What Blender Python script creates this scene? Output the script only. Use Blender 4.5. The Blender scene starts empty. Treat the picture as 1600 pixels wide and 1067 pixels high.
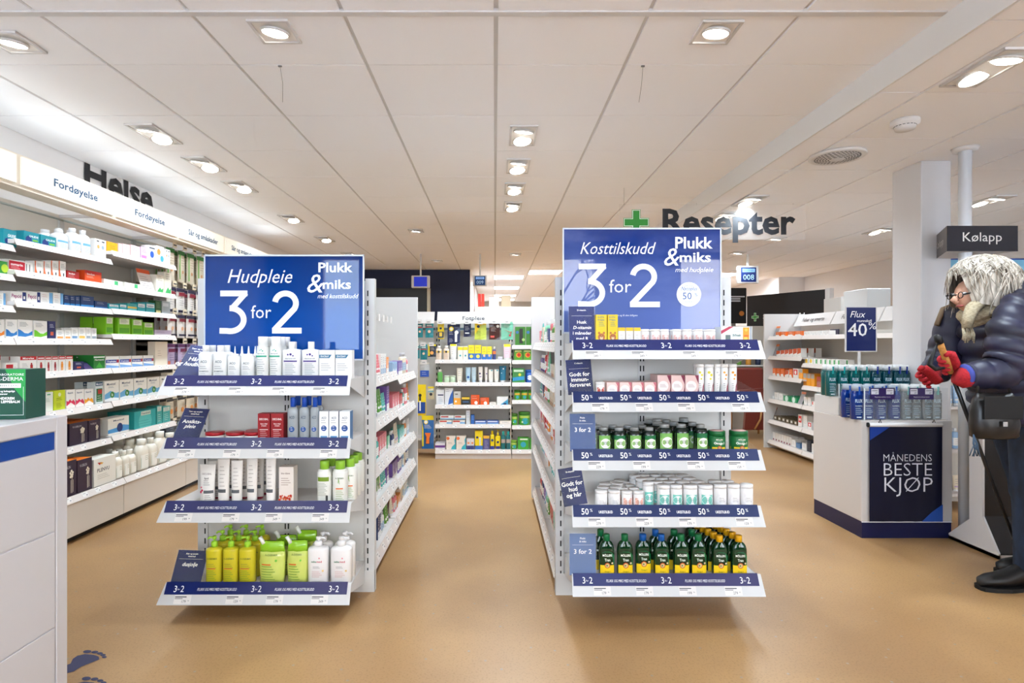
import bpy, math, random
from math import sin, cos, pi, radians
from mathutils import Vector, Matrix
random.seed(7)
S = bpy.context.scene
C = S.collection
# ------------------------------------------------------------------ camera, world, exposure
cd = bpy.data.cameras.new('camera'); cam = bpy.data.objects.new('camera', cd); C.objects.link(cam)
cam.location = (0, 0, 1.15); cam.rotation_euler = (pi/2, 0, 0)
cd.sensor_width = 36; cd.lens = 906/1600*36; cd.shift_x = 27/1600; cd.shift_y = 4.5/1600
cd.clip_start = .05; S.camera = cam
S.view_settings.view_transform = 'Standard'; S.view_settings.look = 'None'
S.view_settings.gamma = 1; S.view_settings.use_curve_mapping = False
S.view_settings.exposure = 1.06
W = bpy.data.worlds.new('sky'); S.world = W; W.use_nodes = True
nt = W.node_tree; bg = nt.nodes['Background']
tc = nt.nodes.new('ShaderNodeTexCoord'); nz = nt.nodes.new('ShaderNodeTexNoise'); rp = nt.nodes.new('ShaderNodeValToRGB')
nz.inputs['Scale'].default_value = 3; nz.inputs['Detail'].default_value = 5
rp.color_ramp.elements[0].color = (.55, .75, 1, 1); rp.color_ramp.elements[0].position = .4
rp.color_ramp.elements[1].color = (1, 1, 1, 1); rp.color_ramp.elements[1].position = .6
nt.links.new(tc.outputs['Generated'], nz.inputs['Vector']); nt.links.new(nz.outputs['Fac'], rp.inputs['Fac'])
nt.links.new(rp.outputs['Color'], bg.inputs['Color']); bg.inputs['Strength'].default_value = 6.2
S.cycles.max_bounces = 10; S.cycles.diffuse_bounces = 6; S.cycles.glossy_bounces = 4
S.cycles.transmission_bounces = 6; S.cycles.transparent_max_bounces = 24
S.cycles.caustics_reflective = False; S.cycles.caustics_refractive = False
S.cycles.sample_clamp_indirect = 6; S.cycles.use_denoising = True
LAMP_W = 4.0          # watts of one ceiling lamp head
LAMP_COL = (.74, .88, 1.0)

# ------------------------------------------------------------------ survey helpers: a pixel read off the photo at a known distance -> metres
F = 906.0; EYE = 1.15
def X(px, Y): return (px-773)*Y/F
def Z(py, Y): return EYE-(py-538)*Y/F

# ------------------------------------------------------------------ materials
MC = {}
def lin(c):
    return tuple(((v/255)/12.92 if v/255 <= .04045 else (((v/255)+.055)/1.055)**2.4) for v in c)
def mat(col, rough=.5, metal=0, trans=0, emis=0, coat=0, ior=1.45, alpha=1, spec=.5, name=None):
    key = (tuple(col), rough, metal, trans, emis, coat, alpha, spec)
    if key in MC: return MC[key]
    m = bpy.data.materials.new(name or 'surface'); m.use_nodes = True
    b = m.node_tree.nodes['Principled BSDF']; l = (*lin(col), 1)
    b.inputs['Base Color'].default_value = l; b.inputs['Roughness'].default_value = rough
    b.inputs['Metallic'].default_value = metal; b.inputs['Transmission Weight'].default_value = trans
    b.inputs['IOR'].default_value = ior; b.inputs['Coat Weight'].default_value = coat; b.inputs['Coat Roughness'].default_value = .03
    b.inputs['Alpha'].default_value = alpha; b.inputs['Specular IOR Level'].default_value = spec
    if emis: b.inputs['Emission Color'].default_value = l; b.inputs['Emission Strength'].default_value = emis
    m.diffuse_color = l
    MC[key] = m
    return m
def noisy(name, c1, c2, scale, rough=.5, stretch=(1,1,1), bump=0, detail=4, pos=(.35,.65), extra=None, coat=0, rvar=0):
    m = bpy.data.materials.new(name); m.use_nodes = True; n = m.node_tree; b = n.nodes['Principled BSDF']
    t = n.nodes.new('ShaderNodeTexCoord'); mp = n.nodes.new('ShaderNodeMapping'); mp.inputs['Scale'].default_value = stretch
    z = n.nodes.new('ShaderNodeTexNoise'); z.inputs['Scale'].default_value = scale; z.inputs['Detail'].default_value = detail
    r = n.nodes.new('ShaderNodeValToRGB'); e = r.color_ramp.elements
    e[0].color = (*lin(c1), 1); e[0].position = pos[0]; e[1].color = (*lin(c2), 1); e[1].position = pos[1]
    n.links.new(t.outputs['Object'], mp.inputs['Vector']); n.links.new(mp.outputs[0], z.inputs['Vector'])
    n.links.new(z.outputs['Fac'], r.inputs['Fac']); n.links.new(r.outputs[0], b.inputs['Base Color'])
    b.inputs['Roughness'].default_value = rough; b.inputs['Coat Weight'].default_value = coat; b.inputs['Coat Roughness'].default_value = .03
    if bump:
        bp = n.nodes.new('ShaderNodeBump'); bp.inputs['Strength'].default_value = bump; bp.inputs['Distance'].default_value = .002
        n.links.new(z.outputs['Fac'], bp.inputs['Height']); n.links.new(bp.outputs[0], b.inputs['Normal'])
    if rvar:
        mr = n.nodes.new('ShaderNodeMapRange'); mr.inputs['To Min'].default_value = rough-rvar; mr.inputs['To Max'].default_value = rough+rvar
        n.links.new(z.outputs['Fac'], mr.inputs['Value']); n.links.new(mr.outputs[0], b.inputs['Roughness'])
    if extra: extra(n, b, r, t)
    return m
WHITE = (218, 214, 211)
white = mat(WHITE, .35); shelfw = mat((214, 208, 204), .4); wallw = mat((228, 226, 226), .8)
def tint(c, **k): return mat(c, **k)
NAVY = (22, 42, 110); navy = mat(NAVY, .35); txtw = mat((250, 250, 250), .5); black = mat((18, 18, 20), .5); ink = mat((45, 50, 60), .6)
chrome = mat((200, 200, 200), .2, metal=1); acryl = mat((245, 250, 250), .1, alpha=.05)
grey = mat((120, 120, 120), .5)

# ------------------------------------------------------------------ mesh builder
TC = {}
def glyphs(s, bold=0.0):
    k = (s, bold)
    if k not in TC:
        c = bpy.data.curves.new('t', 'FONT'); c.body = s; c.resolution_u = 2; c.offset = bold
        o = bpy.data.objects.new('t', c); m = bpy.data.meshes.new_from_object(o)
        vs = [(v.co.x, v.co.y) for v in m.vertices]; fs = [tuple(p.vertices) for p in m.polygons]
        bpy.data.objects.remove(o); bpy.data.curves.remove(c); bpy.data.meshes.remove(m)
        xs = [v[0] for v in vs] or [0]
        TC[k] = (vs, fs, min(xs), max(xs))
    return TC[k]
CAP = .69   # cap height of the built-in font at size 1
class M:
    def __init__(s): s.v = []; s.f = []; s.m = []; s.sm = []; s.mats = []; s.T = None
    def mi(s, mt):
        if mt not in s.mats: s.mats.append(mt)
        return s.mats.index(mt)
    def add(s, vs, fs, mt, smooth=False):
        b = len(s.v); T = s.T
        s.v += [tuple(T @ Vector(p)) for p in vs] if T else list(vs)
        i = s.mi(mt)
        for f in fs: s.f.append(tuple(b+k for k in f)); s.m.append(i); s.sm.append(smooth)
        return s
    def box(s, x0, x1, y0, y1, z0, z1, mt):
        vs = [(x0,y0,z0),(x1,y0,z0),(x1,y1,z0),(x0,y1,z0),(x0,y0,z1),(x1,y0,z1),(x1,y1,z1),(x0,y1,z1)]
        return s.add(vs, [(0,3,2,1),(4,5,6,7),(0,1,5,4),(1,2,6,5),(2,3,7,6),(3,0,4,7)], mt)
    def bbox(s, x0, x1, y0, y1, z0, z1, mt, c=.002):   # box with chamfered vertical and top/bottom edges
        r = []
        for z, k in ((z0, c), (z0+c, 0), (z1-c, 0), (z1, c)):
            r.append([(x0+c+k,y0+k,z),(x1-c-k,y0+k,z),(x1-k,y0+c+k,z),(x1-k,y1-c-k,z),(x1-c-k,y1-k,z),(x0+c+k,y1-k,z),(x0+k,y1-c-k,z),(x0+k,y0+c+k,z)])
        return s.loft(r, mt, smooth=False)
    def loft(s, rings, mt, smooth=True, cap=True, closed=True):
        n = len(rings[0]); vs = [p for r in rings for p in r]; fs = []
        for i in range(len(rings)-1):
            for j in range(n if closed else n-1):
                k = (j+1) % n; fs.append((i*n+j, i*n+k, (i+1)*n+k, (i+1)*n+j))
        if cap and closed:
            fs.append(tuple(range(n-1, -1, -1))); fs.append(tuple((len(rings)-1)*n+j for j in range(n)))
        return s.add(vs, fs, mt, smooth)
    def lathe(s, prof, mt, seg=16, cx=0, cy=0, sx=1, sy=1, pw=2, smooth=True):
        rings = []
        for r, z in prof:
            ring = []
            for j in range(seg):
                a = 2*pi*j/seg; c_, s_ = cos(a), sin(a)
                if pw != 2:
                    c_ = math.copysign(abs(c_)**(2/pw), c_); s_ = math.copysign(abs(s_)**(2/pw), s_)
                ring.append((cx+r*sx*c_, cy+r*sy*s_, z))
            rings.append(ring)
        return s.loft(rings, mt, smooth)
    def poly(s, pts, mt, y=0, warp=None, sub=1):
        vs = [((x, y, z) if not warp else warp(x, z)) for x, z in pts]
        return s.add(vs, [tuple(range(len(vs)))], mt)
    def rect(s, x0, x1, z0, z1, mt, y=0, warp=None):
        if not warp: return s.poly([(x0,z0),(x1,z0),(x1,z1),(x0,z1)], mt, y)
        n = 8; vs = []; fs = []
        for i in range(n+1):
            x = x0+(x1-x0)*i/n; vs += [warp(x, z0), warp(x, z1)]
        for i in range(n): fs.append((2*i, 2*i+2, 2*i+3, 2*i+1))
        return s.add(vs, fs, mt, True)
    def disc(s, cx, cz, r, mt, y=0, warp=None, n=16, rz=None):
        rz = rz or r
        vs = [(cx, cz)]+[(cx+r*cos(2*pi*i/n), cz+rz*sin(2*pi*i/n)) for i in range(n)]
        vs = [((x, y, z) if not warp else warp(x, z)) for x, z in vs]
        return s.add(vs, [(0, i+1, (i+1) % n+1) for i in range(n)], mt)
    def text(s, st, x, z, h, mt, y=0, align='c', shear=0, bold=0, width=None, warp=None, rot=0):
        vs, fs, a, b = glyphs(st, bold); k = h/CAP; kx = k
        if width: kx = width/max(b-a, .01)
        off = {'c': -(a+b)/2, 'l': -a, 'r': -b}[align]
        out = []
        for vx, vz in vs:
            px, pz = (vx+off)*kx+shear*vz*k, vz*k
            if rot: px, pz = px*cos(rot)-pz*sin(rot), px*sin(rot)+pz*cos(rot)
            out.append((x+px, y, z+pz) if not warp else warp(x+px, z+pz))
        return s.add(out, fs, mt)
    def stroke(s, pts, w, mt, y=0):
        n = len(pts); L = []; R = []
        for i, p in enumerate(pts):
            a = Vector(pts[max(0, i-1)]); b = Vector(pts[min(n-1, i+1)]); p = Vector(p)
            if 0 < i < n-1:
                d1 = (p-a).normalized(); d2 = (b-p).normalized(); t = (d1+d2)
                t = t.normalized() if t.length > .05 else d1
                nn = Vector((-t.y, t.x)); k = min(2.2, 1/max(.3, nn.dot(Vector((-d1.y, d1.x)))))
            else:
                t = (b-a).normalized(); nn = Vector((-t.y, t.x)); k = 1
            L.append(p+nn*w/2*k); R.append(p-nn*w/2*k)
        vs = [(q.x, y, q.y) for i in range(n) for q in (L[i], R[i])]
        return s.add(vs, [(2*i, 2*i+1, 2*i+3, 2*i+2) for i in range(n-1)], mt)
    def tube(s, pts, r, mt, seg=6, cap=True):
        rr = r if isinstance(r, (list, tuple)) else [r]*len(pts); rings = []
        prev = None
        for i, p in enumerate(pts):
            p = Vector(p); t = (Vector(pts[min(len(pts)-1, i+1)])-Vector(pts[max(0, i-1)])).normalized()
            u = t.cross(Vector((0,0,1))) if prev is None else (prev - t*prev.dot(t))
            if u.length < 1e-3: u = t.cross(Vector((0,1,0)))
            u.normalize(); prev = u; w = t.cross(u)
            rings.append([tuple(p+(u*cos(2*pi*j/seg)+w*sin(2*pi*j/seg))*rr[i]) for j in range(seg)])
        return s.loft(rings, mt, True, cap)
    def build(s, name='part'):
        me = bpy.data.meshes.new(name); me.from_pydata(s.v, [], s.f); me.update()
        for x in s.mats: me.materials.append(x)
        me.polygons.foreach_set('material_index', s.m); me.polygons.foreach_set('use_smooth', s.sm)
        return me
def link(name, data, parent=None, loc=(0,0,0), rz=0, label=None, cat=None, group=None, kind=None, rot=None):
    o = bpy.data.objects.new(name, data.build(name) if isinstance(data, M) else data); C.objects.link(o)
    o.location = loc; o.rotation_euler = rot or (0, 0, rz)
    if parent: o.parent = parent
    if label: o['label'] = label
    if cat: o['category'] = cat
    if group: o['group'] = group
    if kind: o['kind'] = kind
    return o
def thing(name, label, cat, loc=(0,0,0), rz=0, group=None): return link(name, None, None, loc, rz, label, cat, group)
def part(name, m, parent, loc=(0,0,0), rz=0, label=None, kind=None, rot=None): return link(name, m, parent, loc, rz, label, kind=kind, rot=rot)
def struct(name, m, parent=None, loc=(0,0,0), label=None): return link(name, m, parent, loc, kind='structure' if not parent else None, label=label)

# ------------------------------------------------------------------ print on products: decos in 0..1 of the front face
def decos(m, ds, w, h, x0=None, z0=0, y=0, warp=None):
    x0 = -w/2 if x0 is None else x0
    e = .0003; i = 0
    for d in ds:
        i += 1; yy = y-e*i
        wp = (lambda a, b, q=e*i: warp(a, b, q)) if warp else None
        k = d[0]
        if k == 'r': m.rect(x0+d[1]*w, x0+d[2]*w, z0+d[3]*h, z0+d[4]*h, mat(d[5]), yy, wp)
        elif k == 't': m.text(d[1], x0+d[2]*w, z0+d[3]*h, d[4]*h, mat(d[5]), yy, warp=wp, shear=d[6] if len(d) > 6 else 0, width=(d[7]*w if len(d) > 7 else None), bold=.02)
        elif k == 'c': m.disc(x0+d[1]*w, z0+d[2]*h, d[3]*w, mat(d[4]), yy, wp)
        elif k == 'p': m.poly([(x0+a*w, z0+b*h) for a, b in d[1]], mat(d[2]), yy, wp)
        elif k == 'l':    # lines of small print
            n = d[5]
            for q in range(n):
                zz = z0+(d[4]-(d[4]-d[3])*q/max(1, n-1))*h; ww = (d[2]-d[1])*(.75+.25*((q*7) % 3)/2)
                m.rect(x0+d[1]*w, x0+(d[1]+ww)*w, zz, zz+.012*h+.0006, mat(d[6]), yy, wp)
def carton(w, d, h, col, ds=(), top=None, side=None):
    m = M(); m.box(-w/2, w/2, 0, d, 0, h, mat(col, .4)); e = .0003
    if top: m.add([(-w/2,0,h+e),(w/2,0,h+e),(w/2,d,h+e),(-w/2,d,h+e)], [(0,1,2,3)], mat(top, .4))
    if side:
        m.add([(w/2+e,0,0),(w/2+e,d,0),(w/2+e,d,h),(w/2+e,0,h)], [(0,1,2,3)], mat(side, .4))
        m.add([(-w/2-e,0,0),(-w/2-e,0,h),(-w/2-e,d,h),(-w/2-e,d,0)], [(0,1,2,3)], mat(side, .4))
    decos(m, ds, w, h, y=0)
    return [('carton', m)]
def ewarp(rx, ry, cy, pw=2):
    def f(x, z, q=0):
        t = max(-.985, min(.985, x/rx)); return (x, cy-(ry+q)*(1-abs(t)**pw)**(1/pw), z)
    return f
def bottle(w, d, h, col, capcol, capw=.4, caph=.2, shoulder=.12, ds=(), lab=None, pw=2.6, rough=.3, trans=0, cone=False, neck=.03, seg=20, capseg=14, labw=.96, lid='cap'):
    """w,d body size; h whole height incl. cap; ds printed on label zone lab=(z0,z1) fractions of body"""
    rx, ry = w/2, d/2; hb = h*(1-caph); cr = rx*capw
    m = M(); sh = h*shoulder
    pr = [(rx*.93, 0), (rx, h*.012), (rx, hb-sh), (rx*.97, hb-sh*.75), (rx*.86, hb-sh*.4), (cr*1.25+.1*rx, hb-sh*.12), (cr*.95, hb), (cr*.9, hb+h*neck*.5)]
    prof = []
    rings = []
    for r, z in pr:
        f = r/rx; yy = ry*f if r > cr*1.1 else r   # neck becomes round
        ring = []
        for j in range(seg):
            a = 2*pi*j/seg; c_, s_ = cos(a), sin(a); q = 2/(pw if r > cr*1.3 else 2)
            ring.append((r*math.copysign(abs(c_)**q, c_), ry+yy*math.copysign(abs(s_)**q, s_), z))
        rings.append(ring)
    m.loft(rings, mat(col, rough, trans=trans, coat=.3))
    out = [('body', m)]
    c = M(); z0 = hb
    if cone: c.lathe([(cr, z0), (cr, z0+h*caph*.35), (cr*.5, z0+h*caph*.4), (cr*.12, h)], mat(capcol, .4), capseg, 0, ry)
    else: c.lathe([(cr, z0), (cr, h-.002), (cr*.93, h)], mat(capcol, .35), capseg, 0, ry)
    out.append((lid, c))
    if lab or ds:
        a, b = lab or (0, 1); l = M(); wz = (hb-sh)
        wp = ewarp(rx, ry, ry, pw)
        decos(l, ds, w*labw, (b-a)*wz, z0=a*wz+.001, warp=lambda x, z, q: wp(x, z, q+.0004))
        out.append(('label', l))
    return out
def jar(w, h, col, lidcol, lidh=.25, ds=(), rough=.35, lidr=1.02, seg=18, top=None, lab=None):
    r = w/2; m = M(); hb = h*(1-lidh)
    m.lathe([(r*.94, 0), (r, h*.02), (r, hb*.96), (r*.9, hb)], mat(col, rough, coat=.3), seg, 0, r)
    l = M(); l.lathe([(r*lidr, hb), (r*lidr, h*.985), (r*lidr*.96, h)], mat(lidcol, .35), seg, 0, r)
    if top: l.lathe([(r*.75, h-.001), (r*.75, h+.0008)], mat(top), seg, 0, r)
    out = [('body', m), ('lid', l)]
    if ds:
        q_ = M(); a, b = lab or (0.03, .95); wp = ewarp(r, r, r)
        decos(q_, ds, w*.97, hb*(b-a), z0=a*hb, warp=lambda x, z, q: wp(x, z, q+.0004)); out.append(('label', q_))
    return out
def squeeze(w, h, col, capcol, caph=.13, ds=(), bot=None, lean=0, seg=16):
    """tube standing on its cap, flat crimped end on top"""
    m = M(); z0 = h*caph; rings = []
    for t in (0, .05, .3, .6, .85, .97, 1):
        rx = w/2*(.86+.14*t); ry = w*.30*(1-t)**.8+.0015
        rings.append([(rx*cos(2*pi*j/seg)+lean*t*h, w*.3+ry*sin(2*pi*j/seg)*1.0, z0+(h-z0)*t) for j in range(seg)])
    m.loft(rings, mat(col, .35, coat=.2))
    def wp(x, z, q):
        t = max(0, min(1, (z-z0)/(h-z0))); rx = w/2*(.86+.14*t); ry = w*.30*(1-t)**.8+.0015
        u = max(-.98, min(.98, x/rx)); return (x+lean*t*h, w*.3-(ry*math.sqrt(1-u*u))-q-.0006, z)
    c = M(); c.lathe([(w*.36, 0), (w*.37, z0)], mat(capcol, .35), 14, 0, w*.3, 1, .8)
    out = [('body', m), ('cap', c)]
    if ds:
        l = M(); decos(l, ds, w*.86, (h-z0), z0=z0, warp=wp); out.append(('label', l))
    return out
def pump(w, d, h, col, headcol, ds=(), trans=0, hf=.24, side=1, rough=.2, pw=2.6, clearneck=None):
    b = bottle(w, d, h*(1-hf)/.97, col, col, .36, .03, .09, ds, (0.02, .95), pw=pw, trans=trans, rough=rough, lid='collar')
    b[1] = ('collar', M().lathe([(w*.2, h*(1-hf)*.99), (w*.2, h*(1-hf)+h*hf*.42), (w*.16, h*(1-hf)+h*hf*.5)], mat(headcol, .35), 14, 0, d/2))
    p = M(); z = h*(1-hf)
    p.lathe([(w*.05, z), (w*.05, h-.012)], mat(clearneck or headcol, .3), 8, 0, d/2)
    p.lathe([(w*.13, h-.014), (w*.13, h-.003), (w*.1, h)], mat(headcol, .35), 12, 0, d/2)
    p.tube([(0, d/2, h-.006), (side*w*.28, d/2-.004, h-.006), (side*w*.38, d/2-.006, h-.012)], .0042, mat(headcol, .35), 6)
    b.append(('pump_head', p)); return b
PT = {}
ITEMS = []
ORD = ['', 'first', 'second', 'third', 'fourth', 'fifth', 'sixth', 'seventh', 'eighth', 'ninth', 'tenth', 'eleventh', 'twelfth'] + ['%dth' % k for k in range(13, 60)]
def place(key, fn, name, desc, cat, shelf, loc, rz=0, row=0, group=None, rot=None, scale=None):
    """put one product; fn() -> parts; meshes are shared between alike copies"""
    if key not in PT: PT[key] = [(n, m.build(n)) for n, m in fn()]
    ps = PT[key]
    if len(ps) == 1: o = link(name, ps[0][1], None, loc, rz, rot=rot)
    else:
        o = link(name, None, None, loc, rz, rot=rot)
        for n, me in ps: link(n, me, o)
    if scale: o.scale = scale
    o['category'] = cat; ITEMS.append((o, desc, shelf, row, group))
    return o
def finish_labels():
    cnt = {}
    for it in ITEMS: cnt.setdefault((it[1], it[2], it[3]), []).append(it)
    rows = {}
    for it in ITEMS: rows.setdefault((it[1], it[2]), set()).add(it[3])
    for (desc, shelf, row), L in cnt.items():
        for i, (o, *_r) in enumerate(L):
            n = len(L); s = desc
            pos = '' if n == 1 else (', leftmost' if i == 0 else (', rightmost' if i == n-1 else ', %s from left' % ORD[i+1]))
            back = '' if row == 0 else ' %s row' % ORD[row+1]
            if row == 0 and len(rows[(desc, shelf)]) > 1: back = ' front row'
            o['label'] = s+pos+back+', '+shelf
            if len(o['label'].split()) > 16: print('LONGLABEL', o['label'])
            if _r[-1] or n > 1 or len(rows[(desc, shelf)]) > 1: o['group'] = _r[-1] or (desc+'s on '+shelf)
# ------------------------------------------------------------------ the room
H1 = 1.15+1.298; H2 = 1.15+1.17; XL = -2.93; XS = 1.783; XR = 5.4; YF = -2.2; YB = 10.1; YE = 17.6
def floor_extra(tree, b, r, t):
    # dark specks and scuffs on the linoleum
    n = tree.nodes; lk = tree.links
    v = n.new('ShaderNodeTexVoronoi'); v.voronoi_dimensions = '2D'; v.inputs['Scale'].default_value = 6; lk.new(t.outputs['Object'], v.inputs['Vector'])
    cr = n.new('ShaderNodeValToRGB'); cr.color_ramp.elements[0].position = .022; cr.color_ramp.elements[1].position = .035
    cr.color_ramp.elements[0].color = (0, 0, 0, 1); cr.color_ramp.elements[1].color = (1, 1, 1, 1)
    lk.new(v.outputs['Distance'], cr.inputs['Fac'])
    f = n.new('ShaderNodeTexNoise'); f.inputs['Scale'].default_value = 130; f.inputs['Detail'].default_value = 2; lk.new(t.outputs['Object'], f.inputs['Vector'])
    cr2 = n.new('ShaderNodeValToRGB'); cr2.color_ramp.elements[0].position = .36; cr2.color_ramp.elements[1].position = .46
    cr2.color_ramp.elements[0].color = (.84, .81, .77, 1); cr2.color_ramp.elements[1].color = (1, 1, 1, 1)
    lk.new(f.outputs['Fac'], cr2.inputs['Fac'])
    g = n.new('ShaderNodeTexNoise'); g.inputs['Scale'].default_value = 1.1; lk.new(t.outputs['Object'], g.inputs['Vector'])
    cr3 = n.new('ShaderNodeValToRGB'); cr3.color_ramp.elements[0].position = .62; cr3.color_ramp.elements[1].position = .66
    cr3.color_ramp.elements[0].color = (1, 1, 1, 1); cr3.color_ramp.elements[1].color = (.3, .26, .22, 1)
    m0 = n.new('ShaderNodeMix'); m0.data_type = 'RGBA'; m0.blend_type = 'MIX'
    lk.new(g.outputs['Fac'], m0.inputs[0]); 
    m0.inputs[6].default_value = (.12, .1, .08, 1); m0.inputs[7].default_value = (.5, .42, .34, 1)
    m1 = n.new('ShaderNodeMix'); m1.data_type = 'RGBA'; lk.new(cr.outputs[0], m1.inputs[0]); lk.new(m0.outputs[2], m1.inputs[6]); lk.new(r.outputs[0], m1.inputs[7])
    m2 = n.new('ShaderNodeMix'); m2.data_type = 'RGBA'; m2.blend_type = 'MULTIPLY'; m2.inputs[0].default_value = 1
    lk.new(m1.outputs[2], m2.inputs[6]); lk.new(cr2.outputs[0], m2.inputs[7]); lk.new(m2.outputs[2], b.inputs['Base Color'])
FLOOR = noisy('linoleum', (158, 121, 80), (176, 138, 92), 1.6, .38, detail=8, extra=floor_extra, rvar=.08)
struct('floor', M().box(XL-.3, XR+.2, YF-.2, YE+.2, -.1, 0, FLOOR))
struct('wall_left', M().box(XL-.12, XL, YF, YE, 0, H1+.1, wallw))
struct('wall_right', M().box(XR, XR+.12, YF, YE, 0, H1+.1, wallw))
struct('wall_back', M().box(XL, -.43, YB, YB+.12, 0, H1+.1, wallw))
struct('wall_back', M().box(4.95, XR, YB, YB+.12, 0, H1+.1, wallw))
struct('wall_far', M().box(-.5, XR, YE, YE+.12, 0, H1+.1, mat((175, 168, 158), .8)))
struct('wall_side', M().box(-.55, -.43, YB+.12, YE, 0, H1+.1, wallw))
# shop front behind the camera: glazed openings between solid piers
fr = M(); frontm = mat((70, 70, 76), .7)
wins = [(-2.25, -1.72), (-1.6, -.5), (-.45, .6), (.78, 1.32), (2.35, 2.95), (3.15, 5.2)]  # wide middle and far-right openings are unseen, added to daylight the ceiling
zs, zt = .8, 2.28
xs = [XL]
for a, b in sorted(wins): xs += [a, b]
xs.append(XR)
for i in range(0, len(xs), 2): fr.box(xs[i], xs[i+1], YF-.15, YF, 0, H1+.1, frontm)
for a, b in wins: fr.box(a, b, YF-.15, YF, 0, zs, frontm); fr.box(a, b, YF-.15, YF, zt, H1+.1, frontm)
struct('wall_front', fr)
for i, (a, b) in enumerate(sorted(wins)):
    w_ = M(); k = .035
    w_.box(a, a+k, YF-.12, YF-.03, zs, zt, white); w_.box(b-k, b, YF-.12, YF-.03, zs, zt, white)
    w_.box(a, b, YF-.12, YF-.03, zs, zs+k, white); w_.box(a, b, YF-.12, YF-.03, zt-k, zt, white)
    o = struct('window_%d' % (i+1), w_)
    struct('pane', M().box(a+k, b-k, YF-.08, YF-.074, zs+k, zt-k, mat((245, 250, 250), .02, alpha=.06)), o)
# a bare tree and a street lamp outside the shop front, seen only as reflections
struct('wall_outer_pavement', M().box(-6, 9, -14, YF-.2, -.1, -.02, mat((215, 215, 215), .8)))
tr = thing('street_tree', 'bare street tree outside the shop front window', 'tree', (1.4, -7, 0))
random.seed(3)
def branch(m, p, d, L, r, k):
    q = p+d*L; m.tube([p, (p+q)/2+Vector((random.uniform(-.04, .04),)*3), q], [r, r*.85, r*.7], mat((70, 60, 52), .8), 5)
    if k:
        for _ in range(3):
            dd = (d+Vector((random.uniform(-.8, .8), random.uniform(-.8, .8), random.uniform(-.1, .6)))).normalized()
            branch(m, q, dd, L*.72, r*.62, k-1)
tm = M(); branch(tm, Vector((0, 0, 0)), Vector((0, 0, 1)), 1.3, .07, 5); part('branches', tm, tr)
# ceilings: a backing with the grid, every tile its own piece
TW = mat((250, 250, 252), .9); GW = mat((212, 210, 208), .7)
def tile_mesh(w, d, key, cache={}):
    k = (round(w, 3), round(d, 3))
    if k not in cache:
        m = M(); m.box(0, w, 0, d, 0, .012, TW); cache[k] = m.build('ceiling_tile')
    return cache[k]
def ceiling(name, x0, x1, y0, y1, z, gx, gy, limit_y):
    c = struct(name, M().box(x0, x1, y0, y1, z+.010, z+.05, GW))
    far = M(); xs_ = [x0]+[gx+.6*k for k in range(-12, 16) if x0+.03 < gx+.6*k < x1-.03]+[x1]
    ys_ = [y0]+[gy+.6*k for k in range(-12, 40) if y0+.03 < gy+.6*k < y1-.03]+[y1]
    for i in range(len(xs_)-1):
        for j in range(len(ys_)-1):
            a, b, p, q = xs_[i]+.009, xs_[i+1]-.009, ys_[j]+.003, ys_[j+1]-.003
            if ys_[j] < limit_y: part('ceiling_tile', tile_mesh(b-a, q-p, 0), c, (a, p, z+random.uniform(0, .0015)))
            else: far.box(a, b, p, q, z, z+.012, TW)
    if far.v: part('far_ceiling_tiles', far, c, kind='stuff')
    return c
ceiling('ceiling', XL, XS, .0, YB+.12, H1, .005, 2.694, YB)
ceiling('ceiling.001', XS, XR, YF, YB+.12, H2, XS+.205, 2.694, YB)
struct('ceiling.002', M().box(XL, XS, YF, 0, H1, H1+.05, TW))
ceiling('ceiling.003', -.43, XR, YB+.12, YE, H1, .005, 2.694, 0)
struct('trim_1', M().box(XS-.012, XS, YF, YB+.12, H2-.004, H1+.02, mat((228, 228, 227), .6)))
struct('trim_2', M().box(XL, XS-.02, 2.255, 2.285, H1-.006, H1+.012, mat((215, 212, 210), .6)))
# ------------------------------------------------------------------ ceiling lamps
LM = mat((255, 250, 240), .5, emis=14); plate = mat((215, 212, 210), .4); well = mat((240, 236, 230), .3)
def light(loc, power, size=.09, col=LAMP_COL, spread=150, shape='DISK', sy=None, parent=None):
    l = bpy.data.lights.new('lamp_light', 'AREA'); l.energy = power; l.shape = shape; l.size = size
    if sy: l.size_y = sy
    l.color = col; l.spread = radians(spread)
    o = bpy.data.objects.new('lamp_light', l); C.objects.link(o); o.location = loc; o.parent = parent; return o
def lamp_head(m, cx, cy, r, tx, ty):
    # gimballed disc: ring + luminous face, tilted
    R = Matrix.Translation((cx, cy, -.009)) @ Matrix.Rotation(tx, 4, 'X') @ Matrix.Rotation(ty, 4, 'Y')
    ring = M(); ring.T = R; ring.lathe([(r*1.12, .004), (r*1.14, -.004), (r*1.0, -.006), (r*.98, 0)], white, 20); 
    face = M(); face.T = R; face.lathe([(r*.97, -.002), (r*.9, -.0045), (.001, -.0055)], LM, 20)
    return ring, face
LAMPMESH = {}
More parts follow.
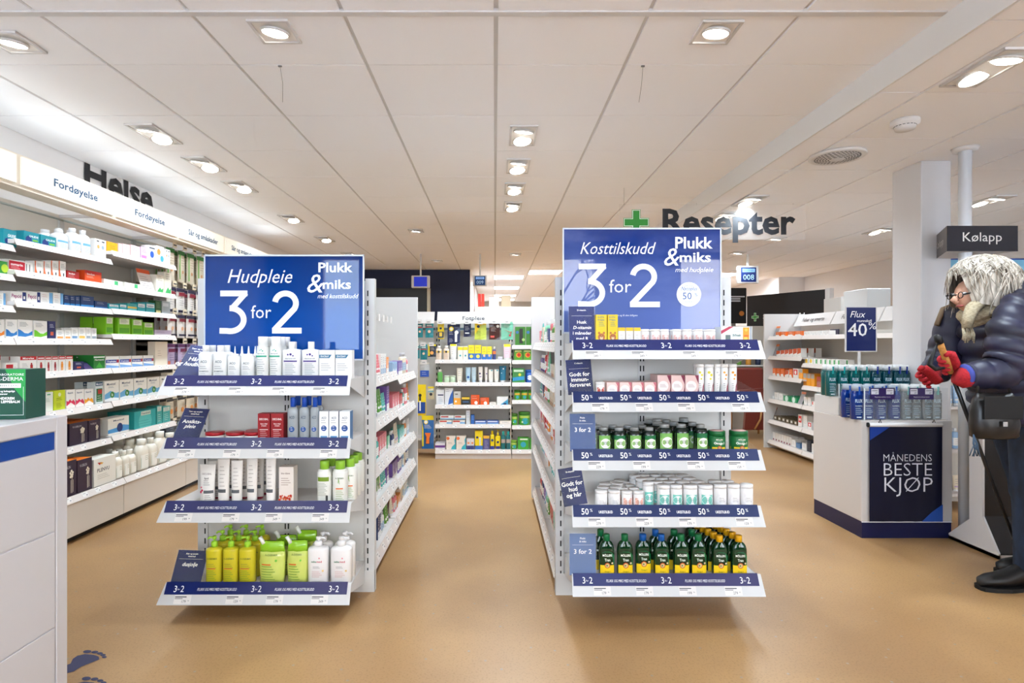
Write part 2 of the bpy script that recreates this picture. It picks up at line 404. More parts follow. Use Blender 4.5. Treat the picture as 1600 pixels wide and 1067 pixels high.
def downlight(x, y, z, double, label, group):
    pw = .55 if (x < -2 and y > 3) else 1
    t = thing('ceiling_lamp', label, 'lamp', (x, y, z), 0, group)
    if double not in LAMPMESH:
        fr = M(); w, l = .083, (.17 if double else .088); k = .012
        for a, b, c, d in ((-w, w, -l, -l+k), (-w, w, l-k, l), (-w, -w+k, -l, l), (w-k, w, -l, l)): fr.box(a, b, c, d, -.01, .0, plate)
        fr.box(-w, w, -l, l, -.004, -.001, well)
        heads = [lamp_head(None, 0, -.002, .052, .12, .1)] if not double else [lamp_head(None, 0, -.078, .056, .2, .1), lamp_head(None, 0, .078, .056, -.22, -.1)]
        LAMPMESH[double] = (fr.build('frame'), [(a.build('ring'), b.build('bulb')) for a, b in heads])
    f, hs = LAMPMESH[double]; part('frame', f, t)
    for a, b in hs: o = part('ring', a, t); part('bulb', b, o)
    for dy in ((-.078, .078) if double else (0,)):
        light((0, dy, -.045), pw*LAMP_W*(1 if not double else .8), parent=t)
L1 = [(-.909, 2.40, 0, 'square ceiling lamp above left display'), (.916, 2.405, 0, 'square ceiling lamp above right display'),
      (-2.066, 2.486, 0, 'square ceiling lamp at upper left corner, over counter'),
      (-2.095, 3.574, 1, 'double ceiling lamp nearest camera over left wall shelves'), (-2.085, 4.17, 1, 'second nearest double ceiling lamp over left wall shelves'),
      (-2.09, 4.76, 1, 'third nearest double ceiling lamp over left wall shelves'), (-2.096, 5.97, 1, 'fourth nearest double ceiling lamp over left wall shelves'),
      (-2.09, 7.13, 1, 'fifth nearest double ceiling lamp over left wall shelves'), (-2.1, 8.34, 1, 'farthest double ceiling lamp over left wall shelves'),
      (.175, 3.596, 1, 'nearest double lamp in central column of ceiling lamps'), (.168, 4.215, 1, 'second double lamp in central column of ceiling lamps'),
      (.165, 4.82, 1, 'third double lamp in central column of ceiling lamps'), (.168, 5.44, 1, 'farthest double lamp in central column of ceiling lamps'),
      (-.897, 6.61, 0, 'small far ceiling lamp above foot care shelves'), (-.89, 8.98, 0, 'small far ceiling lamp before navy wall'), (.295, 8.34, 0, 'small far ceiling lamp near middle aisle')]
for x, y, d, l in L1: downlight(x, y, H1, d, l, 'ceiling downlights')
L2 = [(2.07, 4.71, 1, 'double ceiling lamp behind hanging letter sign'), (2.095, 5.27, 1, 'double ceiling lamp just above hanging letters'), (3.11, 6.42, 0, 'far ceiling lamp to right of hanging letters'),
      (3.957, 5.955, 1, 'double ceiling lamp left of white column'), (2.09, 2.45, 1, 'large double ceiling lamp at upper right corner'), (4.01, 4.71, 1, 'double ceiling lamp behind white pole'),
      (3.1, 7.4, 0, 'small ceiling lamp over dark advice counter')]
for x, y, d, l in L2: downlight(x, y, H2, d, l, 'ceiling downlights')
for x, y, w_ in ((-2.0, .6, 'left'), (-.9, .6, 'centre left'), (.9, .6, 'centre right')): downlight(x, y, H1, 0, 'ceiling lamp overhead at %s, out of frame' % w_, 'lamps out of frame')
for x, y, w_ in ((2.1, .6, 'right aisle'), (3.9, 2.6, 'right wall')): downlight(x, y, H2, 0, 'ceiling lamp over %s, out of frame' % w_, 'lamps out of frame')
# luminous ceiling panels in the rear room
PM = mat((250, 252, 255), .5, emis=4)
for i, (x, y, lb) in enumerate(((.9, 10.4, 'bright ceiling panel beside right poster top'), (.27, 11.2, 'nearest bright ceiling panel in rear room centre row'), (.27, 13.3, 'second bright ceiling panel in rear room centre row'),
        (.27, 15.4, 'third bright ceiling panel in rear room centre row'), (.27, 16.8, 'farthest bright ceiling panel in rear room'), (4.15, 10.75, 'bright ceiling panel between counter screen and side wall'), (5.0, 10.75, 'bright ceiling panel beside side wall'),
        (3.9, 13.3, 'bright ceiling panel left of counter screen'), (3.75, 9.75, 'bright ceiling panel behind right display'))):
    zz = H1 if y > YB+.12 or x < XS else H2
    t = thing('ceiling_panel', lb, 'lamp', (x, y, zz), 0, 'luminous ceiling panels')
    part('frame', M().box(-.3, .3, -.3, .3, -.006, 0, white), t); part('diffuser', M().box(-.28, .28, -.28, .28, -.009, -.005, PM), t)
    light((0, 0, -.02), 15, .5, (.84, .93, 1.0), 170, 'SQUARE', parent=t)
# ceiling fittings
v = thing('ceiling_vent', 'round white slotted air vent in ceiling', 'vent', (2.115, 3.58, H2))
m = M(); m.lathe([(.155, 0), (.16, -.012), (.15, -.02), (.135, -.018)], white, 36); part('rim', m, v)
m = M(); m.lathe([(.138, -.008), (.138, -.016), (.03, -.03), (.001, -.03)], white, 36); d_ = part('disc', m, v)
m = M()
for q, r in enumerate((.045, .06, .075, .09, .105, .12)):
    n = 10+q*5
    for k in range(n):
        a = 2*pi*k/n; zz = -.0305+(r-.03)/.108*.0142-.0012
        t0, t1 = a, a+2*pi/n*.6; r1 = r+.007
        m.add([(r*cos(t0), r*sin(t0), zz), (r1*cos(t0), r1*sin(t0), zz+.0008), (r1*cos(t1), r1*sin(t1), zz+.0008), (r*cos(t1), r*sin(t1), zz)], [(0,1,2,3)], mat((60, 58, 56), .8))
part('slots', m, d_, kind='stuff')
m = M(); m.lathe([(.066, 0), (.066, -.022), (.05, -.03), (.05, -.034), (.044, -.05), (.001, -.053)], white, 28)
sd = thing('smoke_detector', 'round white smoke detector on ceiling', 'detector', (2.144, 3.03, H2)); part('housing', m, sd)
m = M()
for k in range(16):
    a = 2*pi*k/16; m.box(-.006, .006, .049, .0505, -.034, -.030, mat((50, 50, 50)))
    for j in range(8): pass
m2 = M()
for k in range(18):
    m2.T = Matrix.Rotation(2*pi*k/18, 4, 'Z'); m2.box(-.006, .006, .0485, .0508, -.0335, -.0305, mat((50, 50, 50)))
part('vent_slots', m2, sd, kind='stuff')
for x, y, lb in ((-1.0, 2.70, 'thin wire hanging from ceiling above left display'), (.69, 2.70, 'thin wire hanging from ceiling above right display')):
    h = thing('ceiling_hook', lb, 'wire', (x, y, H1), 0, 'thin hanging wires')
    part('hook', M().box(-.008, .008, -.004, .004, -.006, 0, grey), h)
    part('wire', M().tube([(0, 0, 0), (.002, .03, -.07), (-.006, .05, -.15)], .0009, mat((110, 105, 100)), 4), h)

# ------------------------------------------------------------------ column, navy wall, counter-room bits
struct('column', M().bbox(2.714, 2.905, 3.69, 3.96, 0, H2, mat((212, 210, 211), .5), .004))
struct('trim_3', M().box(XL+.01, -.43, YB-.02, YB, 0, H1, mat((14, 24, 58), .6)))
tv = thing('wall_panel', 'large black panel on navy back wall', 'panel', (-2.2, YB-.05, 0)); part('board', M().box(-.9, 1.03, -.02, .03, 1.0, 2.12, mat((12, 12, 14), .3)), tv); part('edge_strip', M().box(1.03, 1.085, -.02, .03, 1.0, 2.12, mat((190, 182, 160), .5)), tv)
def screen(x, y, w, h, zc, ceil, txt, lb, col, bd=.012):
    t = thing('queue_screen', lb, 'screen', (x, y, zc))
    part('housing', M().bbox(-w/2, w/2, 0, .06, -h/2, h/2, mat((205, 200, 195), .4), .006), t)
    d = M(); d.rect(-w/2+bd*3, w/2-bd*3, -h/2+bd*1.5, h/2-bd*1.5, mat(col, .2, emis=.15), -.002)
    if txt:
        d.rect(-w*.3, w*.3, h*.14, h*.34, mat((110, 150, 200), .3, emis=.5), -.004); d.text('NUMMER', 0, h*.19, h*.1, mat((30, 50, 100), .4), -.006)
        d.text(txt, 0, -h*.3, h*.3, mat((160, 200, 240), .4, emis=.1), -.006)
    part('display', d, t); part('hanging_rod', M().box(-.012, .012, .02, .04, h/2, ceil-zc, mat((200, 198, 195), .4)), t)
screen(X(1169.5, 7.5), 7.5, .27, .225, Z(429, 7.5), H2, '008', 'white hanging screen with number 008 over dark counter', (20, 38, 90))
screen(X(657, 8.3), 8.3, .26, .175, Z(440, 8.3), H1, '', 'hanging screen with plain blue display before navy wall', (20, 45, 200))
screen(X(750, 8.3), 8.3, .2, .155, Z(438.5, 8.3), H1, '009', 'small hanging screen with number 009 by rear room opening', (25, 60, 110), .008)
def green_cross(m, x, z, s, y, edge=.02):
    a, b = s/2, s*.17
    def cr(a, b, mt, y):
        m.rect(x-a, x+a, z-b, z+b, mt, y); m.rect(x-b, x+b, z-a, z-b, mt, y); m.rect(x-b, x+b, z+b, z+a, mt, y)
    cr(a, b, mat((40, 140, 50), .5), y); cr(a-s*edge, b-s*edge, mat((240, 250, 240), .5), y-.0008); cr(a-s*edge*2.2, b-s*edge*2.2, mat((45, 145, 50), .5), y-.0016)
# hanging letters and cross
t = thing('hanging_letters', 'clear hanging sign with green cross and black letters Resepter', 'sign', (1.171, 4.8, Z(365, 4.8)))
part('clear_panel', M().box(-.14, 1.40, 0, .006, -.05, .245, mat((250, 250, 250), .03, alpha=.05)), t)
m = M(); green_cross(m, 0, .093, .212, -.002); part('green_cross', m, t)
m = M(); m.text('Resepter', .217, 0, .2, mat((20, 22, 28), .5), -.002, 'l', bold=.03, width=1.10)
part('lettering', m, t); m = M()
for q in (-.1, .5, 1.3): m.tube([(q, .003, .24), (q, .003, (H1 if q < .5 else H2)-Z(365, 4.8))], .0012, grey, 4)
part('wires', m, t)
# angled black advice panel
a = Vector((3.566, 8.2)); b = Vector((4.08, 7.15)); d = b-a; ang = math.atan2(d.y, d.x); L = d.length
t = thing('advice_screen_wall', 'angled black partition with green cross reading Spør oss om råd', 'partition', (a.x, a.y, 0), ang)
part('panel', M().box(0, L, 0, .05, .35, 1.83, mat((24, 22, 24), .35)), t); part('edge_post', M().box(L, L+.06, -.01, .07, 0, 1.84, white), t); part('base', M().box(0, L, .0, .08, 0, .35, mat((190, 185, 178), .5)), t)
m = M(); green_cross(m, .14, 1.53, .12, -.003, .035); part('cross', m, t); m = M(); m.text('Spør oss om råd', .27, 1.5, .055, txtw, -.003, 'l', bold=.02, width=.62); part('lettering', m, t)
# rear advice desk with a dark screen
t = thing('advice_desk', 'pale advice desk beyond right display', 'desk', (3.3, 8.9, 0)); part('top', M().bbox(-.5, .6, -.3, .4, .98, 1.02, white, .003), t); part('front_panel', M().box(-.45, .55, -.25, -.22, 0, .98, mat((200, 194, 185), .6)), t)
t = thing('poster_screen', 'dark advertising screen on rear wall with white text lines', 'screen', (X(1147, 9.3), 9.3, Z(478, 9.3))); part('frame', M().bbox(-.26, .2, 0, .04, -.28, .29, mat((20, 22, 26), .3), .005), t)
m = M()
for q, zz in enumerate((.14, .105, .07)): m.rect(-.12, .1 if q else .17, zz, zz+.02, mat((200, 205, 215), .5), -.003)
m.disc(-.1, -.02, .05, mat((190, 120, 50)), -.003); m.disc(.12, -.12, .04, mat((190, 120, 50)), -.003); part('advert', m, t); part('stand_post', M().box(-.03, .03, .01, .035, -Z(478, 9.3), -.28, grey), t)
t = thing('desk_monitor', 'black computer monitor on rear advice desk', 'monitor', (X(1153, 8.6), 8.68, 1.02)); part('display', M().bbox(-.14, .14, 0, .03, .24, .37, black, .004), t); part('stand', M().box(-.03, .03, 0, .03, .0, .26, black), t); part('foot', M().box(-.08, .08, -.06, .08, 0, .012, black), t)
# little shelf of goods under the advice panel and a red chair
t = thing('glass_shelf_rack', 'low rack with small goods under black partition', 'rack', (X(1170, 7.7), 7.7, 0)); part('frame', M().box(-.42, .3, .2, .22, 0, 1.4, mat((196, 190, 180), .6)), t)
for zz in (.62, .86, 1.08): part('shelf', M().box(-.42, .3, -.05, .2, zz, zz+.015, mat((215, 212, 205), .4)), t)
random.seed(5)
for zz, nm in ((.635, 'lower'), (.875, 'middle'), (1.095, 'upper')):
    for k in range(5):
        cc = random.choice([('green', (110, 160, 70)), ('white', (230, 228, 222)), ('amber', (215, 150, 60)), ('navy', (40, 50, 80))])
        place(('rk', cc[0]), lambda c=cc: jar(.07, .1, c[1], (240, 238, 235)), 'small_jar', 'small %s jar' % cc[0], 'jar', '%s level of far low rack' % nm, (X(1170, 7.7)-.36+k*.13, 7.75, zz))
t = thing('red_chair', 'dark red leather chair behind right display', 'chair', (X(1180, 7.0), 7.0, 0))
m = M()
m.loft([[(-.13+a_*.03, y_, z_) for y_, z_ in ()] for a_ in ()] or [[(-.14,-.02,.12),(.1,-.02,.12),(.1,.03,.12),(-.14,.03,.12)],[(-.12,-.02,.35),(.1,-.02,.35),(.1,.03,.35),(-.12,.03,.35)],[(-.2,-.02,.6),(.1,-.02,.62),(.1,.03,.62),(-.2,.03,.6)]], mat((105, 40, 30), .4), False); part('side_panel', m, t)
part('seat', M().bbox(-.14, .3, .03, .45, .36, .46, mat((110, 42, 32), .4), .02), t); part('backrest', M().bbox(-.14, .3, .42, .5, .3, .85, mat((110, 42, 32), .4), .02), t)
for q in ((-.1, 0), (.25, 0), (-.1, .44), (.25, .44)): part('leg', M().tube([(q[0], q[1]+.02, 0), (q[0], q[1]+.02, .36)], .014, mat((170, 120, 70)), 6), t)
part('armrest', M().tube([(-.02, -.03, .13), (.05, -.03, .25), (.07, -.03, .42)], .012, mat((175, 125, 75)), 6, ), t)
# boxes on the far cupboards
t = thing('far_cupboard', 'pale low cupboard in rear room behind foot care shelves', 'cupboard', (X(743, 12), 12, 0)); part('carcass', M().box(-.0, 1.6, 0, .5, 0, 1.93-.0, mat((190, 184, 174), .6)), t)
t = thing('red_binder', 'red and white binders on far cupboard', 'binder', (X(752, 12), 12.05, 1.93)); m = M(); m.box(-.07, -.01, 0, .2, 0, .27, mat((200, 50, 40))); m.box(.0, .06, 0, .2, 0, .27, mat((205, 55, 40))); part('binder', m, t)
link('storage_box', M().box(-.1, .1, 0, .3, 0, .2, mat((225, 218, 205))), None, (X(762, 12)+.13, 12.05, 1.93), 0, 'cream storage box on far cupboard beside binders', 'box')
link('storage_box.001', M().box(-.1, .1, 0, .3, 0, .24, mat((160, 145, 120))), None, (X(787, 12)+.05, 12.05, 1.93), 0, 'brown storage box on far cupboard', 'box')
# sign on the wall over the left shelves
t = thing('wall_letters', 'large black letters Helse on left wall above light boxes', 'sign', (XL+.004, 4.13, 2.265), pi/2)
m = M(); m.text('Helse', 0, 0, .235, mat((25, 26, 30), .6), -.004, 'l', bold=.03, width=.83); part('lettering', m, t)
# ================================================================== LEFT WALL SHELVING
XB, XLIP, XBASE, XSIGN = -2.857, -2.515, -2.417, -2.489
def wy(px, xp): return -xp*F/(773-px)          # distance along the wall of a feature in the plane x = xp
def wz(py, px, xp): return EYE-(py-538)*(-xp)/(773-px)
BAYS = [(2.27, 3.037), (3.037, 3.809), (3.809, 4.573), (4.573, 5.345), (5.345, 6.117), (6.117, 6.889)]
levM = [1.704, 1.540, 1.378, 1.180, .992, .766, .535]; levF = [1.765, 1.540, 1.383, 1.216, .990, .773, .545]; levN = [1.665, 1.51, 1.348, 1.18, .985, .766, .535]
LEV = {0: levN, 1: levM, 2: levF}
backg = mat((214, 208, 198), .6); railw = mat((214, 205, 199), .45); tick = mat((228, 224, 220), .5)
def rail(m, x0, x1, zt, h, lean, mt, y0=0, th=.004):
    """tilted price channel: top edge at y0, bottom edge pushed forward by lean (towards -y)"""
    m.add([(x0,y0,zt),(x1,y0,zt),(x1,y0-lean,zt-h),(x0,y0-lean,zt-h),(x0,y0+th,zt),(x1,y0+th,zt),(x1,y0-lean+th,zt-h),(x0,y0-lean+th,zt-h)],
          [(3,2,1,0),(4,5,6,7),(0,1,5,4),(3,7,6,2),(1,2,6,5),(0,4,7,3)], mt)
inkp = mat((130, 130, 135), .6)
def tickets(n, w, zt, h, lean, y0, seed=0, x0=None, tw=.045):
    m = M(); rnd = random.Random(seed); x0 = -w/2 if x0 is None else x0
    for k in range(n):
        cx = x0+w*(k+.5+rnd.uniform(-.2, .2))/n
        def P(x, t, o=.0008): return (cx+x, y0-lean*t-o, zt-h*t)
        m.add([P(-tw/2, .75), P(tw/2, .75), P(tw/2, .08), P(-tw/2, .08)], [(0,1,2,3)], tick)
        m.add([P(-tw*.42, .27, .0014), P(tw*.1, .27, .0014), P(tw*.1, .22, .0014), P(-tw*.42, .22, .0014)], [(0,1,2,3)], ink)
        m.add([P(.1*tw, .62, .0014), P(tw*.36, .62, .0014), P(tw*.36, .47, .0014), P(.1*tw, .47, .0014)], [(0,1,2,3)], inkp)
    return m
# walls units are built along local +x (= away from the camera), facing local -y, then turned by 90 degrees
for bi, (ya, yb) in enumerate(BAYS):
    names = ['nearest camera, partly cut by frame', 'second bay from camera', 'third bay from camera', 'fourth bay with hooks of hanging bags', 'fifth bay with hooks', 'farthest bay']
    t = thing('wall_shelving', 'white wall shelving bay with light box, '+names[bi], 'shelving', (0, 0, 0), pi/2, 'wall shelving bays on the left')
    # local: x=Y, y=-X  -> place at local coordinates (x along Y, y = -X)
    w = yb-ya; cx = (ya+yb)/2
    part('back_panel', M().box(ya+.002, yb-.002, -XB, -XB+.02, .05, 2.0 if bi > 0 else 2.0, backg), t)
    u = M(); u.box(yb-.02, yb+.02, -XB-.015, -XB, .05, 1.96, mat((190, 190, 186), .4)); part('upright', u, t)
    part('top_rod', M().tube([(ya, -XB-.02, 1.965), (yb, -XB-.02, 1.965)], .007, mat((170, 178, 172), .3), 8), t)
    b = M(); b.box(ya+.003, yb-.003, -XBASE+.02, -XB, .04, .25, mat((224, 217, 209), .4)); b.box(ya, yb, -XBASE+.06, -XB, 0, .04, mat((40, 36, 32), .7)); ob = part('base', b, t)
    r = M(); rail(r, ya+.003, yb-.003, .275, .035, .02, railw, -XBASE+.02); part('price_rail', r, ob)
    part('price_ticket', tickets(5, w*.9, .275, .035, .02, -XBASE+.02, bi, ya+.04), ob, kind='stuff')
    if bi < 3:
        for k, z in enumerate(LEV[bi]):
            s = M(); s.box(ya+.004, yb-.004, -XLIP+.005, -XB, z-.022, z, shelfw); os_ = part('shelf', s, t)
            r = M(); rail(r, ya+.003, yb-.003, z+.004, .036, .016, railw, -XLIP+.005); part('price_rail', r, os_)
            part('price_ticket', tickets(5, w*.9, z+.004, .036, .016, -XLIP+.005, bi*9+k, ya+.04), os_, kind='stuff')
    # light box
    s = M(); s.box(ya, yb, -XSIGN+.012, -XSIGN+.12, 1.972, 2.15, mat((226, 214, 196), .5)); lb = part('light_box', s, t)
    f = M(); f.box(ya+.018, yb-.018, -XSIGN, -XSIGN+.013, 1.992, 2.138, mat((232, 226, 212), .4, emis=.12)); part('diffuser', f, lb)
    part('tube_lamp', M().box(ya+.05, yb-.05, -XSIGN+.04, -XSIGN+.09, 2.15, 2.154, mat((255, 250, 240), .5, emis=1)), lb, label='lit open top')
    light((-(-XSIGN+.065)*1.0, cx, 2.16), 0.3, .6, LAMP_COL, 170, 'RECTANGLE', .05)
    bpy.data.objects[C.objects[-1].name].rotation_euler = (pi, 0, pi/2)
    words = ['', 'Fordøyelse', 'Fordøyelse', 'Sår og småskader', 'Sår og småskader', 'Sår og småskader'][bi]
    if words:
        f = M(); f.text(words, cx+(.03 if bi == 1 else 0), 2.045, .043, mat((25, 70, 105), .5), -XSIGN-.002, bold=.02, width=.36 if bi in (1, 2) else .5); part('lettering', f, lb)
        f = M()
    part('bracket', M().box(ya-.006, ya+.006, -XSIGN+.12, -XB, 1.98, 2.0, white), t)
# --- products on the wall, read bay by bay: (px0, px1, py_top, builder-key)
wd = {}
def W_(shelf_z, bay, lev, items, xp=-2.555):
    sn = {1: 'second left bay', 2: 'third left bay', 0: 'nearest left bay'}[bay]; lv = ['top shelf', 'second shelf', 'third shelf', 'fourth shelf', 'fifth shelf', 'sixth shelf', 'seventh shelf', 'base shelf'][lev]
    for it in items:
        p0, p1, pt, fn, nm, desc = it[:6]; rows = it[6] if len(it) > 6 else 1; dep = it[7] if len(it) > 7 else .07; pw = it[8] if len(it) > 8 else None
        y0, y1 = wy(p0, xp), wy(p1, xp); w = (y1-y0)*.96; pm = (p0+p1)/2; h = wz(pt, pm, xp)-shelf_z
        h = max(h, .012)
        for r in range(rows):
            place((nm, desc, round(w, 3), round(h, 3)), lambda: fn(w, h), nm, desc, nm.split('_')[-1] if nm.split('_')[-1] in ('box', 'bottle', 'card', 'jar', 'tube', 'case') else 'box', '%s, %s' % (lv, sn), (xp-r*dep, (y0+y1)/2, shelf_z+.001), pi/2, r)
def C_(col, *ds, d=.055, top=None, side=None): return lambda w, h: carton(w, d, h, col, ds, top, side)
WH = (240, 238, 234)
galv = C_((14, 135, 150), ('c', .3, .3, .2, (22, 50, 120)), ('t', 'GALIEVE', .62, .55, .17, (250, 250, 250), .1, .6), ('r', .55, .9, .25, .38, (120, 190, 60)), d=.06)
samarin = C_(WH, ('r', .0, .66, .12, .9, (190, 20, 45)), ('t', 'samarin', .32, .5, .22, (250, 250, 250), 0, .5), ('l', .08, .5, .25, .38, 2, (250, 220, 220)), ('r', .7, .73, .1, .8, (60, 60, 60)), ('r', .84, .87, .1, .8, (60, 60, 60)))
novl = C_(WH, ('p', [(0, 0), (.4, 0), (.2, .35), (.12, .6), (.15, 1), (0, 1)], (225, 105, 50)), ('l', .3, .9, .62, .8, 3, (120, 120, 120)), ('r', .6, .75, .12, .3, (40, 40, 50)))
imod = C_((165, 25, 30), ('t', 'Imodium', .4, .6, .2, (250, 250, 250), 0, .5), ('l', .1, .7, .3, .45, 2, (240, 200, 190)))
imod2 = C_((225, 75, 25), ('r', 0, 1, .75, 1, (190, 25, 25)), ('t', 'Imodium', .35, .62, .16, (250, 250, 250), 0, .45), ('l', .1, .6, .4, .48, 2, (250, 220, 200)))
pepcid = C_(WH, ('t', 'Pepcid', .38, .4, .34, (150, 30, 110), 0, .62), ('r', .76, 1, 0, 1, (30, 45, 110)), ('r', .83, .93, .3, .6, WH))
bluebar = C_(WH, ('l', .1, .6, .6, .75, 2, (200, 110, 110)), ('r', .7, 1, 0, 1, (110, 165, 210)), ('l', .1, .6, .2, .4, 3, (170, 170, 170)))
dblue = C_((22, 55, 105), ('l', .15, .8, .65, .8, 2, (230, 235, 240)), ('r', 0, 1, 0, .25, (40, 120, 180)), d=.09)
tealbx = C_((40, 150, 160), ('r', .05, .95, .5, .85, (235, 240, 240)), ('t', 'Laxabon', .5, .58, .16, (30, 60, 120), 0, .7))
tealor = C_((60, 165, 165), ('r', .0, 1, .35, .6, (235, 190, 90)), ('l', .15, .8, .68, .8, 2, (20, 60, 90)))
def wave(c): return C_(WH, ('p', [(0, .12), (.2, .12), (.5, .1), (1, .2), (1, .42), (.7, .28), (.45, .3), (.2, .45), (0, .5)], c), ('l', .1, .7, .66, .85, 4, (110, 120, 130)), d=.05)
navybx = C_((35, 40, 95), ('l', .2, .8, .65, .8, 3, (220, 225, 240)), ('r', .3, .7, .2, .4, (200, 90, 60)))
def small(c): return C_(WH, ('r', .1, .9, .08, .3, c), ('l', .2, .8, .5, .8, 4, (130, 140, 150)), d=.05)
greenh = C_((120, 185, 30), ('r', .12, .9, .62, .95, (220, 225, 200)), ('l', .2, .8, .7, .88, 4, (120, 120, 110)), ('r', .1, .9, .1, .4, (80, 150, 30)), d=.08)
purfl = C_((190, 175, 200), ('r', 0, 1, 0, .3, (225, 220, 225)), ('l', .1, .7, .5, .7, 2, (110, 90, 130)))
def person_fig(x, c): return [('c', x, .52, .045, c), ('r', x-.035, x+.035, .2, .5, c), ('r', x-.025, x-.005, .05, .2, c), ('r', x+.005, x+.025, .05, .2, c)]
humanw = C_(WH, ('r', 0, 1, .78, 1, (190, 25, 35)), ('t', 'Microlax', .5, .83, .11, (250, 250, 250), 0, .7), *[('c', .68, .55, .05, (170, 40, 40)), ('r', .6, .76, .25, .5, (170, 40, 40)), ('r', .61, .66, .05, .25, (170, 40, 40)), ('r', .70, .75, .05, .25, (170, 40, 40))], ('l', .1, .45, .2, .55, 5, (150, 150, 150)))
def human(c): return C_(WH, ('r', 0, 1, .78, 1, (190, 25, 35)), ('r', .1, .9, .84, .92, (240, 220, 220)), ('c', .5, .56, .13, c), ('r', .34, .66, .25, .5, c), ('r', .36, .48, .05, .25, c), ('r', .52, .64, .05, .25, c))
greend = C_((30, 120, 45), ('r', 0, 1, .8, .9, (235, 240, 235)), ('t', 'Normacol', .5, .6, .13, (250, 250, 250), 0, .8), ('p', [(.2, .1), (.8, .1), (.5, .5)], (70, 170, 60)), d=.1)
blueo = C_(WH, ('r', .0, 1, .45, .72, (60, 80, 160)), ('t', 'Duphalac', .45, .52, .12, (250, 250, 250), 0, .7), ('r', .82, 1, .45, .72, (170, 40, 60)), ('p', [(0, 0), (1, 0), (1, .15), (0, .3)], (120, 165, 215)))
affen = C_(WH, ('r', 0, 1, .86, 1, (130, 190, 200)), ('t', 'Affenex', .5, .68, .1, (40, 60, 80), 0, .6), ('c', .5, .36, .22, (30, 85, 60)), ('c', .5, .33, .13, (240, 240, 235)))
beigeb = C_((220, 215, 200), ('l', .2, .8, .65, .9, 4, (70, 70, 70)), ('r', .15, .8, .3, .36, (60, 130, 60)), ('r', .3, .8, .24, .3, (190, 50, 50)))
paleg = C_((228, 232, 222), ('r', .4, .75, .84, .9, (60, 160, 110)), ('l', .2, .7, .5, .65, 3, (150, 170, 150)), ('r', 0, .06, 0, 1, (100, 170, 120)))
lime = C_((200, 215, 40), ('c', .5, .78, .13, (235, 240, 190)), ('l', .2, .8, .5, .58, 2, (90, 110, 30)), ('l', .2, .7, .1, .3, 4, (120, 140, 40)))
def resorb(c): return C_(WH, ('t', 'Resorb', .45, .78, .09, (50, 80, 120), 0, .6), ('p', [(0, 0), (1, 0), (1, .28), (.8, .45), (.6, .35), (.4, .48), (.2, .36), (0, .42)], c), ('p', [(0, 0), (1, 0), (1, .1), (.5, .3), (0, .12)], (250, 240, 235)))
movd = C_((215, 225, 225), ('r', 0, 1, .82, 1, (40, 80, 110)), ('t', 'Movicol', .5, .86, .09, (240, 240, 245), 0, .8), ('r', .1, .9, .1, .7, (40, 110, 60)), ('r', .3, .85, .45, .65, (190, 50, 40)), ('l', .2, .8, .15, .35, 3, (230, 230, 220)))
movi = C_((238, 235, 226), ('t', 'Movicol', .45, .78, .11, (50, 70, 100), 0, .6), ('l', .25, .7, .65, .7, 2, (150, 160, 170)), ('p', [(0, .05), (1, .05), (1, .4), (.8, .36), (.6, .42), (.4, .5), (.2, .42), (0, .34)], (110, 175, 215)), ('p', [(0, 0), (1, 0), (1, .1), (.5, .17), (0, .1)], (235, 240, 240)), ('c', .52, .3, .15, (60, 130, 50)), ('t', 'b', .52, .24, .13, (250, 250, 250), 0), d=.075)
visib = C_((52, 38, 58), ('t', 'VI-SIBLIN', .4, .78, .08, (170, 165, 170), 0, .5), *[('c', .7+a*.07, .6+b*.07, .055, (225, 215, 195)) for a, b in ((0, 1.4), (-1, .6), (1, .7), (-.4, -.1), (.6, -.1), (-1, -.9), (.2, -.9))], ('r', .69, .72, .08, .5, (215, 205, 190)), ('r', .63, .65, .08, .45, (215, 205, 190)), ('r', .76, .78, .1, .45, (215, 205, 190)), d=.1, top=(230, 120, 30), side=(48, 34, 54))
movb = C_((238, 235, 226), ('t', 'Movicol', .5, .78, .1, (50, 70, 100), 0, .5), ('p', [(0, .1), (1, .1), (1, .4), (.7, .5), (.4, .38), (0, .32)], (80, 155, 210)), ('c', .55, .36, .14, (35, 60, 120)), d=.09)
tealL = C_((40, 165, 165), ('c', .5, .35, .3, (90, 195, 190)), ('r', .3, .75, .72, .95, (205, 215, 200)), ('t', 'TetraSoft', .52, .78, .1, (80, 110, 110), 0, .4), ('l', .2, .8, .1, .4, 3, (30, 140, 140)), d=.09)
tealS = C_((70, 170, 165), ('r', .1, .9, .7, .95, (205, 215, 205)), ('l', .2, .8, .75, .9, 3, (80, 110, 110)), ('l', .2, .8, .15, .5, 4, (220, 235, 230)), d=.08)
plenvu = C_((238, 234, 224), ('t', 'PLENVU', .42, .5, .13, (90, 90, 90), 0, .55), ('p', [(.15, .86), (.35, .84), (.25, .75)], (180, 50, 40)), ('p', [(.25, .84), (.42, .82), (.34, .76)], (220, 170, 50)), ('l', .15, .7, .25, .38, 3, (190, 185, 180)), d=.1)
orangb = C_((245, 165, 25), ('l', .3, .85, .4, .6, 2, (90, 60, 20)), d=.1)
pinkb = C_((240, 205, 208), ('l', .15, .8, .6, .85, 3, (170, 80, 110)), ('l', .2, .75, .2, .4, 2, (200, 130, 150)))
lilac = C_((225, 190, 225), ('l', .15, .8, .6, .85, 3, (150, 70, 150)), ('r', .1, .8, .1, .35, (200, 120, 190)))
bluedr = C_(WH, ('c', .5, .45, .3, (35, 85, 180)), ('r', .1, .9, .8, .88, (60, 70, 90)), ('l', .2, .8, .05, .2, 2, (150, 150, 150)))
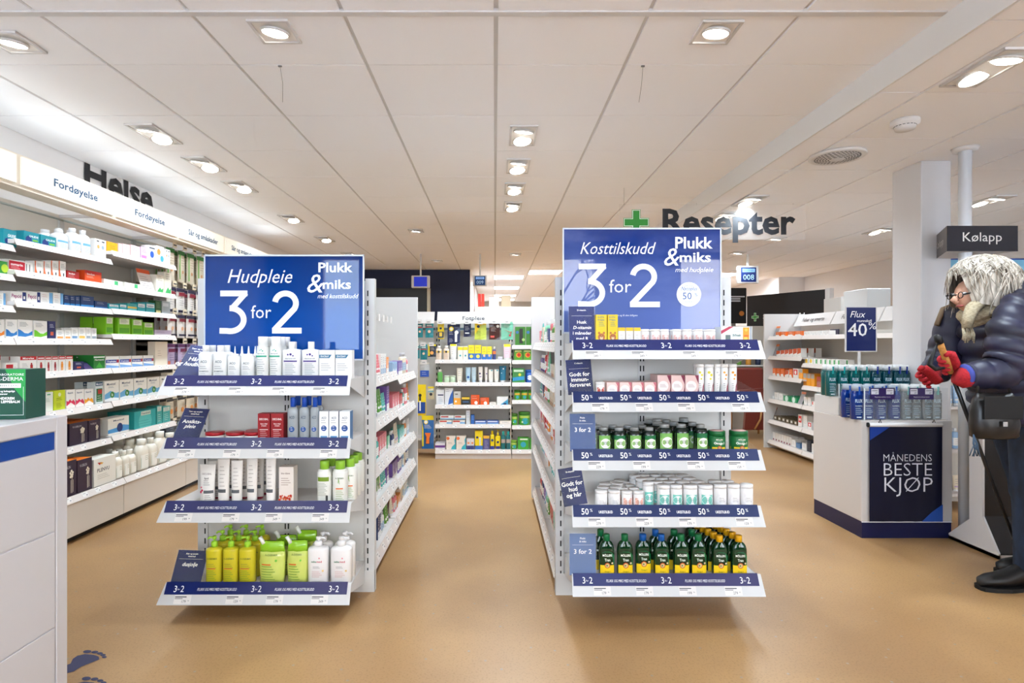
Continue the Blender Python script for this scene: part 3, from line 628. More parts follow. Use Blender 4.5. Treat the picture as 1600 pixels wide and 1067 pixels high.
orandr = C_(WH, ('c', .3, .65, .22, (240, 150, 60)), ('c', .7, .3, .22, (60, 160, 180)), ('l', .2, .8, .85, .93, 2, (150, 150, 150)))
whiteb = C_((240, 238, 235), ('c', .3, .6, .12, (210, 160, 90)), ('c', .7, .6, .12, (150, 170, 190)), ('r', .15, .35, .85, .92, (60, 60, 60)), ('r', .6, .85, .85, .92, (60, 60, 60)), ('r', .1, .9, .2, .45, (248, 248, 248)))
flatw = C_((240, 238, 228), ('r', .55, .75, .2, .9, (60, 180, 110)), ('l', .1, .5, .3, .6, 2, (190, 190, 170)))
whgrn = C_((236, 230, 215), ('p', [(.1, .05), (.9, .05), (.95, .3), (.7, .2), (.5, .32), (.3, .2)], (60, 180, 100)), ('l', .2, .8, .7, .9, 3, (140, 130, 120)))
lact = lambda w, h: bottle(w, min(w, .07), h, (235, 237, 238), (240, 240, 240), .42, .17, .2, (('r', 0, 1, .1, .75, (225, 235, 242)), ('r', 0, 1, .6, .75, (110, 175, 215)), ('l', .2, .8, .2, .5, 4, (140, 160, 180)), ('r', .7, .9, .05, .15, (240, 160, 40))), (0.02, .98))
novals = lambda w, h: bottle(w, min(w, .07), h, (236, 230, 216), (240, 238, 228), .5, .2, .18, (('r', 0, 1, .05, .8, (246, 244, 236)), ('p', [(.1, .1), (.9, .1), (.9, .45), (.5, .35), (.1, .65)], (20, 135, 95)), ('l', .4, .9, .5, .7, 3, (150, 160, 120))), (0.02, .98))
leafc = lambda w, h: card_(w, h, (225, 215, 210), (220, 90, 50))
def card_(w, h, col, hd):
    m = M(); m.add([(-w/2, 0, 0), (w/2, 0, 0), (w/2, .05, h), (-w/2, .05, h), (-w/2, .002, 0), (w/2, .002, 0), (w/2, .052, h), (-w/2, .052, h)], [(0,1,2,3), (7,6,5,4), (3,2,6,7), (0,4,5,1), (1,5,6,2), (0,3,7,4)], mat(col))
    wp = lambda x, z, q=0: (x, .05*z/h-.0006-q, z)
    decos(m, (('r', 0, 1, .82, 1, hd), ('l', .12, .8, .15, .65, 6, (120, 110, 110))), w, h, warp=wp); return [('card', m)]
W_(levN[0], 0, 0, [(5, 26, 359, galv, 'medicine_box', 'teal box with blue figure')])
W_(levM[0], 1, 0, [(37, 62, 363, galv, 'medicine_box', 'teal box with blue figure'), (63, 88, 369, galv, 'medicine_box', 'teal box with blue figure'),
  (90, 111, 359, lact, 'medicine_bottle', 'large white bottle with blue label', 2, .08), (113, 130, 357, lact, 'medicine_bottle', 'large white bottle with blue label', 2, .08), (130, 145, 360.5, lact, 'medicine_bottle', 'large white bottle with blue label', 2, .08),
  (148, 166, 374.5, whiteb, 'medicine_box', 'white box with two small pictures')])
W_(levF[0], 2, 0, [(167, 184, 379, orangb, 'medicine_box', 'low orange box'), (185, 191, 381, pinkb, 'medicine_box', 'pale pink box'), (191.5, 203, 382, pinkb, 'medicine_box', 'pale pink box'), (204, 219, 384, pinkb, 'medicine_box', 'pale pink box'),
  (220, 231, 387, lilac, 'medicine_box', 'lilac box'), (232, 243, 384, bluedr, 'medicine_box', 'white box with blue drop'), (244, 257, 385, orandr, 'medicine_box', 'white box with orange and teal dots'), (258, 266, 390, whiteb, 'medicine_box', 'narrow white box')])
W_(levN[1], 0, 1, [(-8, 11.5, 408, C_((50, 150, 60), ('c', .8, .5, .3, (190, 220, 60))), 'medicine_box', 'green box with yellow glow')])
W_(levM[1], 1, 1, [(13, 52, 408, samarin, 'medicine_box', 'red and white box with drinking glass picture'), (54, 67, 408.5, novl, 'medicine_box', 'white box with orange curve', 2, .06), (68, 79, 409, novl, 'medicine_box', 'white box with orange curve', 2, .06), (79.5, 91, 408, novl, 'medicine_box', 'white box with orange curve'), (91.5, 103, 408.5, novl, 'medicine_box', 'white box with orange curve'),
  (104, 124, 424, imod, 'medicine_box', 'low dark red box', 2, .06), (132, 159, 424, imod2, 'medicine_box', 'red and orange box')])
W_(levF[1], 2, 1, [(162, 192, 438, flatw, 'medicine_box', 'flat white box with green tab'), (195, 222, 443, flatw, 'medicine_box', 'flat white box with green tab'), (222, 243, 421, leafc, 'info_card', 'leaning card with orange header'), (244, 256, 430, whgrn, 'medicine_box', 'tall cream box with green foot'), (257, 268, 426, whgrn, 'medicine_box', 'tall cream box with green foot')])
W_(levN[2], 0, 2, [(-4, 9, 458, bluebar, 'medicine_box', 'white box with blue bar')])
W_(levM[2], 1, 2, [(16, 41, 456, pepcid, 'medicine_box', 'white box with purple word and navy end'), (42, 63, 456, pepcid, 'medicine_box', 'white box with purple word and navy end'), (63.5, 82.5, 457, bluebar, 'medicine_box', 'white box with blue bar'), (83, 99, 458, bluebar, 'medicine_box', 'white box with blue bar'),
  (100, 109, 461, dblue, 'medicine_box', 'narrow dark blue box'), (109.5, 117.5, 462, dblue, 'medicine_box', 'narrow dark blue box'), (118, 125, 462.5, dblue, 'medicine_box', 'narrow dark blue box'), (126, 147, 463, dblue, 'medicine_box', 'wide dark blue box', 2, .1), (148, 168, 471, dblue, 'medicine_box', 'low dark blue box')])
W_(levF[2], 2, 2, [(170, 186, 475, tealbx, 'medicine_box', 'small teal box with white band'), (187, 198, 475, tealbx, 'medicine_box', 'small teal box with white band'), (199, 214, 474.5, tealor, 'medicine_box', 'small teal box with orange band'), (215, 227, 473, tealbx, 'medicine_box', 'small teal box with white band'), (228, 242, 473, tealbx, 'medicine_box', 'small teal box with white band'),
  (243, 252, 470, C_((45, 90, 50), ('r', .1, .9, .05, .25, (220, 210, 150)), ('l', .2, .8, .5, .8, 3, (150, 190, 130))), 'medicine_box', 'dark green box'), (253, 266, 471, C_((170, 180, 185), ('r', .1, .8, .6, .85, (210, 215, 220))), 'medicine_box', 'grey box')])
W_(levN[3], 0, 3, [(-10, 7, 499, wave((230, 130, 40)), 'medicine_box', 'white box with orange wave')])
W_(levM[3], 1, 3, [(9, 27, 499.5, wave((40, 120, 190)), 'medicine_box', 'white box with blue wave'), (27.5, 51, 500, wave((40, 120, 190)), 'medicine_box', 'white box with blue wave'), (53, 74, 501.5, wave((110, 190, 40)), 'medicine_box', 'white box with green wave'), (75, 87, 502, navybx, 'medicine_box', 'narrow navy box'),
  (88, 100, 516, small((240, 160, 90)), 'medicine_box', 'small white box with orange foot'), (101, 111, 516, small((240, 160, 90)), 'medicine_box', 'small white box with orange foot', 2, .06), (111.5, 122, 513, small((110, 150, 190)), 'medicine_box', 'small white box with blue foot', 2, .06), (122.5, 134, 512, small((235, 190, 90)), 'medicine_box', 'small white box with yellow foot', 2, .06), (134.5, 142, 512, small((150, 160, 170)), 'medicine_box', 'small white box with grey foot', 2, .06), (143, 151, 513, small((150, 160, 170)), 'medicine_box', 'small white box with grey foot')])
W_(levF[3], 2, 3, [(165, 177, 495.5, greenh, 'medicine_box', 'tall bright green box', 2, .09), (184, 204, 497, greenh, 'medicine_box', 'tall bright green box', 2, .09), (206, 223, 499, greenh, 'medicine_box', 'tall bright green box', 2, .09), (224, 240, 504, greenh, 'medicine_box', 'short bright green box'), (241, 268, 516, purfl, 'medicine_box', 'low pale purple box', 2, .07)])
W_(levN[4], 0, 4, [(-16, 1, 556, humanw, 'medicine_box', 'white box with red top')])
W_(levM[4], 1, 4, [(9, 28, 567, C_(WH, ('r', 0, .6, .15, .85, (190, 30, 40)), ('l', .65, .95, .3, .6, 3, (130, 130, 130))), 'medicine_box', 'low white box with red panel'), (31, 57.5, 557, humanw, 'medicine_box', 'wide box with red figure', 2, .06), (58, 70, 557, human((170, 40, 40)), 'medicine_box', 'narrow box with red figure', 2, .06), (70.5, 80.5, 557, human((165, 35, 40)), 'medicine_box', 'narrow box with red figure', 2, .06), (81, 91, 557, human((165, 35, 40)), 'medicine_box', 'narrow box with red figure', 2, .06), (91.5, 102, 556.5, human((235, 150, 40)), 'medicine_box', 'narrow box with orange figure'), (102.5, 114, 556, human((235, 150, 40)), 'medicine_box', 'narrow box with orange figure'),
  (115, 131, 565, navybx, 'medicine_box', 'low dark blue box'), (134, 150, 566, lambda w, h: card_(w, h, (110, 90, 170), (60, 50, 120)), 'info_card', 'leaning violet card'), (146, 164, 555, greend, 'medicine_box', 'green box with white stripe', 2, .11)])
W_(levF[4], 2, 4, [(165, 186, 557, blueo, 'medicine_box', 'white box with blue band'), (187, 205, 556.5, blueo, 'medicine_box', 'white box with blue band'), (206, 223, 556, blueo, 'medicine_box', 'white box with blue band'), (224, 240, 555.5, blueo, 'medicine_box', 'white box with blue band'), (242, 262, 534, C_((232, 222, 205), ('l', .2, .5, .4, .6, 3, (170, 160, 150))), 'medicine_box', 'tall plain cream box')])
W_(levN[5], 0, 5, [(-14, 3, 626, affen, 'medicine_box', 'white box with green round emblem')])
W_(levM[5], 1, 5, [(4, 27.5, 624, affen, 'medicine_box', 'white box with green round emblem', 2, .06), (28, 47, 622, affen, 'medicine_box', 'white box with green round emblem', 2, .06), (50, 66, 619, beigeb, 'medicine_box', 'grey beige box with green line'), (67, 83, 613, paleg, 'medicine_box', 'pale box with green edge', 2, .06), (84, 102, 610, lime, 'medicine_box', 'lime yellow box'),
  (103.5, 117.5, 609, resorb((225, 50, 90)), 'medicine_box', 'white box with pink mountains'), (118, 131.5, 608.5, resorb((225, 50, 90)), 'medicine_box', 'white box with pink mountains'), (132, 146, 608, resorb((245, 170, 40)), 'medicine_box', 'white box with orange mountains'), (149, 161, 597, movd, 'medicine_box', 'narrow box with green panel', 2, .08)])
W_(levF[5], 2, 5, [(163, 186, 595, movi, 'medicine_box', 'cream box with blue hills'), (187, 208.5, 593, movi, 'medicine_box', 'cream box with blue hills'), (209, 229.6, 591, movi, 'medicine_box', 'cream box with blue hills'), (230, 249.5, 589.5, movi, 'medicine_box', 'cream box with blue hills'), (250, 266, 588, movi, 'medicine_box', 'cream box with blue hills')])
W_(levN[6], 0, 6, [(-12, 8, 690, visib, 'fibre_box', 'dark purple box with orange top')])
W_(levM[6], 1, 6, [(28, 54, 676, visib, 'fibre_box', 'dark purple box with orange top'), (55, 78, 668, visib, 'fibre_box', 'dark purple box with orange top', 2, .11), (78.5, 105, 666, visib, 'fibre_box', 'dark purple box with orange top', 2, .11), (108, 137.5, 660, visib, 'fibre_box', 'dark purple box with orange top', 2, .11), (138, 157, 656, visib, 'fibre_box', 'dark purple box with orange top', 2, .11)])
W_(levF[6], 2, 6, [(168, 202, 652, movb, 'medicine_box', 'wide cream box with blue hills'), (209, 244, 641, tealL, 'incontinence_box', 'large teal box with pale badge', 2, .1), (245, 253, 634, tealS, 'incontinence_box', 'tall teal box'), (254, 266, 635, tealS, 'incontinence_box', 'tall teal box')])
W_(.272, 1, 7, [(60, 90, 730, visib, 'fibre_box', 'dark purple box with orange top'), (92, 120, 721, visib, 'fibre_box', 'dark purple box with orange top', 2, .11), (120.5, 144, 717, visib, 'fibre_box', 'dark purple box with orange top', 2, .11), (146, 181.5, 714, plenvu, 'medicine_box', 'large cream box with small flag mark'), (182, 194, 706, novals, 'lotion_bottle', 'small white bottle with green label')], -2.455)
W_(.272, 2, 7, [(195.5, 204.5, 704, novals, 'lotion_bottle', 'small white bottle with green label', 2, .07), (205, 216, 702, novals, 'lotion_bottle', 'small white bottle with green label', 3, .07), (220, 236, 686, novals, 'lotion_bottle', 'large white bottle with green label', 3, .08), (237, 248, 684, novals, 'lotion_bottle', 'large white bottle with green label', 3, .08), (249, 264, 674, novals, 'lotion_bottle', 'tall white bottle with green label', 3, .09), (265, 279, 676, novals, 'lotion_bottle', 'tall white bottle with green label', 2, .09)], -2.455)
# --- hanging bags on hooks, bays four and five
def hangbag(w, h, col, head, ds=()):
    m = M(); n = 6; rings = []
    for i in range(n+1):
        t = i/n; z = -h*.0-h*t; b = .010*sin(pi*min(1, max(0, (t-.12)/.88)))+.0008
        rings.append([(-w/2, 0, z), (0, -b, z), (w/2, 0, z), (0, b, z)])
    m.loft(rings[::-1], mat(col, .3, coat=.3), False)
    f = M(); m.rect(-w/2*.98, w/2*.98, -h*.14, -.002, mat(head), -.0035)
    decos(m, ds, w*.9, h*.8, z0=-h*.92, y=-.0135)
    return [('bag', m)]
kinds = [('green and beige', (205, 195, 175), (60, 130, 70), (('r', 0, .14, 0, 1, (90, 160, 60)), ('l', .25, .85, .55, .85, 4, (150, 130, 110)), ('c', .5, .3, .14, (190, 140, 100)))),
         ('white and navy', (228, 225, 220), (40, 40, 80), (('r', .1, .9, .78, .95, (130, 30, 50)), ('l', .2, .8, .35, .65, 4, (120, 120, 130)), ('r', 0, 1, 0, .12, (30, 30, 60)))),
         ('white and navy', (226, 222, 218), (35, 35, 70), (('r', .1, .9, .78, .95, (130, 30, 50)), ('c', .5, .4, .16, (225, 170, 130)), ('r', 0, 1, 0, .1, (30, 30, 60)))),
         ('lilac', (185, 170, 205), (90, 40, 90), (('r', .1, .9, .72, .9, (120, 40, 80)), ('l', .2, .8, .3, .55, 3, (90, 70, 120)), ('r', 0, .3, 0, .25, (220, 120, 90)))),
         ('cream', (218, 205, 182), (235, 225, 205), (('c', .5, .4, .2, (225, 150, 70)), ('l', .2, .8, .65, .85, 3, (110, 100, 90)))),
         ('cream', (215, 202, 180), (60, 60, 60), (('c', .5, .35, .2, (220, 140, 70)), ('l', .2, .8, .65, .85, 3, (110, 100, 90)))),
         ('dark grey', (70, 80, 92), (120, 140, 150), (('r', .1, .9, .1, .5, (60, 110, 140)), ('l', .2, .8, .6, .85, 3, (170, 180, 190))))]
ztops = [1.93, 1.62, 1.40, 1.16, .93, .72, .52]
hts = [.26, .22, .19, .19, .17, .16, .16]
for bi, (ya, yb) in ((3, BAYS[3]), (4, BAYS[4])):
    hk = thing('hook_rack', 'rows of chrome hooks with price tags, %s bay of left wall' % ('fourth' if bi == 3 else 'fifth'), 'hooks', (XB, 0, 0), pi/2)
    for r, zt in enumerate(ztops):
        bar = part('rail', M().box(ya+.02, yb-.02, -.02, -.008, zt-.02, zt+.005, mat((120, 118, 112), .3, metal=.6)), hk)
        k = kinds[r]; n = 5
        if r in (1, 2, 3, 5): part('perforated_back', M().box(ya+.02, yb-.02, -.006, -.001, zt-.3 if r != 5 else zt-.15, zt+.03, mat((120, 112, 100), .6)), hk)
        for i in range(n):
            y = ya+.08+i*(yb-ya-.16)/(n-1)
            part('hook', M().tube([(y, -.02, zt), (y, -.27, zt-.004), (y, -.285, zt+.012)], .0028, chrome, 5), hk)
            m = M(); m.box(y-.028, y+.028, -.291, -.288, zt-.005, zt+.04, mat((222, 208, 182), .5)); m.rect(y-.022, y+.022, zt+.01, zt+.02, ink, -.2925); part('price_tag', m, hk)
            for q in range(3 if r < 3 else 2):
                jx = ((r*7+i*3) % 5-2)*.004
                place(('hb', r), lambda: hangbag(.115, hts[r], k[1], k[2], k[3]), 'hanging_bag', 'hanging %s bandage bag' % k[0], 'bag', '%s hooks, %s bay' % (ORD[r+1], 'fourth' if bi == 3 else 'fifth'), (XB+.255-q*.05, y+jx, zt-.006), pi/2+((i*5+r+q) % 3-1)*.05, q)
# ================================================================== END-CAP DISPLAYS
frame_w = mat((208, 208, 207), .4); panelw = mat((212, 212, 209), .45); slot = mat((25, 28, 30), .8); stripm = noisy('promo_print', (10, 36, 100), (38, 32, 88), 1.2, .3, (1.5, 1, 1), coat=.3)
bluestrip = mat((8, 32, 88), .35)
def print_poster(name, c1, c2, c3, sc, off):
    m = bpy.data.materials.new(name); m.use_nodes = True; n = m.node_tree; b = n.nodes['Principled BSDF']
    t = n.nodes.new('ShaderNodeTexCoord'); z = n.nodes.new('ShaderNodeTexNoise'); z.inputs['Scale'].default_value = sc; z.inputs['Detail'].default_value = 6
    mp = n.nodes.new('ShaderNodeMapping'); mp.inputs['Location'].default_value = off; mp.inputs['Scale'].default_value = (.7, 1, 1.3)
    s = n.nodes.new('ShaderNodeSeparateXYZ'); ad = n.nodes.new('ShaderNodeMath'); ad.operation = 'MULTIPLY_ADD'
    r = n.nodes.new('ShaderNodeValToRGB'); e = r.color_ramp.elements
    e[0].color = (*lin(c1), 1); e[0].position = .18; e[1].color = (*lin(c3), 1); e[1].position = .85; q = e.new(.5); q.color = (*lin(c2), 1)
    n.links.new(t.outputs['Object'], mp.inputs[0]); n.links.new(mp.outputs[0], z.inputs['Vector']); n.links.new(t.outputs['Object'], s.inputs[0])
    ad.inputs[1].default_value = -1.3; n.links.new(s.outputs['Z'], ad.inputs[0]); n.links.new(z.outputs['Fac'], ad.inputs[2])
    sm = n.nodes.new('ShaderNodeMath'); sm.operation = 'ADD'; sm.inputs[1].default_value = .28
    n.links.new(ad.outputs[0], sm.inputs[0]); n.links.new(sm.outputs[0], r.inputs['Fac']); n.links.new(r.outputs[0], b.inputs['Base Color'])
    b.inputs['Roughness'].default_value = .2; b.inputs['Specular IOR Level'].default_value = .1; b.inputs['Coat Weight'].default_value = 1; b.inputs['Coat Roughness'].default_value = .0; b.inputs['Coat IOR'].default_value = 1.45
    return m
posterL = print_poster('poster_left_print', (0, 24, 84), (0, 46, 116), (2, 66, 148), .8, (3, 0, 1))
posterR = print_poster('poster_right_print', (2, 20, 80), (10, 46, 122), (84, 104, 168), 3.2, (1, 2, 0))
def big3(m, x, z, h, w, mt, y):
    pts = [(x, z+h), (x+.78*h*.82, z+h)]
    k = h*.82; cx, cz, r = x+.30*k, z+.33*h, .33*h
    m.stroke([(x+.02*k, z+h-w/2), (x+.78*k, z+h-w/2)], w, mt, y)
    m.stroke([(x+.74*k, z+h-w*.4), (x+.36*k, z+.60*h)], w*.95, mt, y-.0003)
    arc = [(x+.30*k+ (r-w/2)*1.12*sin(a)*1.05, cz+(r-w/2)*cos(a)) for a in [(-.05+i*(pi*.98+.35)/18) for i in range(19)]]
    m.stroke(arc+[(x-.0*k, z+.03*h+w*.35)], w, mt, y-.0006)
def big2(m, x, z, h, w, mt, y):
    k = h*.82; cx, cz, r = x+.38*k, z+h*.70, .30*h
    arc = [(cx-(r-w/2)*1.05*cos(a), cz+(r-w/2)*sin(a)) for a in [(.15+i*(pi*1.18-.15)/16) for i in range(17)]]
    m.stroke(arc+[(x+.06*k, z+w*.6)], w, mt, y)
    m.stroke([(x, z+w/2), (x+.84*k, z+w/2)], w, mt, y-.0004)
def three2(m, x, z, h, mt, y, wp=None):
    m.text('3', x-h*.62, z, h, mt, y, bold=.0, warp=wp); m.text('for', x+h*.02, z+h*.3, h*.28, mt, y, warp=wp); m.text('2', x+h*.7, z, h, mt, y, warp=wp)
def promo(m, x0, x1, zt, h, lean, y0, kind):
    """promotional strip printed over the upper part of a tilted rail"""
    def wp(x, z, q=0): t = (zt-z); return (x, y0-lean*t/h-.0016-q, z)
    W_ = x1-x0; hs = h*.52
    m.rect(x0, x1, zt-hs, zt+.004, stripm if kind == '3' else bluestrip, warp=wp)
    wq = lambda x, z: wp(x, z, .0006); zc = zt-hs*.78; hh = hs*.55
    if kind == '3':
        for f in (.075, .5, .925): three2(m, x0+W_*f, zc, hh, txtw, 0, wq)
        for f in (.285, .71): m.text('PLUKK OG MIKS MED KOSTTILSKUDD', x0+W_*f, zc+hh*.2, hh*.42, txtw, 0, warp=wq, shear=.2, width=W_*.215)
    else:
        for f in (.07, .28, .49, .70, .91): m.text('50', x0+W_*f-.005, zc, hh, txtw, 0, warp=wq, bold=.01); m.text('%', x0+W_*f+hh*.95, zc+hh*.45, hh*.5, txtw, 0, warp=wq)
        for f in (.175, .385, .595, .805): m.text('UKESTILBUD', x0+W_*f, zc+hh*.2, hh*.42, txtw, 0, warp=wq, bold=.02, width=W_*.075)
def upright(m, x, w, yf, z0, z1, slots):
    m.box(x, x+w, yf, yf+.04, z0, z1, frame_w)
    for sx in slots:
        z = z0+.04
        while z < z1-.05: m.rect(sx-.003, sx+.003, z, z+.026, slot, yf-.0008); z += .046
def endcap(name, lb, yf, xo0, xo1, sl0, sl1, zt, sh, yl, x0, x1, kinds, lean=.04, rh=.076):
    t = thing('end_display', lb, 'display', (0, 0, 0), 0, 'end displays')
    part('back_panel', M().box(xo0+.02, xo1-.02, yf+.012, yf+.03, .05, zt-.01, panelw), t)
    mid = (sl0+sl1)/2
    for a, b, ss in ((xo0, sl0+.012, (sl0,)), (sl1-.012, xo1, (sl1,))):
        m = M(); upright(m, a, b-a, yf, .0 if a > 0 else .0, zt, ss); part('upright', m, t)
    m = M(); m.box(mid-.016, mid+.016, yf+.006, yf+.012, .05, zt-.05, frame_w)
    for sx in (mid-.007, mid+.007):
        z = .06
        while z < zt-.3: m.rect(sx-.003, sx+.003, z, z+.026, slot, yf+.005); z += .046
    part('centre_rail', m, t)
    part('base_plinth', M().box(xo0, xo1, yf-.002, yf+.012, .0, .10, panelw), t)
    for q in (xo0+.05, xo1-.05): part('foot', M().box(q-.02, q+.02, yf+.012, yf+.04, -.0, .02, black), t)
    for i, (z, kd) in enumerate(zip(sh, kinds)):
        s = M(); s.box(x0+.0048, x1-.0048, yl, yf+.012, z-.014, z, shelfw); os_ = part('shelf', s, t)
        for q in (x0, x1-.004):
            b = M(); b.add([(q, yl, z-.0), (q, yf, z), (q, yf, z-.10), (q, yl, z-.03), (q+.004, yl, z-.0), (q+.004, yf, z), (q+.004, yf, z-.10), (q+.004, yl, z-.03)], [(0,3,2,1), (4,5,6,7), (0,1,5,4), (3,7,6,2), (0,4,7,3), (1,2,6,5)], frame_w); part('bracket', b, os_)
            b = M(); q += .0007; zg = z+.001; b.add([(q, yl, zg), (q, yf-.02, zg), (q, yf-.02, z+.055), (q, yl, z+.012), (q+.0025, yl, zg), (q+.0025, yf-.02, zg), (q+.0025, yf-.02, z+.055), (q+.0025, yl, z+.012)], [(0,3,2,1), (4,5,6,7), (0,1,5,4), (3,7,6,2), (0,4,7,3)], acryl); part('side_guard', b, os_, label='clear side guard')
        r = M(); rail(r, x0-.004, x1+.004, z+.012, rh, lean, frame_w, yl)
        r.add([(x0-.004, yl, z+.012), (x0-(.022 if x0 < 0 else .006), yl-lean, z+.012-rh), (x0-.004, yl-lean, z+.012-rh)], [(0,1,2)], frame_w); r.add([(x1+.004, yl, z+.012), (x1+.004, yl-lean, z+.012-rh), (x1+(.006 if x0 < 0 else .008), yl-lean, z+.012-rh)], [(0,1,2)], frame_w)
        part('price_rail', r, os_)
        r = M(); promo(r, x0, x1-.01, z+.012, rh, lean, yl, kd); part('promo_strip', r, os_, label='blue promotional strip')
        # price tickets on the lower half of the rail
        m = M(); rnd = random.Random(i*3+int(x0*10)); n = 4
        def P(x, zz, o=.001): tt = (z+.012-zz); return (x, yl-lean*tt/rh-o, zz)
        zl = z+.012-rh*.54; zb = z+.012-rh*.94
        for k in range(n):
            cx = x0+(x1-x0)*(k+.62+rnd.uniform(-.12, .12))/n-.03
            m.add([P(cx-.03, zb), P(cx+.04, zb), P(cx+.04, zl), P(cx-.03, zl)], [(0,1,2,3)], tick)
            m.rect(cx-.028, cx+.02, zl-.008, zl-.005, ink, warp=lambda a, b: P(a, b, .0016)); m.rect(cx-.028, cx+.005, zl-.013, zl-.011, ink, warp=lambda a, b: P(a, b, .0016))
            m.text('%d' % rnd.choice([179, 199, 229, 159, 349, 279]), cx+.012, zb+.004, .009, ink, warp=lambda a, b: P(a, b, .0016)); m.text('90', cx+.03, zb+.009, .004, ink, warp=lambda a, b: P(a, b, .0016))
        part('price_ticket', m, os_, kind='stuff')
    return t
LZ = [.151, .491, .756, 1.016][::-1]; RZ = [.203, .485, .715, .952, 1.166][::-1]
LZ = [z-.012 for z in LZ]; RZ = [z-.012 for z in RZ]
YLF, YRF = 2.43, 2.39
endcap('l', 'left white end display under blue poster Hudpleie 3 for 2', 2.695, -1.380, -.559, -1.346, -.590, 1.456, LZ, YLF, -1.374, -.605, '3333')
endcap('r', 'right white end display under blue poster Kosttilskudd 3 for 2', 2.66, .279, 1.084, .303, 1.051, 1.458, RZ, YRF, .322, 1.092, '35553')
# posters
def poster(lb, x0, x1, zb, zt, y, m_, draw):
    t = thing('poster', lb, 'poster', ((x0+x1)/2, y, (zb+zt)/2)); w, h = (x1-x0)/2, (zt-zb)/2
    part('sheet', M().box(-w+.003, w-.003, -.001, .003, -h+.003, h-.003, m_), t)
    f = M()
    for a in ((-w-.003, w+.003, h-.004, h+.003), (-w-.003, w+.003, -h-.003, -h+.004)): f.box(a[0], a[1], -.003, .005, a[2], a[3], acryl if 0 else mat((205, 215, 225), .2))
    for a in ((-w-.003, -w+.003), (w-.003, w+.003)): f.box(a[0], a[1], -.003, .005, -h, h, mat((205, 215, 225), .2))
    part('holder_edge', f, t)
    m = M(); draw(m, w, h); part('lettering', m, t)
    for q in (-.7, .7): part('clip', M().box(w*q-.02, w*q+.02, .005, .03, -h-.02, h*.2, acryl), t)
yp = 2.665*1.0; pw_ = mat((238, 242, 250), .25, coat=1)
def dl(m, w, h):
    g = lambda px, py: (X(px, 2.63)-(X(319, 2.63)+X(568, 2.63))/2, Z(py, 2.63)-(Z(399, 2.63)+Z(562, 2.63))/2)
    x, z = g(405, 442); m.text('Hudpleie', x, z, .062, pw_, -.003, shear=.28, width=X(455, 2.63)-X(356, 2.63))
    x, z = g(343, 522); x2, zt_ = g(343, 454); big3(m, x, z, zt_-z, .026, pw_, -.003)
    x, z = g(408, 497); m.text('for', x, z, .058, pw_, -.003, width=.092)
    x, z = g(425, 521); big2(m, x, z, zt_-z, .026, pw_, -.003)
    x, z = g(524, 425); m.text('Plukk', x, z, .042, pw_, -.003, bold=.02, width=.155)
    x, z = g(526, 451); m.text('miks', x, z, .04, pw_, -.003, bold=.02, width=.128)
    x, z = g(491, 457); m.text('&', x, z, .085, pw_, -.003, shear=.2)
    x, z = g(527, 466); m.text('med kosttilskudd', x, z, .02, pw_, -.003, shear=.28, width=.18)
poster('blue left poster reading Hudpleie 3 for 2, Plukk & miks', X(320, 2.63), X(568, 2.63), Z(562, 2.63), Z(399, 2.63), 2.63, posterL, dl)
def dr(m, w, h):
    Y_ = 2.6; g = lambda px, py: (X(px, Y_)-(X(880, Y_)+X(1126, Y_))/2, Z(py, Y_)-(Z(357, Y_)+Z(520, Y_))/2)
    x, z = g(963, 397); m.text('Kosttilskudd', x, z, .053, pw_, -.003, shear=.28, width=X(1020, Y_)-X(907, Y_))
    x, z = g(903, 480); x2, zt_ = g(903, 412); big3(m, x, z, zt_-z, .025, pw_, -.003)
    x, z = g(969, 457); m.text('for', x, z, .058, pw_, -.003, width=.1)
    x, z = g(984, 480); big2(m, x, z, zt_-z, .025, pw_, -.003)
    x, z = g(1084, 388); m.text('Plukk', x, z, .05, pw_, -.003, bold=.02, width=.168)
    x, z = g(1086, 409); m.text('miks', x, z, .042, pw_, -.003, bold=.02, width=.14)
    x, z = g(1048, 415); m.text('&', x, z, .08, pw_, -.003, shear=.2)
    x, z = g(1084, 425); m.text('med hudpleie', x, z, .021, pw_, -.003, shear=.28, width=.168)
    x, z = g(1076, 460); m.disc(x, z, .055, mat((240, 244, 250), .3), -.0035, n=28); bl = mat((40, 90, 160), .4)
    m.text('Nycoplus', x, z+.018, .017, bl, -.0045, shear=.25, width=.07); m.text('50', x-.008, z-.022, .03, bl, -.0045); m.text('%', x+.032, z-.008, .014, bl, -.0045)
    m.text('Gjelder utvalgte', x, z+.036, .004, bl, -.0045); m.text('til og med uke', x, z-.035, .004, bl, -.0045)
    x, z = g(974, 494); m.text('Velg fritt og få den billigste', x, z, .008, pw_, -.003, shear=.2)
poster('blue cloudy right poster reading Kosttilskudd 3 for 2, Plukk & miks', X(880, 2.6), X(1126, 2.6), Z(520, 2.6), Z(357, 2.6), 2.6, posterR, dr)
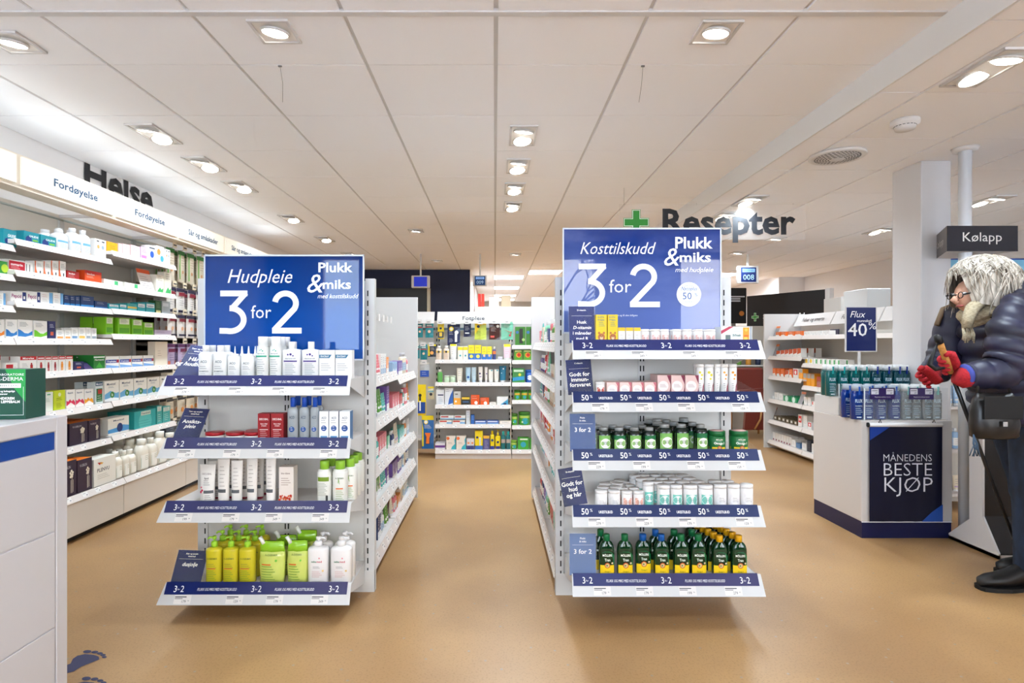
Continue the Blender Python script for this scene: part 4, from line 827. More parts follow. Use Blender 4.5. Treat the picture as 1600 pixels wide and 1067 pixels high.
# cards standing on the shelves
def scard(lb, px0, px1, pt, Y_, z, head, lines, lean=.10, roll=0, col=(8, 32, 108), shift=0, blank=False):
    x0, x1 = X(px0, Y_), X(px1, Y_); h = Z(pt, Y_+lean)-z; w = x1-x0; L = math.hypot(h, lean)
    m = M(); m.box(-w/2, w/2, 0, .002, 0, L, mat(col, .5, spec=.2)); f = M(); f.box(-w/2-.004, w/2+.004, -.0015, .0, -.0, L+.006, acryl)
    k = .0022
    if not blank:
        for i, s_ in enumerate(head): m.text(s_, 0, L*(.87-i*.075), L*.042, txtw, -k, bold=.02)
        m.rect(-w*.4, w*.4, L*.73, L*.735, txtw, -k)
        n = len(lines)
        for i, (s_, it) in enumerate(lines):
            m.text(s_, 0, L*(.52-i*.15), L*(.085 if n > 3 else .11), txtw, -k, bold=.015, shear=.25 if it else 0)
    t = thing('promo_card', lb, 'card', ((x0+x1)/2+shift, Y_, z+.001)); t.rotation_euler = (-math.atan2(lean, h), roll, 0)
    part('print', m, t); part('clear_sleeve', f, t); return m
yc = YLF+.012
a_ = scard('blue card reading Hår og hudbunn, top shelf of left display', 268, 306, 541, yc, LZ[0]+.002, ['Tørr og sensitiv', 'vinterhud'], [('Hår', 0), ('og hudbunn', 1)], .13, .1)
scard('blue card reading Ansiktspleie, second shelf of left display', 269, 309, 638.5, yc, LZ[1]+.002, ['Tørr og sensitiv', 'vinterhud'], [('Ansikts-', 0), ('pleie', 1)], .09, .05)
scard('blue card reading hudpleie dusjolje, bottom shelf of left display', 266, 313, 860, yc, LZ[3]+.002, ['Klær og sensitiv', 'vinterhud'], [('dusjolje', 1)], .06, .03)
yc = YRF+.012
scard('blue card reading Husk D-vitamin, top shelf of right display', 890, 930, 479, yc, RZ[0]+.002, ['D-vitamin'], [('Husk', 0), ('D-vitamin', 1), ('i måneder', 0), ('med R', 0)], .03)
scard('blue card reading Godt for immunforsvaret, second shelf of right display', 888, 928, 562, yc, RZ[1]+.002, ['C-vitamin'], [('Godt for', 0), ('immun-', 0), ('forsvaret', 0)], .04, -.05)
scard('pale blue card Plukk & miks 3 for 2, third shelf of right display', 891, 931, 646.6, yc, RZ[2]+.002, ['Plukk', '& miks'], [('3 for 2', 0)], .02, 0, (62, 88, 140))
scard('tilted blue card reading Godt for hud og hår, right display', 887, 924, 730, yc, RZ[3]+.010, ['B-vitamin'], [('Godt for', 0), ('hud', 0), ('og hår', 0)], .03, -.16, shift=-.015)
scard('pale 3 for 2 card, bottom shelf of right display', 890, 931, 834, yc, RZ[4]+.002, ['Plukk', '& miks'], [('3 for 2', 0)], .0, 0, (120, 145, 190))

# ------------------------------------------------------------------ products of the end displays
def E_(side, lev, px0, px1, pt, fn, nm, desc, cat, rows=1, dep=.07, dx=0, row0=0, yo=0, rot=0, only=None):
    zs_, yl = (LZ, YLF) if side == 'l' else (RZ, YRF); z = zs_[lev]; Y_ = yl+.014+yo
    sn = '%s shelf, %s display' % ((['top', 'second', 'third', 'bottom'] if side == 'l' else ['top', 'second', 'third', 'fourth', 'bottom'])[lev], 'left' if side == 'l' else 'right')
    x0, x1 = X(px0, Y_), X(px1, Y_); w = (x1-x0)*.97; h = Z(pt, Y_+w*.4)-z
    for r in range(rows):
        place((nm, desc, round(w, 3), round(h, 3)), lambda: fn(w, h), nm, desc, cat, sn, ((x0+x1)/2+dx*r, Y_+dep*r, z+.0005), rot, row0+r)
LT = (235, 236, 234)
aco = lambda w, h: bottle(w, min(w*.72, .05), h, (236, 238, 238), (240, 240, 240), .46, .2, .09, (('t', 'ACO', .5, .66, .10, (90, 110, 120), 0, .5), ('l', .2, .8, .42, .5, 2, (150, 155, 160)), ('t', 'SHAMPOO', .5, .28, .05, (90, 100, 110), 0, .7), ('l', .25, .75, .05, .2, 3, (180, 185, 190))), (0, 1))
acon = lambda w, h: bottle(w, min(w*.72, .05), h, (236, 238, 238), (240, 240, 240), .5, .38, .09, (('t', 'ACO', .5, .66, .10, (90, 110, 120), 0, .5), ('l', .2, .8, .2, .5, 4, (150, 155, 160))), (0, 1), cone=True)
acob = lambda w, h: bottle(w, min(w*.72, .05), h, (236, 238, 238), (240, 240, 240), .7, .06, .07, (('t', 'ACO', .5, .66, .10, (90, 110, 120), 0, .5), ('l', .2, .8, .42, .55, 3, (150, 155, 160)), ('l', .25, .75, .05, .3, 4, (180, 185, 190))), (0, 1))
dermg = lambda w, h: bottle(w, .045, h, (234, 236, 233), (240, 240, 238), .78, .22, .02, (('c', .4, .88, .045, (60, 160, 160)), ('c', .52, .9, .05, (80, 180, 150)), ('c', .64, .86, .06, (60, 160, 130)), ('r', .05, .95, .67, .72, (60, 170, 140)), ('t', 'dermarell', .5, .76, .04, (120, 130, 140), 0, .6), ('l', .2, .8, .1, .58, 8, (150, 160, 165))), (0, 1), pw=4)
dermp = lambda w, h: bottle(w, .045, h, (234, 235, 236), (242, 242, 242), .36, .2, .05, (('c', .36, .86, .05, (90, 70, 150)), ('c', .52, .87, .07, (80, 60, 140)), ('c', .66, .82, .045, (80, 60, 140)), ('t', 'dermarell', .5, .7, .045, (120, 130, 140), 0, .6), ('r', .12, .88, .6, .65, (80, 60, 140)), ('l', .2, .8, .1, .52, 8, (150, 160, 165))), (0, 1), pw=3.4)
ducray = lambda w, h: carton(w, .045, h, (238, 239, 240), (('p', [(.0, .84), (.8, .84), (.65, .72), (0, .72)], (30, 110, 150)), ('t', 'DUCRAY', .36, .75, .06, (245, 250, 250), 0, .55), ('l', .1, .75, .3, .52, 4, (150, 160, 165)), ('r', .0, 1, 0, .02, (200, 215, 225))))
for a, b in ((307, 329), (330, 352)): E_('l', 0, a, b, 539.5, aco, 'shampoo_bottle', 'white shampoo bottle', 'bottle', 2, .06, .0)
for a, b in ((353, 373), (374, 395)): E_('l', 0, a, b, 553, acob, 'treatment_bottle', 'small flat topped white bottle', 'bottle', 1)
for q in range(4): E_('l', 0, 360+q*10.5, 371+q*10.5, 541, acon, 'treatment_bottle', 'white bottle with nozzle', 'bottle', 2 if q < 3 else 1, .045, .012, yo=.065)
for a, b in ((398, 417.5), (418.5, 438)): E_('l', 0, a, b, 526, dermg, 'lotion_bottle', 'white bottle with green band', 'bottle', 3, .055, .0)
for a, b in ((439, 468), (469.5, 498)): E_('l', 0, a, b, 534, dermp, 'lotion_bottle', 'white bottle with purple dots', 'bottle', 1)
E_('l', 0, 442, 470, 534, dermp, 'lotion_bottle', 'white bottle with purple dots', 'bottle', 1, yo=.06, row0=1)
for a, b in ((498.5, 523.5), (524, 550)): E_('l', 0, a, b, 547, ducray, 'shampoo_box', 'white box with teal corner band', 'box', 1)
redjar = lambda w, h: jar(w, h, (236, 234, 232), (165, 25, 35), .42)
for a, b in ((315, 344), (347, 376), (377, 403)): E_('l', 1, a, b, 675, redjar, 'cream_jar', 'white jar with red lid', 'jar', 1)
E_('l', 1, 379, 405, 672, redjar, 'cream_jar', 'white jar with red lid', 'jar', 1, yo=.09, row0=1)
decb = lambda w, h: carton(w, .05, h, (150, 22, 30), (('t', 'DECUBAL', .5, .76, .07, (240, 230, 230), 0, .75), ('t', 'face vital', .5, .6, .05, (240, 220, 220)), ('t', 'cream', .5, .53, .05, (240, 220, 220)), ('r', .15, .85, .4, .42, (240, 230, 230)), ('l', .2, .8, .12, .34, 4, (220, 170, 170))))
for a, b in ((402.5, 422), (423, 443)): E_('l', 1, a, b, 645.5, decb, 'cream_box', 'dark red box with white print', 'box', 1)
acoc = lambda w, h: bottle(w, w*.8, h, (215, 226, 232), (22, 80, 190), .5, .22, .10, (('t', 'ACO', .5, .74, .1, (70, 90, 110), 0, .5), ('c', .5, .38, .27, (30, 80, 150)), ('l', .38, .62, .35, .42, 2, (240, 240, 250)), ('r', .15, .85, .05, .11, (30, 80, 150)), ('l', .2, .8, .55, .65, 3, (150, 160, 170))), (0, 1), trans=.5, rough=.08)
for a, b in ((447, 464.5), (465.5, 482), (483, 498)): E_('l', 1, a, b, 621, acoc, 'cleanser_bottle', 'clear bottle with blue cap', 'bottle', 2, .06, .0)
acow = lambda w, h: carton(w, .05, h, (238, 240, 242), (('t', 'ACO', .5, .74, .07, (80, 100, 120), 0, .5), ('c', .5, .42, .3, (30, 80, 150)), ('l', .35, .65, .38, .46, 2, (240, 240, 250)), ('r', .15, .85, .1, .16, (90, 150, 200)), ('l', .2, .8, .6, .68, 2, (160, 165, 170))), side=(60, 110, 160))
for a, b in ((498.5, 513.5), (514, 529), (530, 547)): E_('l', 1, a, b, 642, acow, 'cream_box', 'slim white box with blue disc', 'box', 1)
dect = lambda w, h: squeeze(w, h, (236, 234, 230), (150, 20, 50), .05, (('t', 'DECUBAL', .5, .72, .05, (170, 160, 160), 0, .7), ('t', 'lipid', .5, .6, .05, (120, 120, 120)), ('l', .3, .75, .44, .55, 3, (150, 150, 150)), ('c', .1, .25, .09, (200, 30, 80)), ('c', .22, .3, .08, (200, 30, 80)), ('c', .15, .38, .06, (220, 90, 120)), ('r', .35, .98, .22, .30, (90, 95, 100)), ('l', .45, .9, .05, .15, 3, (150, 150, 150))))
dects = lambda w, h: squeeze(w, h, (234, 231, 226), (150, 20, 50), .05, (('r', .0, .8, .2, .28, (85, 90, 95)), ('l', .2, .7, .35, .8, 6, (180, 175, 170))))
E_('l', 2, 308, 334, 725, dect, 'cream_tube', 'large white tube with pink hexagons', 'tube', 2, .07, .0)
E_('l', 2, 337, 357, 716, dects, 'cream_tube', 'narrow white tube with grey band', 'tube', 2, .08, .0)
E_('l', 2, 359, 378, 719, dects, 'cream_tube', 'narrow white tube with grey band', 'tube', 3, .07, .0, rot=.1)
E_('l', 2, 383, 401, 714, dects, 'cream_tube', 'narrow white tube with grey band', 'tube', 3, .07, .0)
E_('l', 2, 413, 430, 716, dects, 'cream_tube', 'narrow white tube with grey band', 'tube', 1)
bisc = lambda w, h: carton(w, .05, h, (234, 226, 218), (('t', 'bio-dane', .45, .8, .05, (150, 130, 120), 0, .6), ('l', .15, .8, .5, .68, 4, (170, 150, 140)), *[('c', .08+.84*((k*37) % 10)/10, .04+.2*((k*53) % 11)/11, .045+.02*(k % 3), [(215, 80, 35), (225, 110, 40), (190, 50, 35)][k % 3]) for k in range(26)]))
E_('l', 2, 435.5, 459, 727.7, bisc, 'cream_box', 'cream box with orange dots', 'box', 1)
adw = lambda w, h: bottle(w, w*.9, h, (234, 236, 230), (150, 205, 60), .66, .2, .08, (('p', [(.5, .86), (.44, .66), (.48, .66), (.5, .74), (.54, .64), (.58, .62)], (120, 170, 60)), ('t', 'A-DERMA', .55, .8, .05, (110, 130, 100), 0, .6), ('r', .3, .8, .46, .5, (230, 120, 50)), ('l', .3, .85, .1, .4, 6, (160, 180, 130))), (0, 1))
adg = lambda w, h: bottle(w, w*.9, h, (234, 236, 230), (150, 205, 60), .66, .2, .08, (('r', 0, 1, .72, .86, (120, 150, 40)), ('l', .1, .8, .25, .65, 9, (170, 175, 160)), ('r', .7, .85, .0, .25, (60, 60, 60))), (0, 1))
E_('l', 2, 493, 516, 719.5, adg, 'lotion_bottle', 'white bottle with olive band and green cap', 'bottle', 1)
E_('l', 2, 504, 526, 715, adw, 'lotion_bottle', 'white bottle with bright green cap', 'bottle', 1, yo=.07, row0=1)
E_('l', 2, 517, 541, 719.5, adw, 'lotion_bottle', 'white bottle with bright green cap', 'bottle', 1)
E_('l', 2, 533, 556, 716, adw, 'lotion_bottle', 'white bottle with bright green cap', 'bottle', 3, .07, .0, yo=.05, row0=1)
oil = lambda w, h: pump(w, w*.8, h, (245, 232, 55), (165, 220, 60), (('t', 'A-DERMA', .5, .78, .055, (110, 120, 30), 0, .7), ('r', .15, .75, .46, .49, (220, 110, 40)), ('l', .2, .8, .5, .62, 3, (140, 140, 40)), ('l', .15, .8, .1, .4, 6, (120, 160, 40))), trans=.25, side=-1, hf=.23)
for a, b in ((318, 343), (345, 369), (370, 396)): E_('l', 3, a, b, 837, oil, 'oil_bottle', 'yellow shower oil pump bottle', 'bottle', 3, .075, .0)
def pouch(w, h):
    m = M(); rings = []; n = 9
    for i in range(n):
        t = i/(n-1); ry = .026*(1-t)**.6*(.55+.45*min(1, t*6))+.0015; rx = w/2*(.93+.07*sin(t*pi)) * (1 if t < .8 else 1-(t-.8)*.25)
        rings.append([(rx*cos(2*pi*j/16), .028+ry*sin(2*pi*j/16)+.004*sin(j*2.1+i*1.7), h*.93*t) for j in range(16)])
    lo = [r for r in rings[:7]]; hi = rings[6:]
    m.loft(lo, mat((208, 220, 110), .2, coat=.6)); g = M(); g.loft(hi, mat((150, 205, 45), .2, coat=.5))
    sp = M(); a = Vector((-w*.33, .028, h*.86)); d = Vector((-.5, 0, .8)).normalized(); sp.tube([a, a+d*.018, a+d*.034], [.009, .008, .009], mat((240, 242, 235), .3), 8)
    l = M()
    def wp(x, z, q):
        t = z/(h*.93); ry = .026*(1-t)**.6*(.55+.45*min(1, t*6))+.0015; u = max(-.97, min(.97, x/(w/2*.93))); return (x, .028-ry*math.sqrt(1-u*u)-.004-q, z)
    decos(l, (('t', 'A-DERMA', .5, .66, .045, (140, 160, 80), 0, .55), ('r', .1, .5, .44, .47, (220, 110, 40)), ('l', .1, .7, .1, .4, 6, (110, 160, 50)), ('c', .72, .55, .05, (110, 190, 60))), w*.9, h*.93, warp=wp)
    return [('pouch_body', m), ('top_seal', g), ('spout', sp), ('label', l)]
E_('l', 3, 401, 443, 838, pouch, 'refill_pouch', 'green refill pouch with white spout', 'pouch', 1)
E_('l', 3, 445, 479, 838, pouch, 'refill_pouch', 'green refill pouch with white spout', 'pouch', 1)
E_('l', 3, 427, 462, 830, pouch, 'refill_pouch', 'green refill pouch with white spout', 'pouch', 1, yo=.085, row0=1)
E_('l', 3, 460, 494, 822, pouch, 'refill_pouch', 'green refill pouch with white spout', 'pouch', 1, yo=.09, row0=1)
seba = lambda w, h: pump(w, w*.62, h, (238, 237, 236), (240, 240, 240), (('t', 'seba', .34, .66, .06, (40, 120, 80), 0, .26), ('t', 'med', .62, .66, .06, (200, 50, 80), 0, .26), ('c', .62, .8, .04, (230, 150, 160)), ('l', .3, .7, .48, .52, 2, (170, 170, 170)), ('l', .25, .75, .2, .36, 4, (215, 180, 180)), ('c', .8, .4, .05, (230, 200, 130))), hf=.2, pw=3.2)
for a, b in ((478.5, 511.5), (514, 548)): E_('l', 3, a, b, 836.5, seba, 'lotion_bottle', 'white pump lotion bottle', 'bottle', 2, .06, .0)
# right display
bear = lambda w, h: carton(w, .045, h, (235, 205, 25), (('t', 'D-VITA', .45, .88, .06, (60, 130, 140), 0, .6), ('t', 'PYRIN', .45, .78, .06, (60, 130, 140), 0, .6), ('l', .25, .8, .6, .72, 3, (90, 130, 120)), ('c', .5, .22, .33, (190, 115, 60)), ('c', .28, .36, .11, (190, 115, 60)), ('c', .72, .36, .11, (190, 115, 60)), ('c', .5, .18, .15, (235, 205, 160)), ('c', .38, .27, .035, (40, 30, 20)), ('c', .62, .27, .035, (40, 30, 20)), ('c', .5, .22, .04, (60, 40, 30)), ('r', .7, .95, .02, .14, (210, 50, 40))))
for a, b in ((931, 948.5), (949.5, 965.5)): E_('r', 0, a, b, 492, bear, 'vitamin_box', 'yellow box with bear face', 'box', 2, .05, .006)
yj = lambda w, h: carton(w, .035, h, (240, 236, 228), (('r', 0, 1, .78, 1, (240, 195, 40)), ('c', .5, .38, .36, (250, 250, 248)), ('l', .25, .75, .3, .5, 3, (160, 150, 140)), ('r', 0, 1, 0, .12, (240, 200, 90))))
for a, b in ((966, 977), (978, 989.5), (990.5, 1001)): E_('r', 0, a, b, 512, yj, 'vitamin_box', 'small white box with yellow top', 'box', 1)
def nyc(c1, c2=None):
    return lambda w, h: jar(w, h, (240, 238, 236), (242, 241, 240), .16, (('r', 0, 1, 0, .72, c1), ('c', .5, .4, .38, (248, 246, 245)), ('l', .28, .72, .3, .5, 3, (150, 140, 140)), *((('p', [(.7, .0), (1, .0), (1, .75), (.75, .4)], c2),) if c2 else ())), lidr=1.0)
PK = (235, 190, 185); BU = (140, 30, 60)
for a, b, c2 in ((1002, 1016, BU), (1018, 1033, None), (1034, 1047, BU), (1052, 1066, None), (1068, 1083, (170, 180, 200)), (1086, 1100, (60, 60, 80)), (1102, 1121, BU)): E_('r', 0, a, b, 514.5, nyc(PK, c2), 'vitamin_jar', 'white jar, %s label' % ('pink' if c2 is None else 'pink and %s' % {BU: 'burgundy', (170, 180, 200): 'grey', (60, 60, 80): 'black'}[c2]), 'jar', 2, .05, .004)
prob = lambda w, h: carton(w, .07, h, (234, 238, 238), (('p', [(0, .55), (0, .75), (.25, 1), (.4, 1)], (190, 60, 90)), ('r', .14, .3, .12, .5, (110, 125, 125)), ('t', 'Dr.Prosafe', .5, .42, .13, (50, 120, 110), 0, .26), ('l', .4, .7, .7, .85, 2, (180, 190, 190)), ('r', .7, .9, 0, .95, (245, 170, 50)), ('c', .8, .8, .05, (250, 210, 90)), ('c', .78, .3, .06, (250, 210, 90)), ('r', .73, .88, .38, .5, (235, 120, 40)), ('r', .94, .96, 0, 1, (90, 110, 130))))
E_('r', 0, 1126, 1176, 511, prob, 'supplement_box', 'wide pale box with orange panel', 'box', 1)
E_('r', 1, 931.5, 946.5, 597, nyc((205, 80, 60), None), 'vitamin_jar', 'small white jar with red label', 'jar', 1)
pinkx = lambda w, h: carton(w, .05, h, (236, 205, 198), (('c', .45, .42, .4, (246, 240, 238)), ('l', .2, .7, .35, .5, 3, (170, 150, 150)), ('p', [(.8, 0), (1, 0), (1, 1), (.72, 1), (.88, .7)], (200, 110, 120))))
for a, b in ((948, 967.5), (968, 987), (987.5, 1006), (1006.5, 1026)): E_('r', 1, a, b, 597, pinkx, 'vitamin_box', 'low pink box with white disc', 'box', 2, .055, .004)
pinky = lambda w, h: carton(w, .06, h, (222, 190, 185), (('c', .45, .45, .4, (240, 228, 226)), ('l', .2, .7, .4, .52, 3, (170, 150, 150)), ('p', [(.72, 1), (1, 1), (1, .55), (.84, .8)], (120, 30, 60)), ('p', [(.86, 0), (1, 0), (1, .4)], (120, 30, 60))))
for a, b in ((1027, 1048), (1048.5, 1070), (1070.5, 1092)): E_('r', 1, a, b, 586, pinky, 'vitamin_box', 'tall pink box with burgundy corners', 'box', 2, .065, .003)
def fizz(c, c2): return lambda w, h: jar(w, h, (240, 240, 238), (242, 242, 240), .1, (('c', .35, .85, .16, c), ('c', .6, .75, .16, c), ('c', .5, .6, .12, c), ('p', [(.55, .0), (.9, .0), (.9, .45), (.7, .3)], c2), ('l', .2, .5, .05, .4, 6, (140, 140, 140))), lidr=1.05)
for a, b, c, c2, nn in ((1089.5, 1102, (225, 215, 60), BU, 'lemon'), (1103, 1117.5, (225, 215, 60), BU, 'lemon'), (1118, 1127, (200, 200, 195), (150, 150, 150), 'grey'), (1128, 1139.5, (240, 160, 50), BU, 'orange'), (1141, 1153.5, (240, 160, 50), BU, 'orange')): E_('r', 1, a, b, 569, fizz(c, c2), 'tablet_tube', 'white tablet tube with %s pictures' % nn, 'tube', 2, .045, .006)
drk = lambda g1: (lambda w, h: bottle(w, w, h, (10, 26, 20), (150, 152, 150), .62, .14, .14, (('r', 0, 1, .0, .98, (150, 195, 110)), ('r', .0, 1, .72, .98, g1), ('c', .55, .48, .36, (245, 246, 240)), ('l', .35, .78, .42, .58, 4, (130, 140, 130)), ('l', .2, .8, .06, .16, 2, (90, 130, 80))), (0.04, .96), trans=.1, rough=.08))
for a, b, pt, nr, g1 in ((933.6, 957, 668, 3, (120, 180, 90)), (957.6, 981, 668, 2, (20, 110, 60)), (982.5, 1005, 668, 2, (120, 180, 90)), (1005.6, 1028, 668, 2, (20, 110, 60)), (1029, 1054.5, 662.5, 3, (120, 180, 90)), (1056, 1080, 662.5, 3, (120, 180, 90)), (1087.5, 1109, 663, 3, (20, 110, 60))):
    E_('r', 2, a, b, pt, drk(g1), 'capsule_bottle', 'black bottle with %s green label' % ('pale' if g1[0] > 100 else 'dark'), 'bottle', nr, .065, -.012)
E_('r', 2, 1018, 1040, 655, drk((120, 180, 90)), 'capsule_bottle', 'tall black bottle behind the others', 'bottle', 1, yo=.12, row0=1); E_('r', 2, 1060, 1084, 653, drk((120, 180, 90)), 'capsule_bottle', 'tall black bottle behind the others', 'bottle', 1, yo=.13, row0=1)
om = lambda w, h: jar(w, h, (25, 110, 55), (20, 100, 50), .24, (('r', 0, 1, 0, .3, (240, 205, 30)), ('t', 'Omega-3', .5, .5, .15, (245, 250, 235), 0, .62), ('t', 'MÖLLERS', .5, .78, .1, (240, 240, 220), 0, .4), ('c', .5, .24, .14, (180, 80, 40)), ('c', .5, .24, .09, (210, 160, 90))), lidr=.98, top=(225, 180, 175))
for a, b in ((1110.6, 1138.5), (1145, 1174.5)): E_('r', 2, a, b, 673, om, 'omega_jar', 'green and yellow jar with pink lid disc', 'jar', 1)
wj = nyc((238, 234, 232), BU); oj = nyc((240, 180, 160), BU); tj = nyc((120, 205, 190), BU)
E_('r', 3, 931, 951, 766, wj, 'supplement_jar', 'short white jar with burgundy mark', 'jar', 3, .06, .02); E_('r', 3, 951.5, 971.5, 766, nyc((236, 236, 234), (200, 205, 205)), 'supplement_jar', 'short white jar turned sideways', 'jar', 4, .06, .02)
for a, b in ((972.5, 990), (991, 1008)): E_('r', 3, a, b, 767, oj, 'supplement_jar', 'short white jar with salmon label', 'jar', 4, .052, -.006)
E_('r', 3, 1006, 1024, 752.5, tj, 'supplement_jar', 'tall white jar with teal label', 'jar', 3, .06, -.014, yo=.03)
for a, b in ((1029, 1049.5), (1050, 1069), (1070.5, 1093.5), (1094.5, 1117.5)): E_('r', 3, a, b, 757.6, tj, 'supplement_jar', 'white jar with teal label', 'jar', 4, .062, -.012)
for a, b in ((1118.5, 1139), (1140, 1159.5), (1160.5, 1180.5)): E_('r', 3, a, b, 756.5, nyc((238, 236, 236), BU), 'supplement_jar', 'white jar with burgundy flash', 'jar', 2 if a < 1160 else 1, .06, .0)
def cod(cap, n_rows=1):
    return lambda w, h: bottle(w, w*.62, h, (14, 58, 28), cap, .44, .16, .24, (('p', [(0, 0), (1, 0), (1, .84), (.85, .95), (.68, 1), (.32, 1), (.15, .95), (0, .84)], (18, 120, 70)), ('r', 0, 1, 0, .43, (245, 205, 15)), ('t', 'MÖLLERS', .5, .8, .09, (245, 250, 240), 0, .68), ('t', 'Tran', .5, .6, .11, (240, 250, 235), 0, .4), ('c', .5, .42, .2, (205, 80, 30)), ('c', .5, .42, .145, (215, 190, 130)), ('c', .47, .42, .06, (90, 110, 70)), ('t', 'Omega 3', .5, .14, .06, (150, 140, 20), 0, .4), ('c', .85, .52, .07, (225, 200, 160))), (.0, .98), pw=3.2, trans=.25, rough=.05, labw=.9)
GC, BC, YC = (20, 115, 65), (20, 95, 180), (235, 175, 20)
for a, b, c, nr, dx, yo in ((936.6, 961.5, GC, 2, -.014, 0), (965, 990.6, GC, 1, 0, 0), (993.5, 1019, BC, 1, 0, .02), (1023, 1047.5, BC, 2, -.008, 0), (1053.6, 1079, GC, 2, -.010, 0), (1080.6, 1106, GC, 2, -.006, 0)):
    E_('r', 4, a, b, 833.5, cod(c), 'cod_liver_oil_bottle', 'green bottle with %s cap' % ('blue' if c == BC else 'green'), 'bottle', nr, .06, dx, yo=yo)
for a, b in ((1114.5, 1139), (1144.5, 1169.5)): E_('r', 4, a, b, 835.5, cod(YC), 'cod_liver_oil_bottle', 'green bottle with yellow cap', 'bottle', 6, .0415, -.0085)
# ================================================================== GONDOLA RUNS BEHIND THE END DISPLAYS
PAL = [('white', (236, 234, 230)), ('pink', (225, 120, 130)), ('violet', (120, 90, 165)), ('teal', (90, 185, 175)), ('red', (200, 50, 50)), ('pale blue', (150, 185, 220)), ('mint', (130, 200, 160)), ('cream', (230, 218, 195)), ('navy', (45, 60, 110)), ('orange', (235, 140, 50)), ('green', (90, 150, 60))]
PD = dict(PAL)
def rnd_carton(cn):
    c = PD[cn]; l = sum(c)/3 > 170; a = (110, 110, 120) if l else (240, 240, 240); b = {'white': (170, 190, 210), 'cream': (190, 150, 120)}.get(cn, (240, 238, 234))
    return lambda w, h: carton(w, .06, h, c, (('r', .0, 1, .0, .28, b), ('l', .15, .8, .55, .82, 4, a), ('c', .5, .4, .16, b), ('l', .2, .7, .05, .2, 2, (130, 130, 130))))
def rnd_bottle(cn):
    c = PD[cn]; return lambda w, h: bottle(w, w*.8, h, c, (240, 240, 240) if sum(c)/3 < 200 else (200, 200, 205), .5, .18, .12, (('r', 0, 1, .2, .75, (240, 238, 234) if sum(c) < 600 else (170, 190, 210)), ('l', .2, .8, .3, .6, 3, (110, 110, 120))), (0, 1), seg=12, capseg=10)
def rnd_tube(cn):
    c = PD[cn]; return lambda w, h: squeeze(w, h, c, (240, 240, 240), .12, (('l', .2, .8, .4, .7, 3, (240, 240, 240) if sum(c) < 600 else (120, 120, 130)), ('r', .1, .9, .15, .25, (235, 235, 235) if sum(c) < 600 else (190, 160, 200))), seg=12)
def fillrow(seed, a, b, n_desc, placef, zmax=.15, fill=.9, kinds='cbt', pal=None, group=None, rows=1, dep=.075):
    """fill a shelf from a to b with small clumps of alike goods; placef(pos) -> (loc, rz)"""
    rnd = random.Random(seed); p = a
    while p < b-.04:
        k = rnd.choice(kinds); cn = rnd.choice(pal or [q[0] for q in PAL]); w = rnd.choice({'c': (.04, .055, .07, .09), 'b': (.04, .05), 't': (.045, .055)}[k]); h = min(zmax, rnd.choice({'c': (.07, .09, .11, .14), 'b': (.11, .14), 't': (.11, .14)}[k]))
        if h < .055: k = 'c'
        n = rnd.choice((1, 2, 2, 3))
        for q in range(n):
            if p+w > b: break
            for r in range(rows):
                loc, rz = placef(p+w/2, r*dep)
                fn = {'c': rnd_carton, 'b': rnd_bottle, 't': rnd_tube}[k](cn); nm = {'c': 'product_box', 'b': 'product_bottle', 't': 'cream_tube'}[k]
                place((nm, cn, w, round(h, 3)), lambda: fn(w*.95, h), nm, '%s %s' % (cn, {'c': 'box', 'b': 'bottle', 't': 'tube'}[k]), {'c': 'box', 'b': 'bottle', 't': 'tube'}[k], n_desc, loc, rz, r)
            p += w
        p += rnd.uniform(.0, .05)/fill
def run(lb, xf, xs_, y0, y1, levels, side, tops, nm):
    """double-sided run: spine at xs_, goods face the aisle at xf; side=+1 faces +x"""
    t = thing('gondola_run', lb, 'shelving', (0, 0, 0), 0, 'gondola runs')
    d = side
    part('spine_panel', M().box(xs_-.012, xs_+.012, y0, y1, .04, 1.40, backg), t)
    xa, xb = sorted((xf+d*.005, xs_-d*.40)); part('end_panel', M().box(xa, xb, y1, y1+.03, 0.02, tops, frame_w), t, label='tall white end panel')
    xa, xb = sorted((xf-d*.04, xs_)); b = part('base', M().box(xa, xb, y0, y1, .02, .09, shelfw), t)
    ym = (y0+y1)/2
    for li, z in enumerate(levels):
        for bi, (a, b_) in enumerate(((y0, ym), (ym, y1))):
            zz = z - (.035 if (bi and li < len(levels)-1 and side > 0) else 0)
            base = li == len(levels)-1
            xa, xb = sorted((xf-d*.02, xs_)); s = part('shelf', M().box(xa, xb, a+.004, b_-.004, zz-.016, zz, shelfw), t)
            r = M(); r.T = Matrix.Translation((xf-d*.02, 0, 0)) @ Matrix.Rotation(d*pi/2, 4, 'Z')
            l0, l1 = (a+.004, b_-.004) if d > 0 else (-b_+.004, -a-.004)
            rail(r, l0, l1, zz+.008, .05, .02, railw, 0); part('price_rail', r, s)
            r = M(); r.T = Matrix.Translation((xf-d*.02, 0, 0)) @ Matrix.Rotation(d*pi/2, 4, 'Z')
            mm = tickets(6, l1-l0, zz+.008, .05, .02, 0, li+bi, l0, .05); r.v = [tuple(r.T @ Vector(p)) for p in mm.v]; r.f, r.m, r.sm, r.mats = mm.f, mm.m, mm.sm, mm.mats; part('price_ticket', r, s, kind='stuff')
            if li: gap = prev[bi]-zz-.03
            else: gap = .3
            if bi == 0 and li == 0: prev = {}
            prev[bi] = zz
            rz = d*pi/2
            fillrow(100*li+bi+(7 if d > 0 else 50), a+.03, b_-.03, '%s shelf, %s %s' % ((ORD[li+1]), 'near' if bi == 0 else 'far', nm), lambda p, r_, zz=zz: ((xf-d*(.05+r_), p, zz+.001), rz), min(.16, gap-.02), rows=1)
run('left gondola run, shelves facing centre aisle', -.575, -.95, 2.745, 4.27, [.985, .765, .54, .345, .10], 1, 1.497, 'left run')
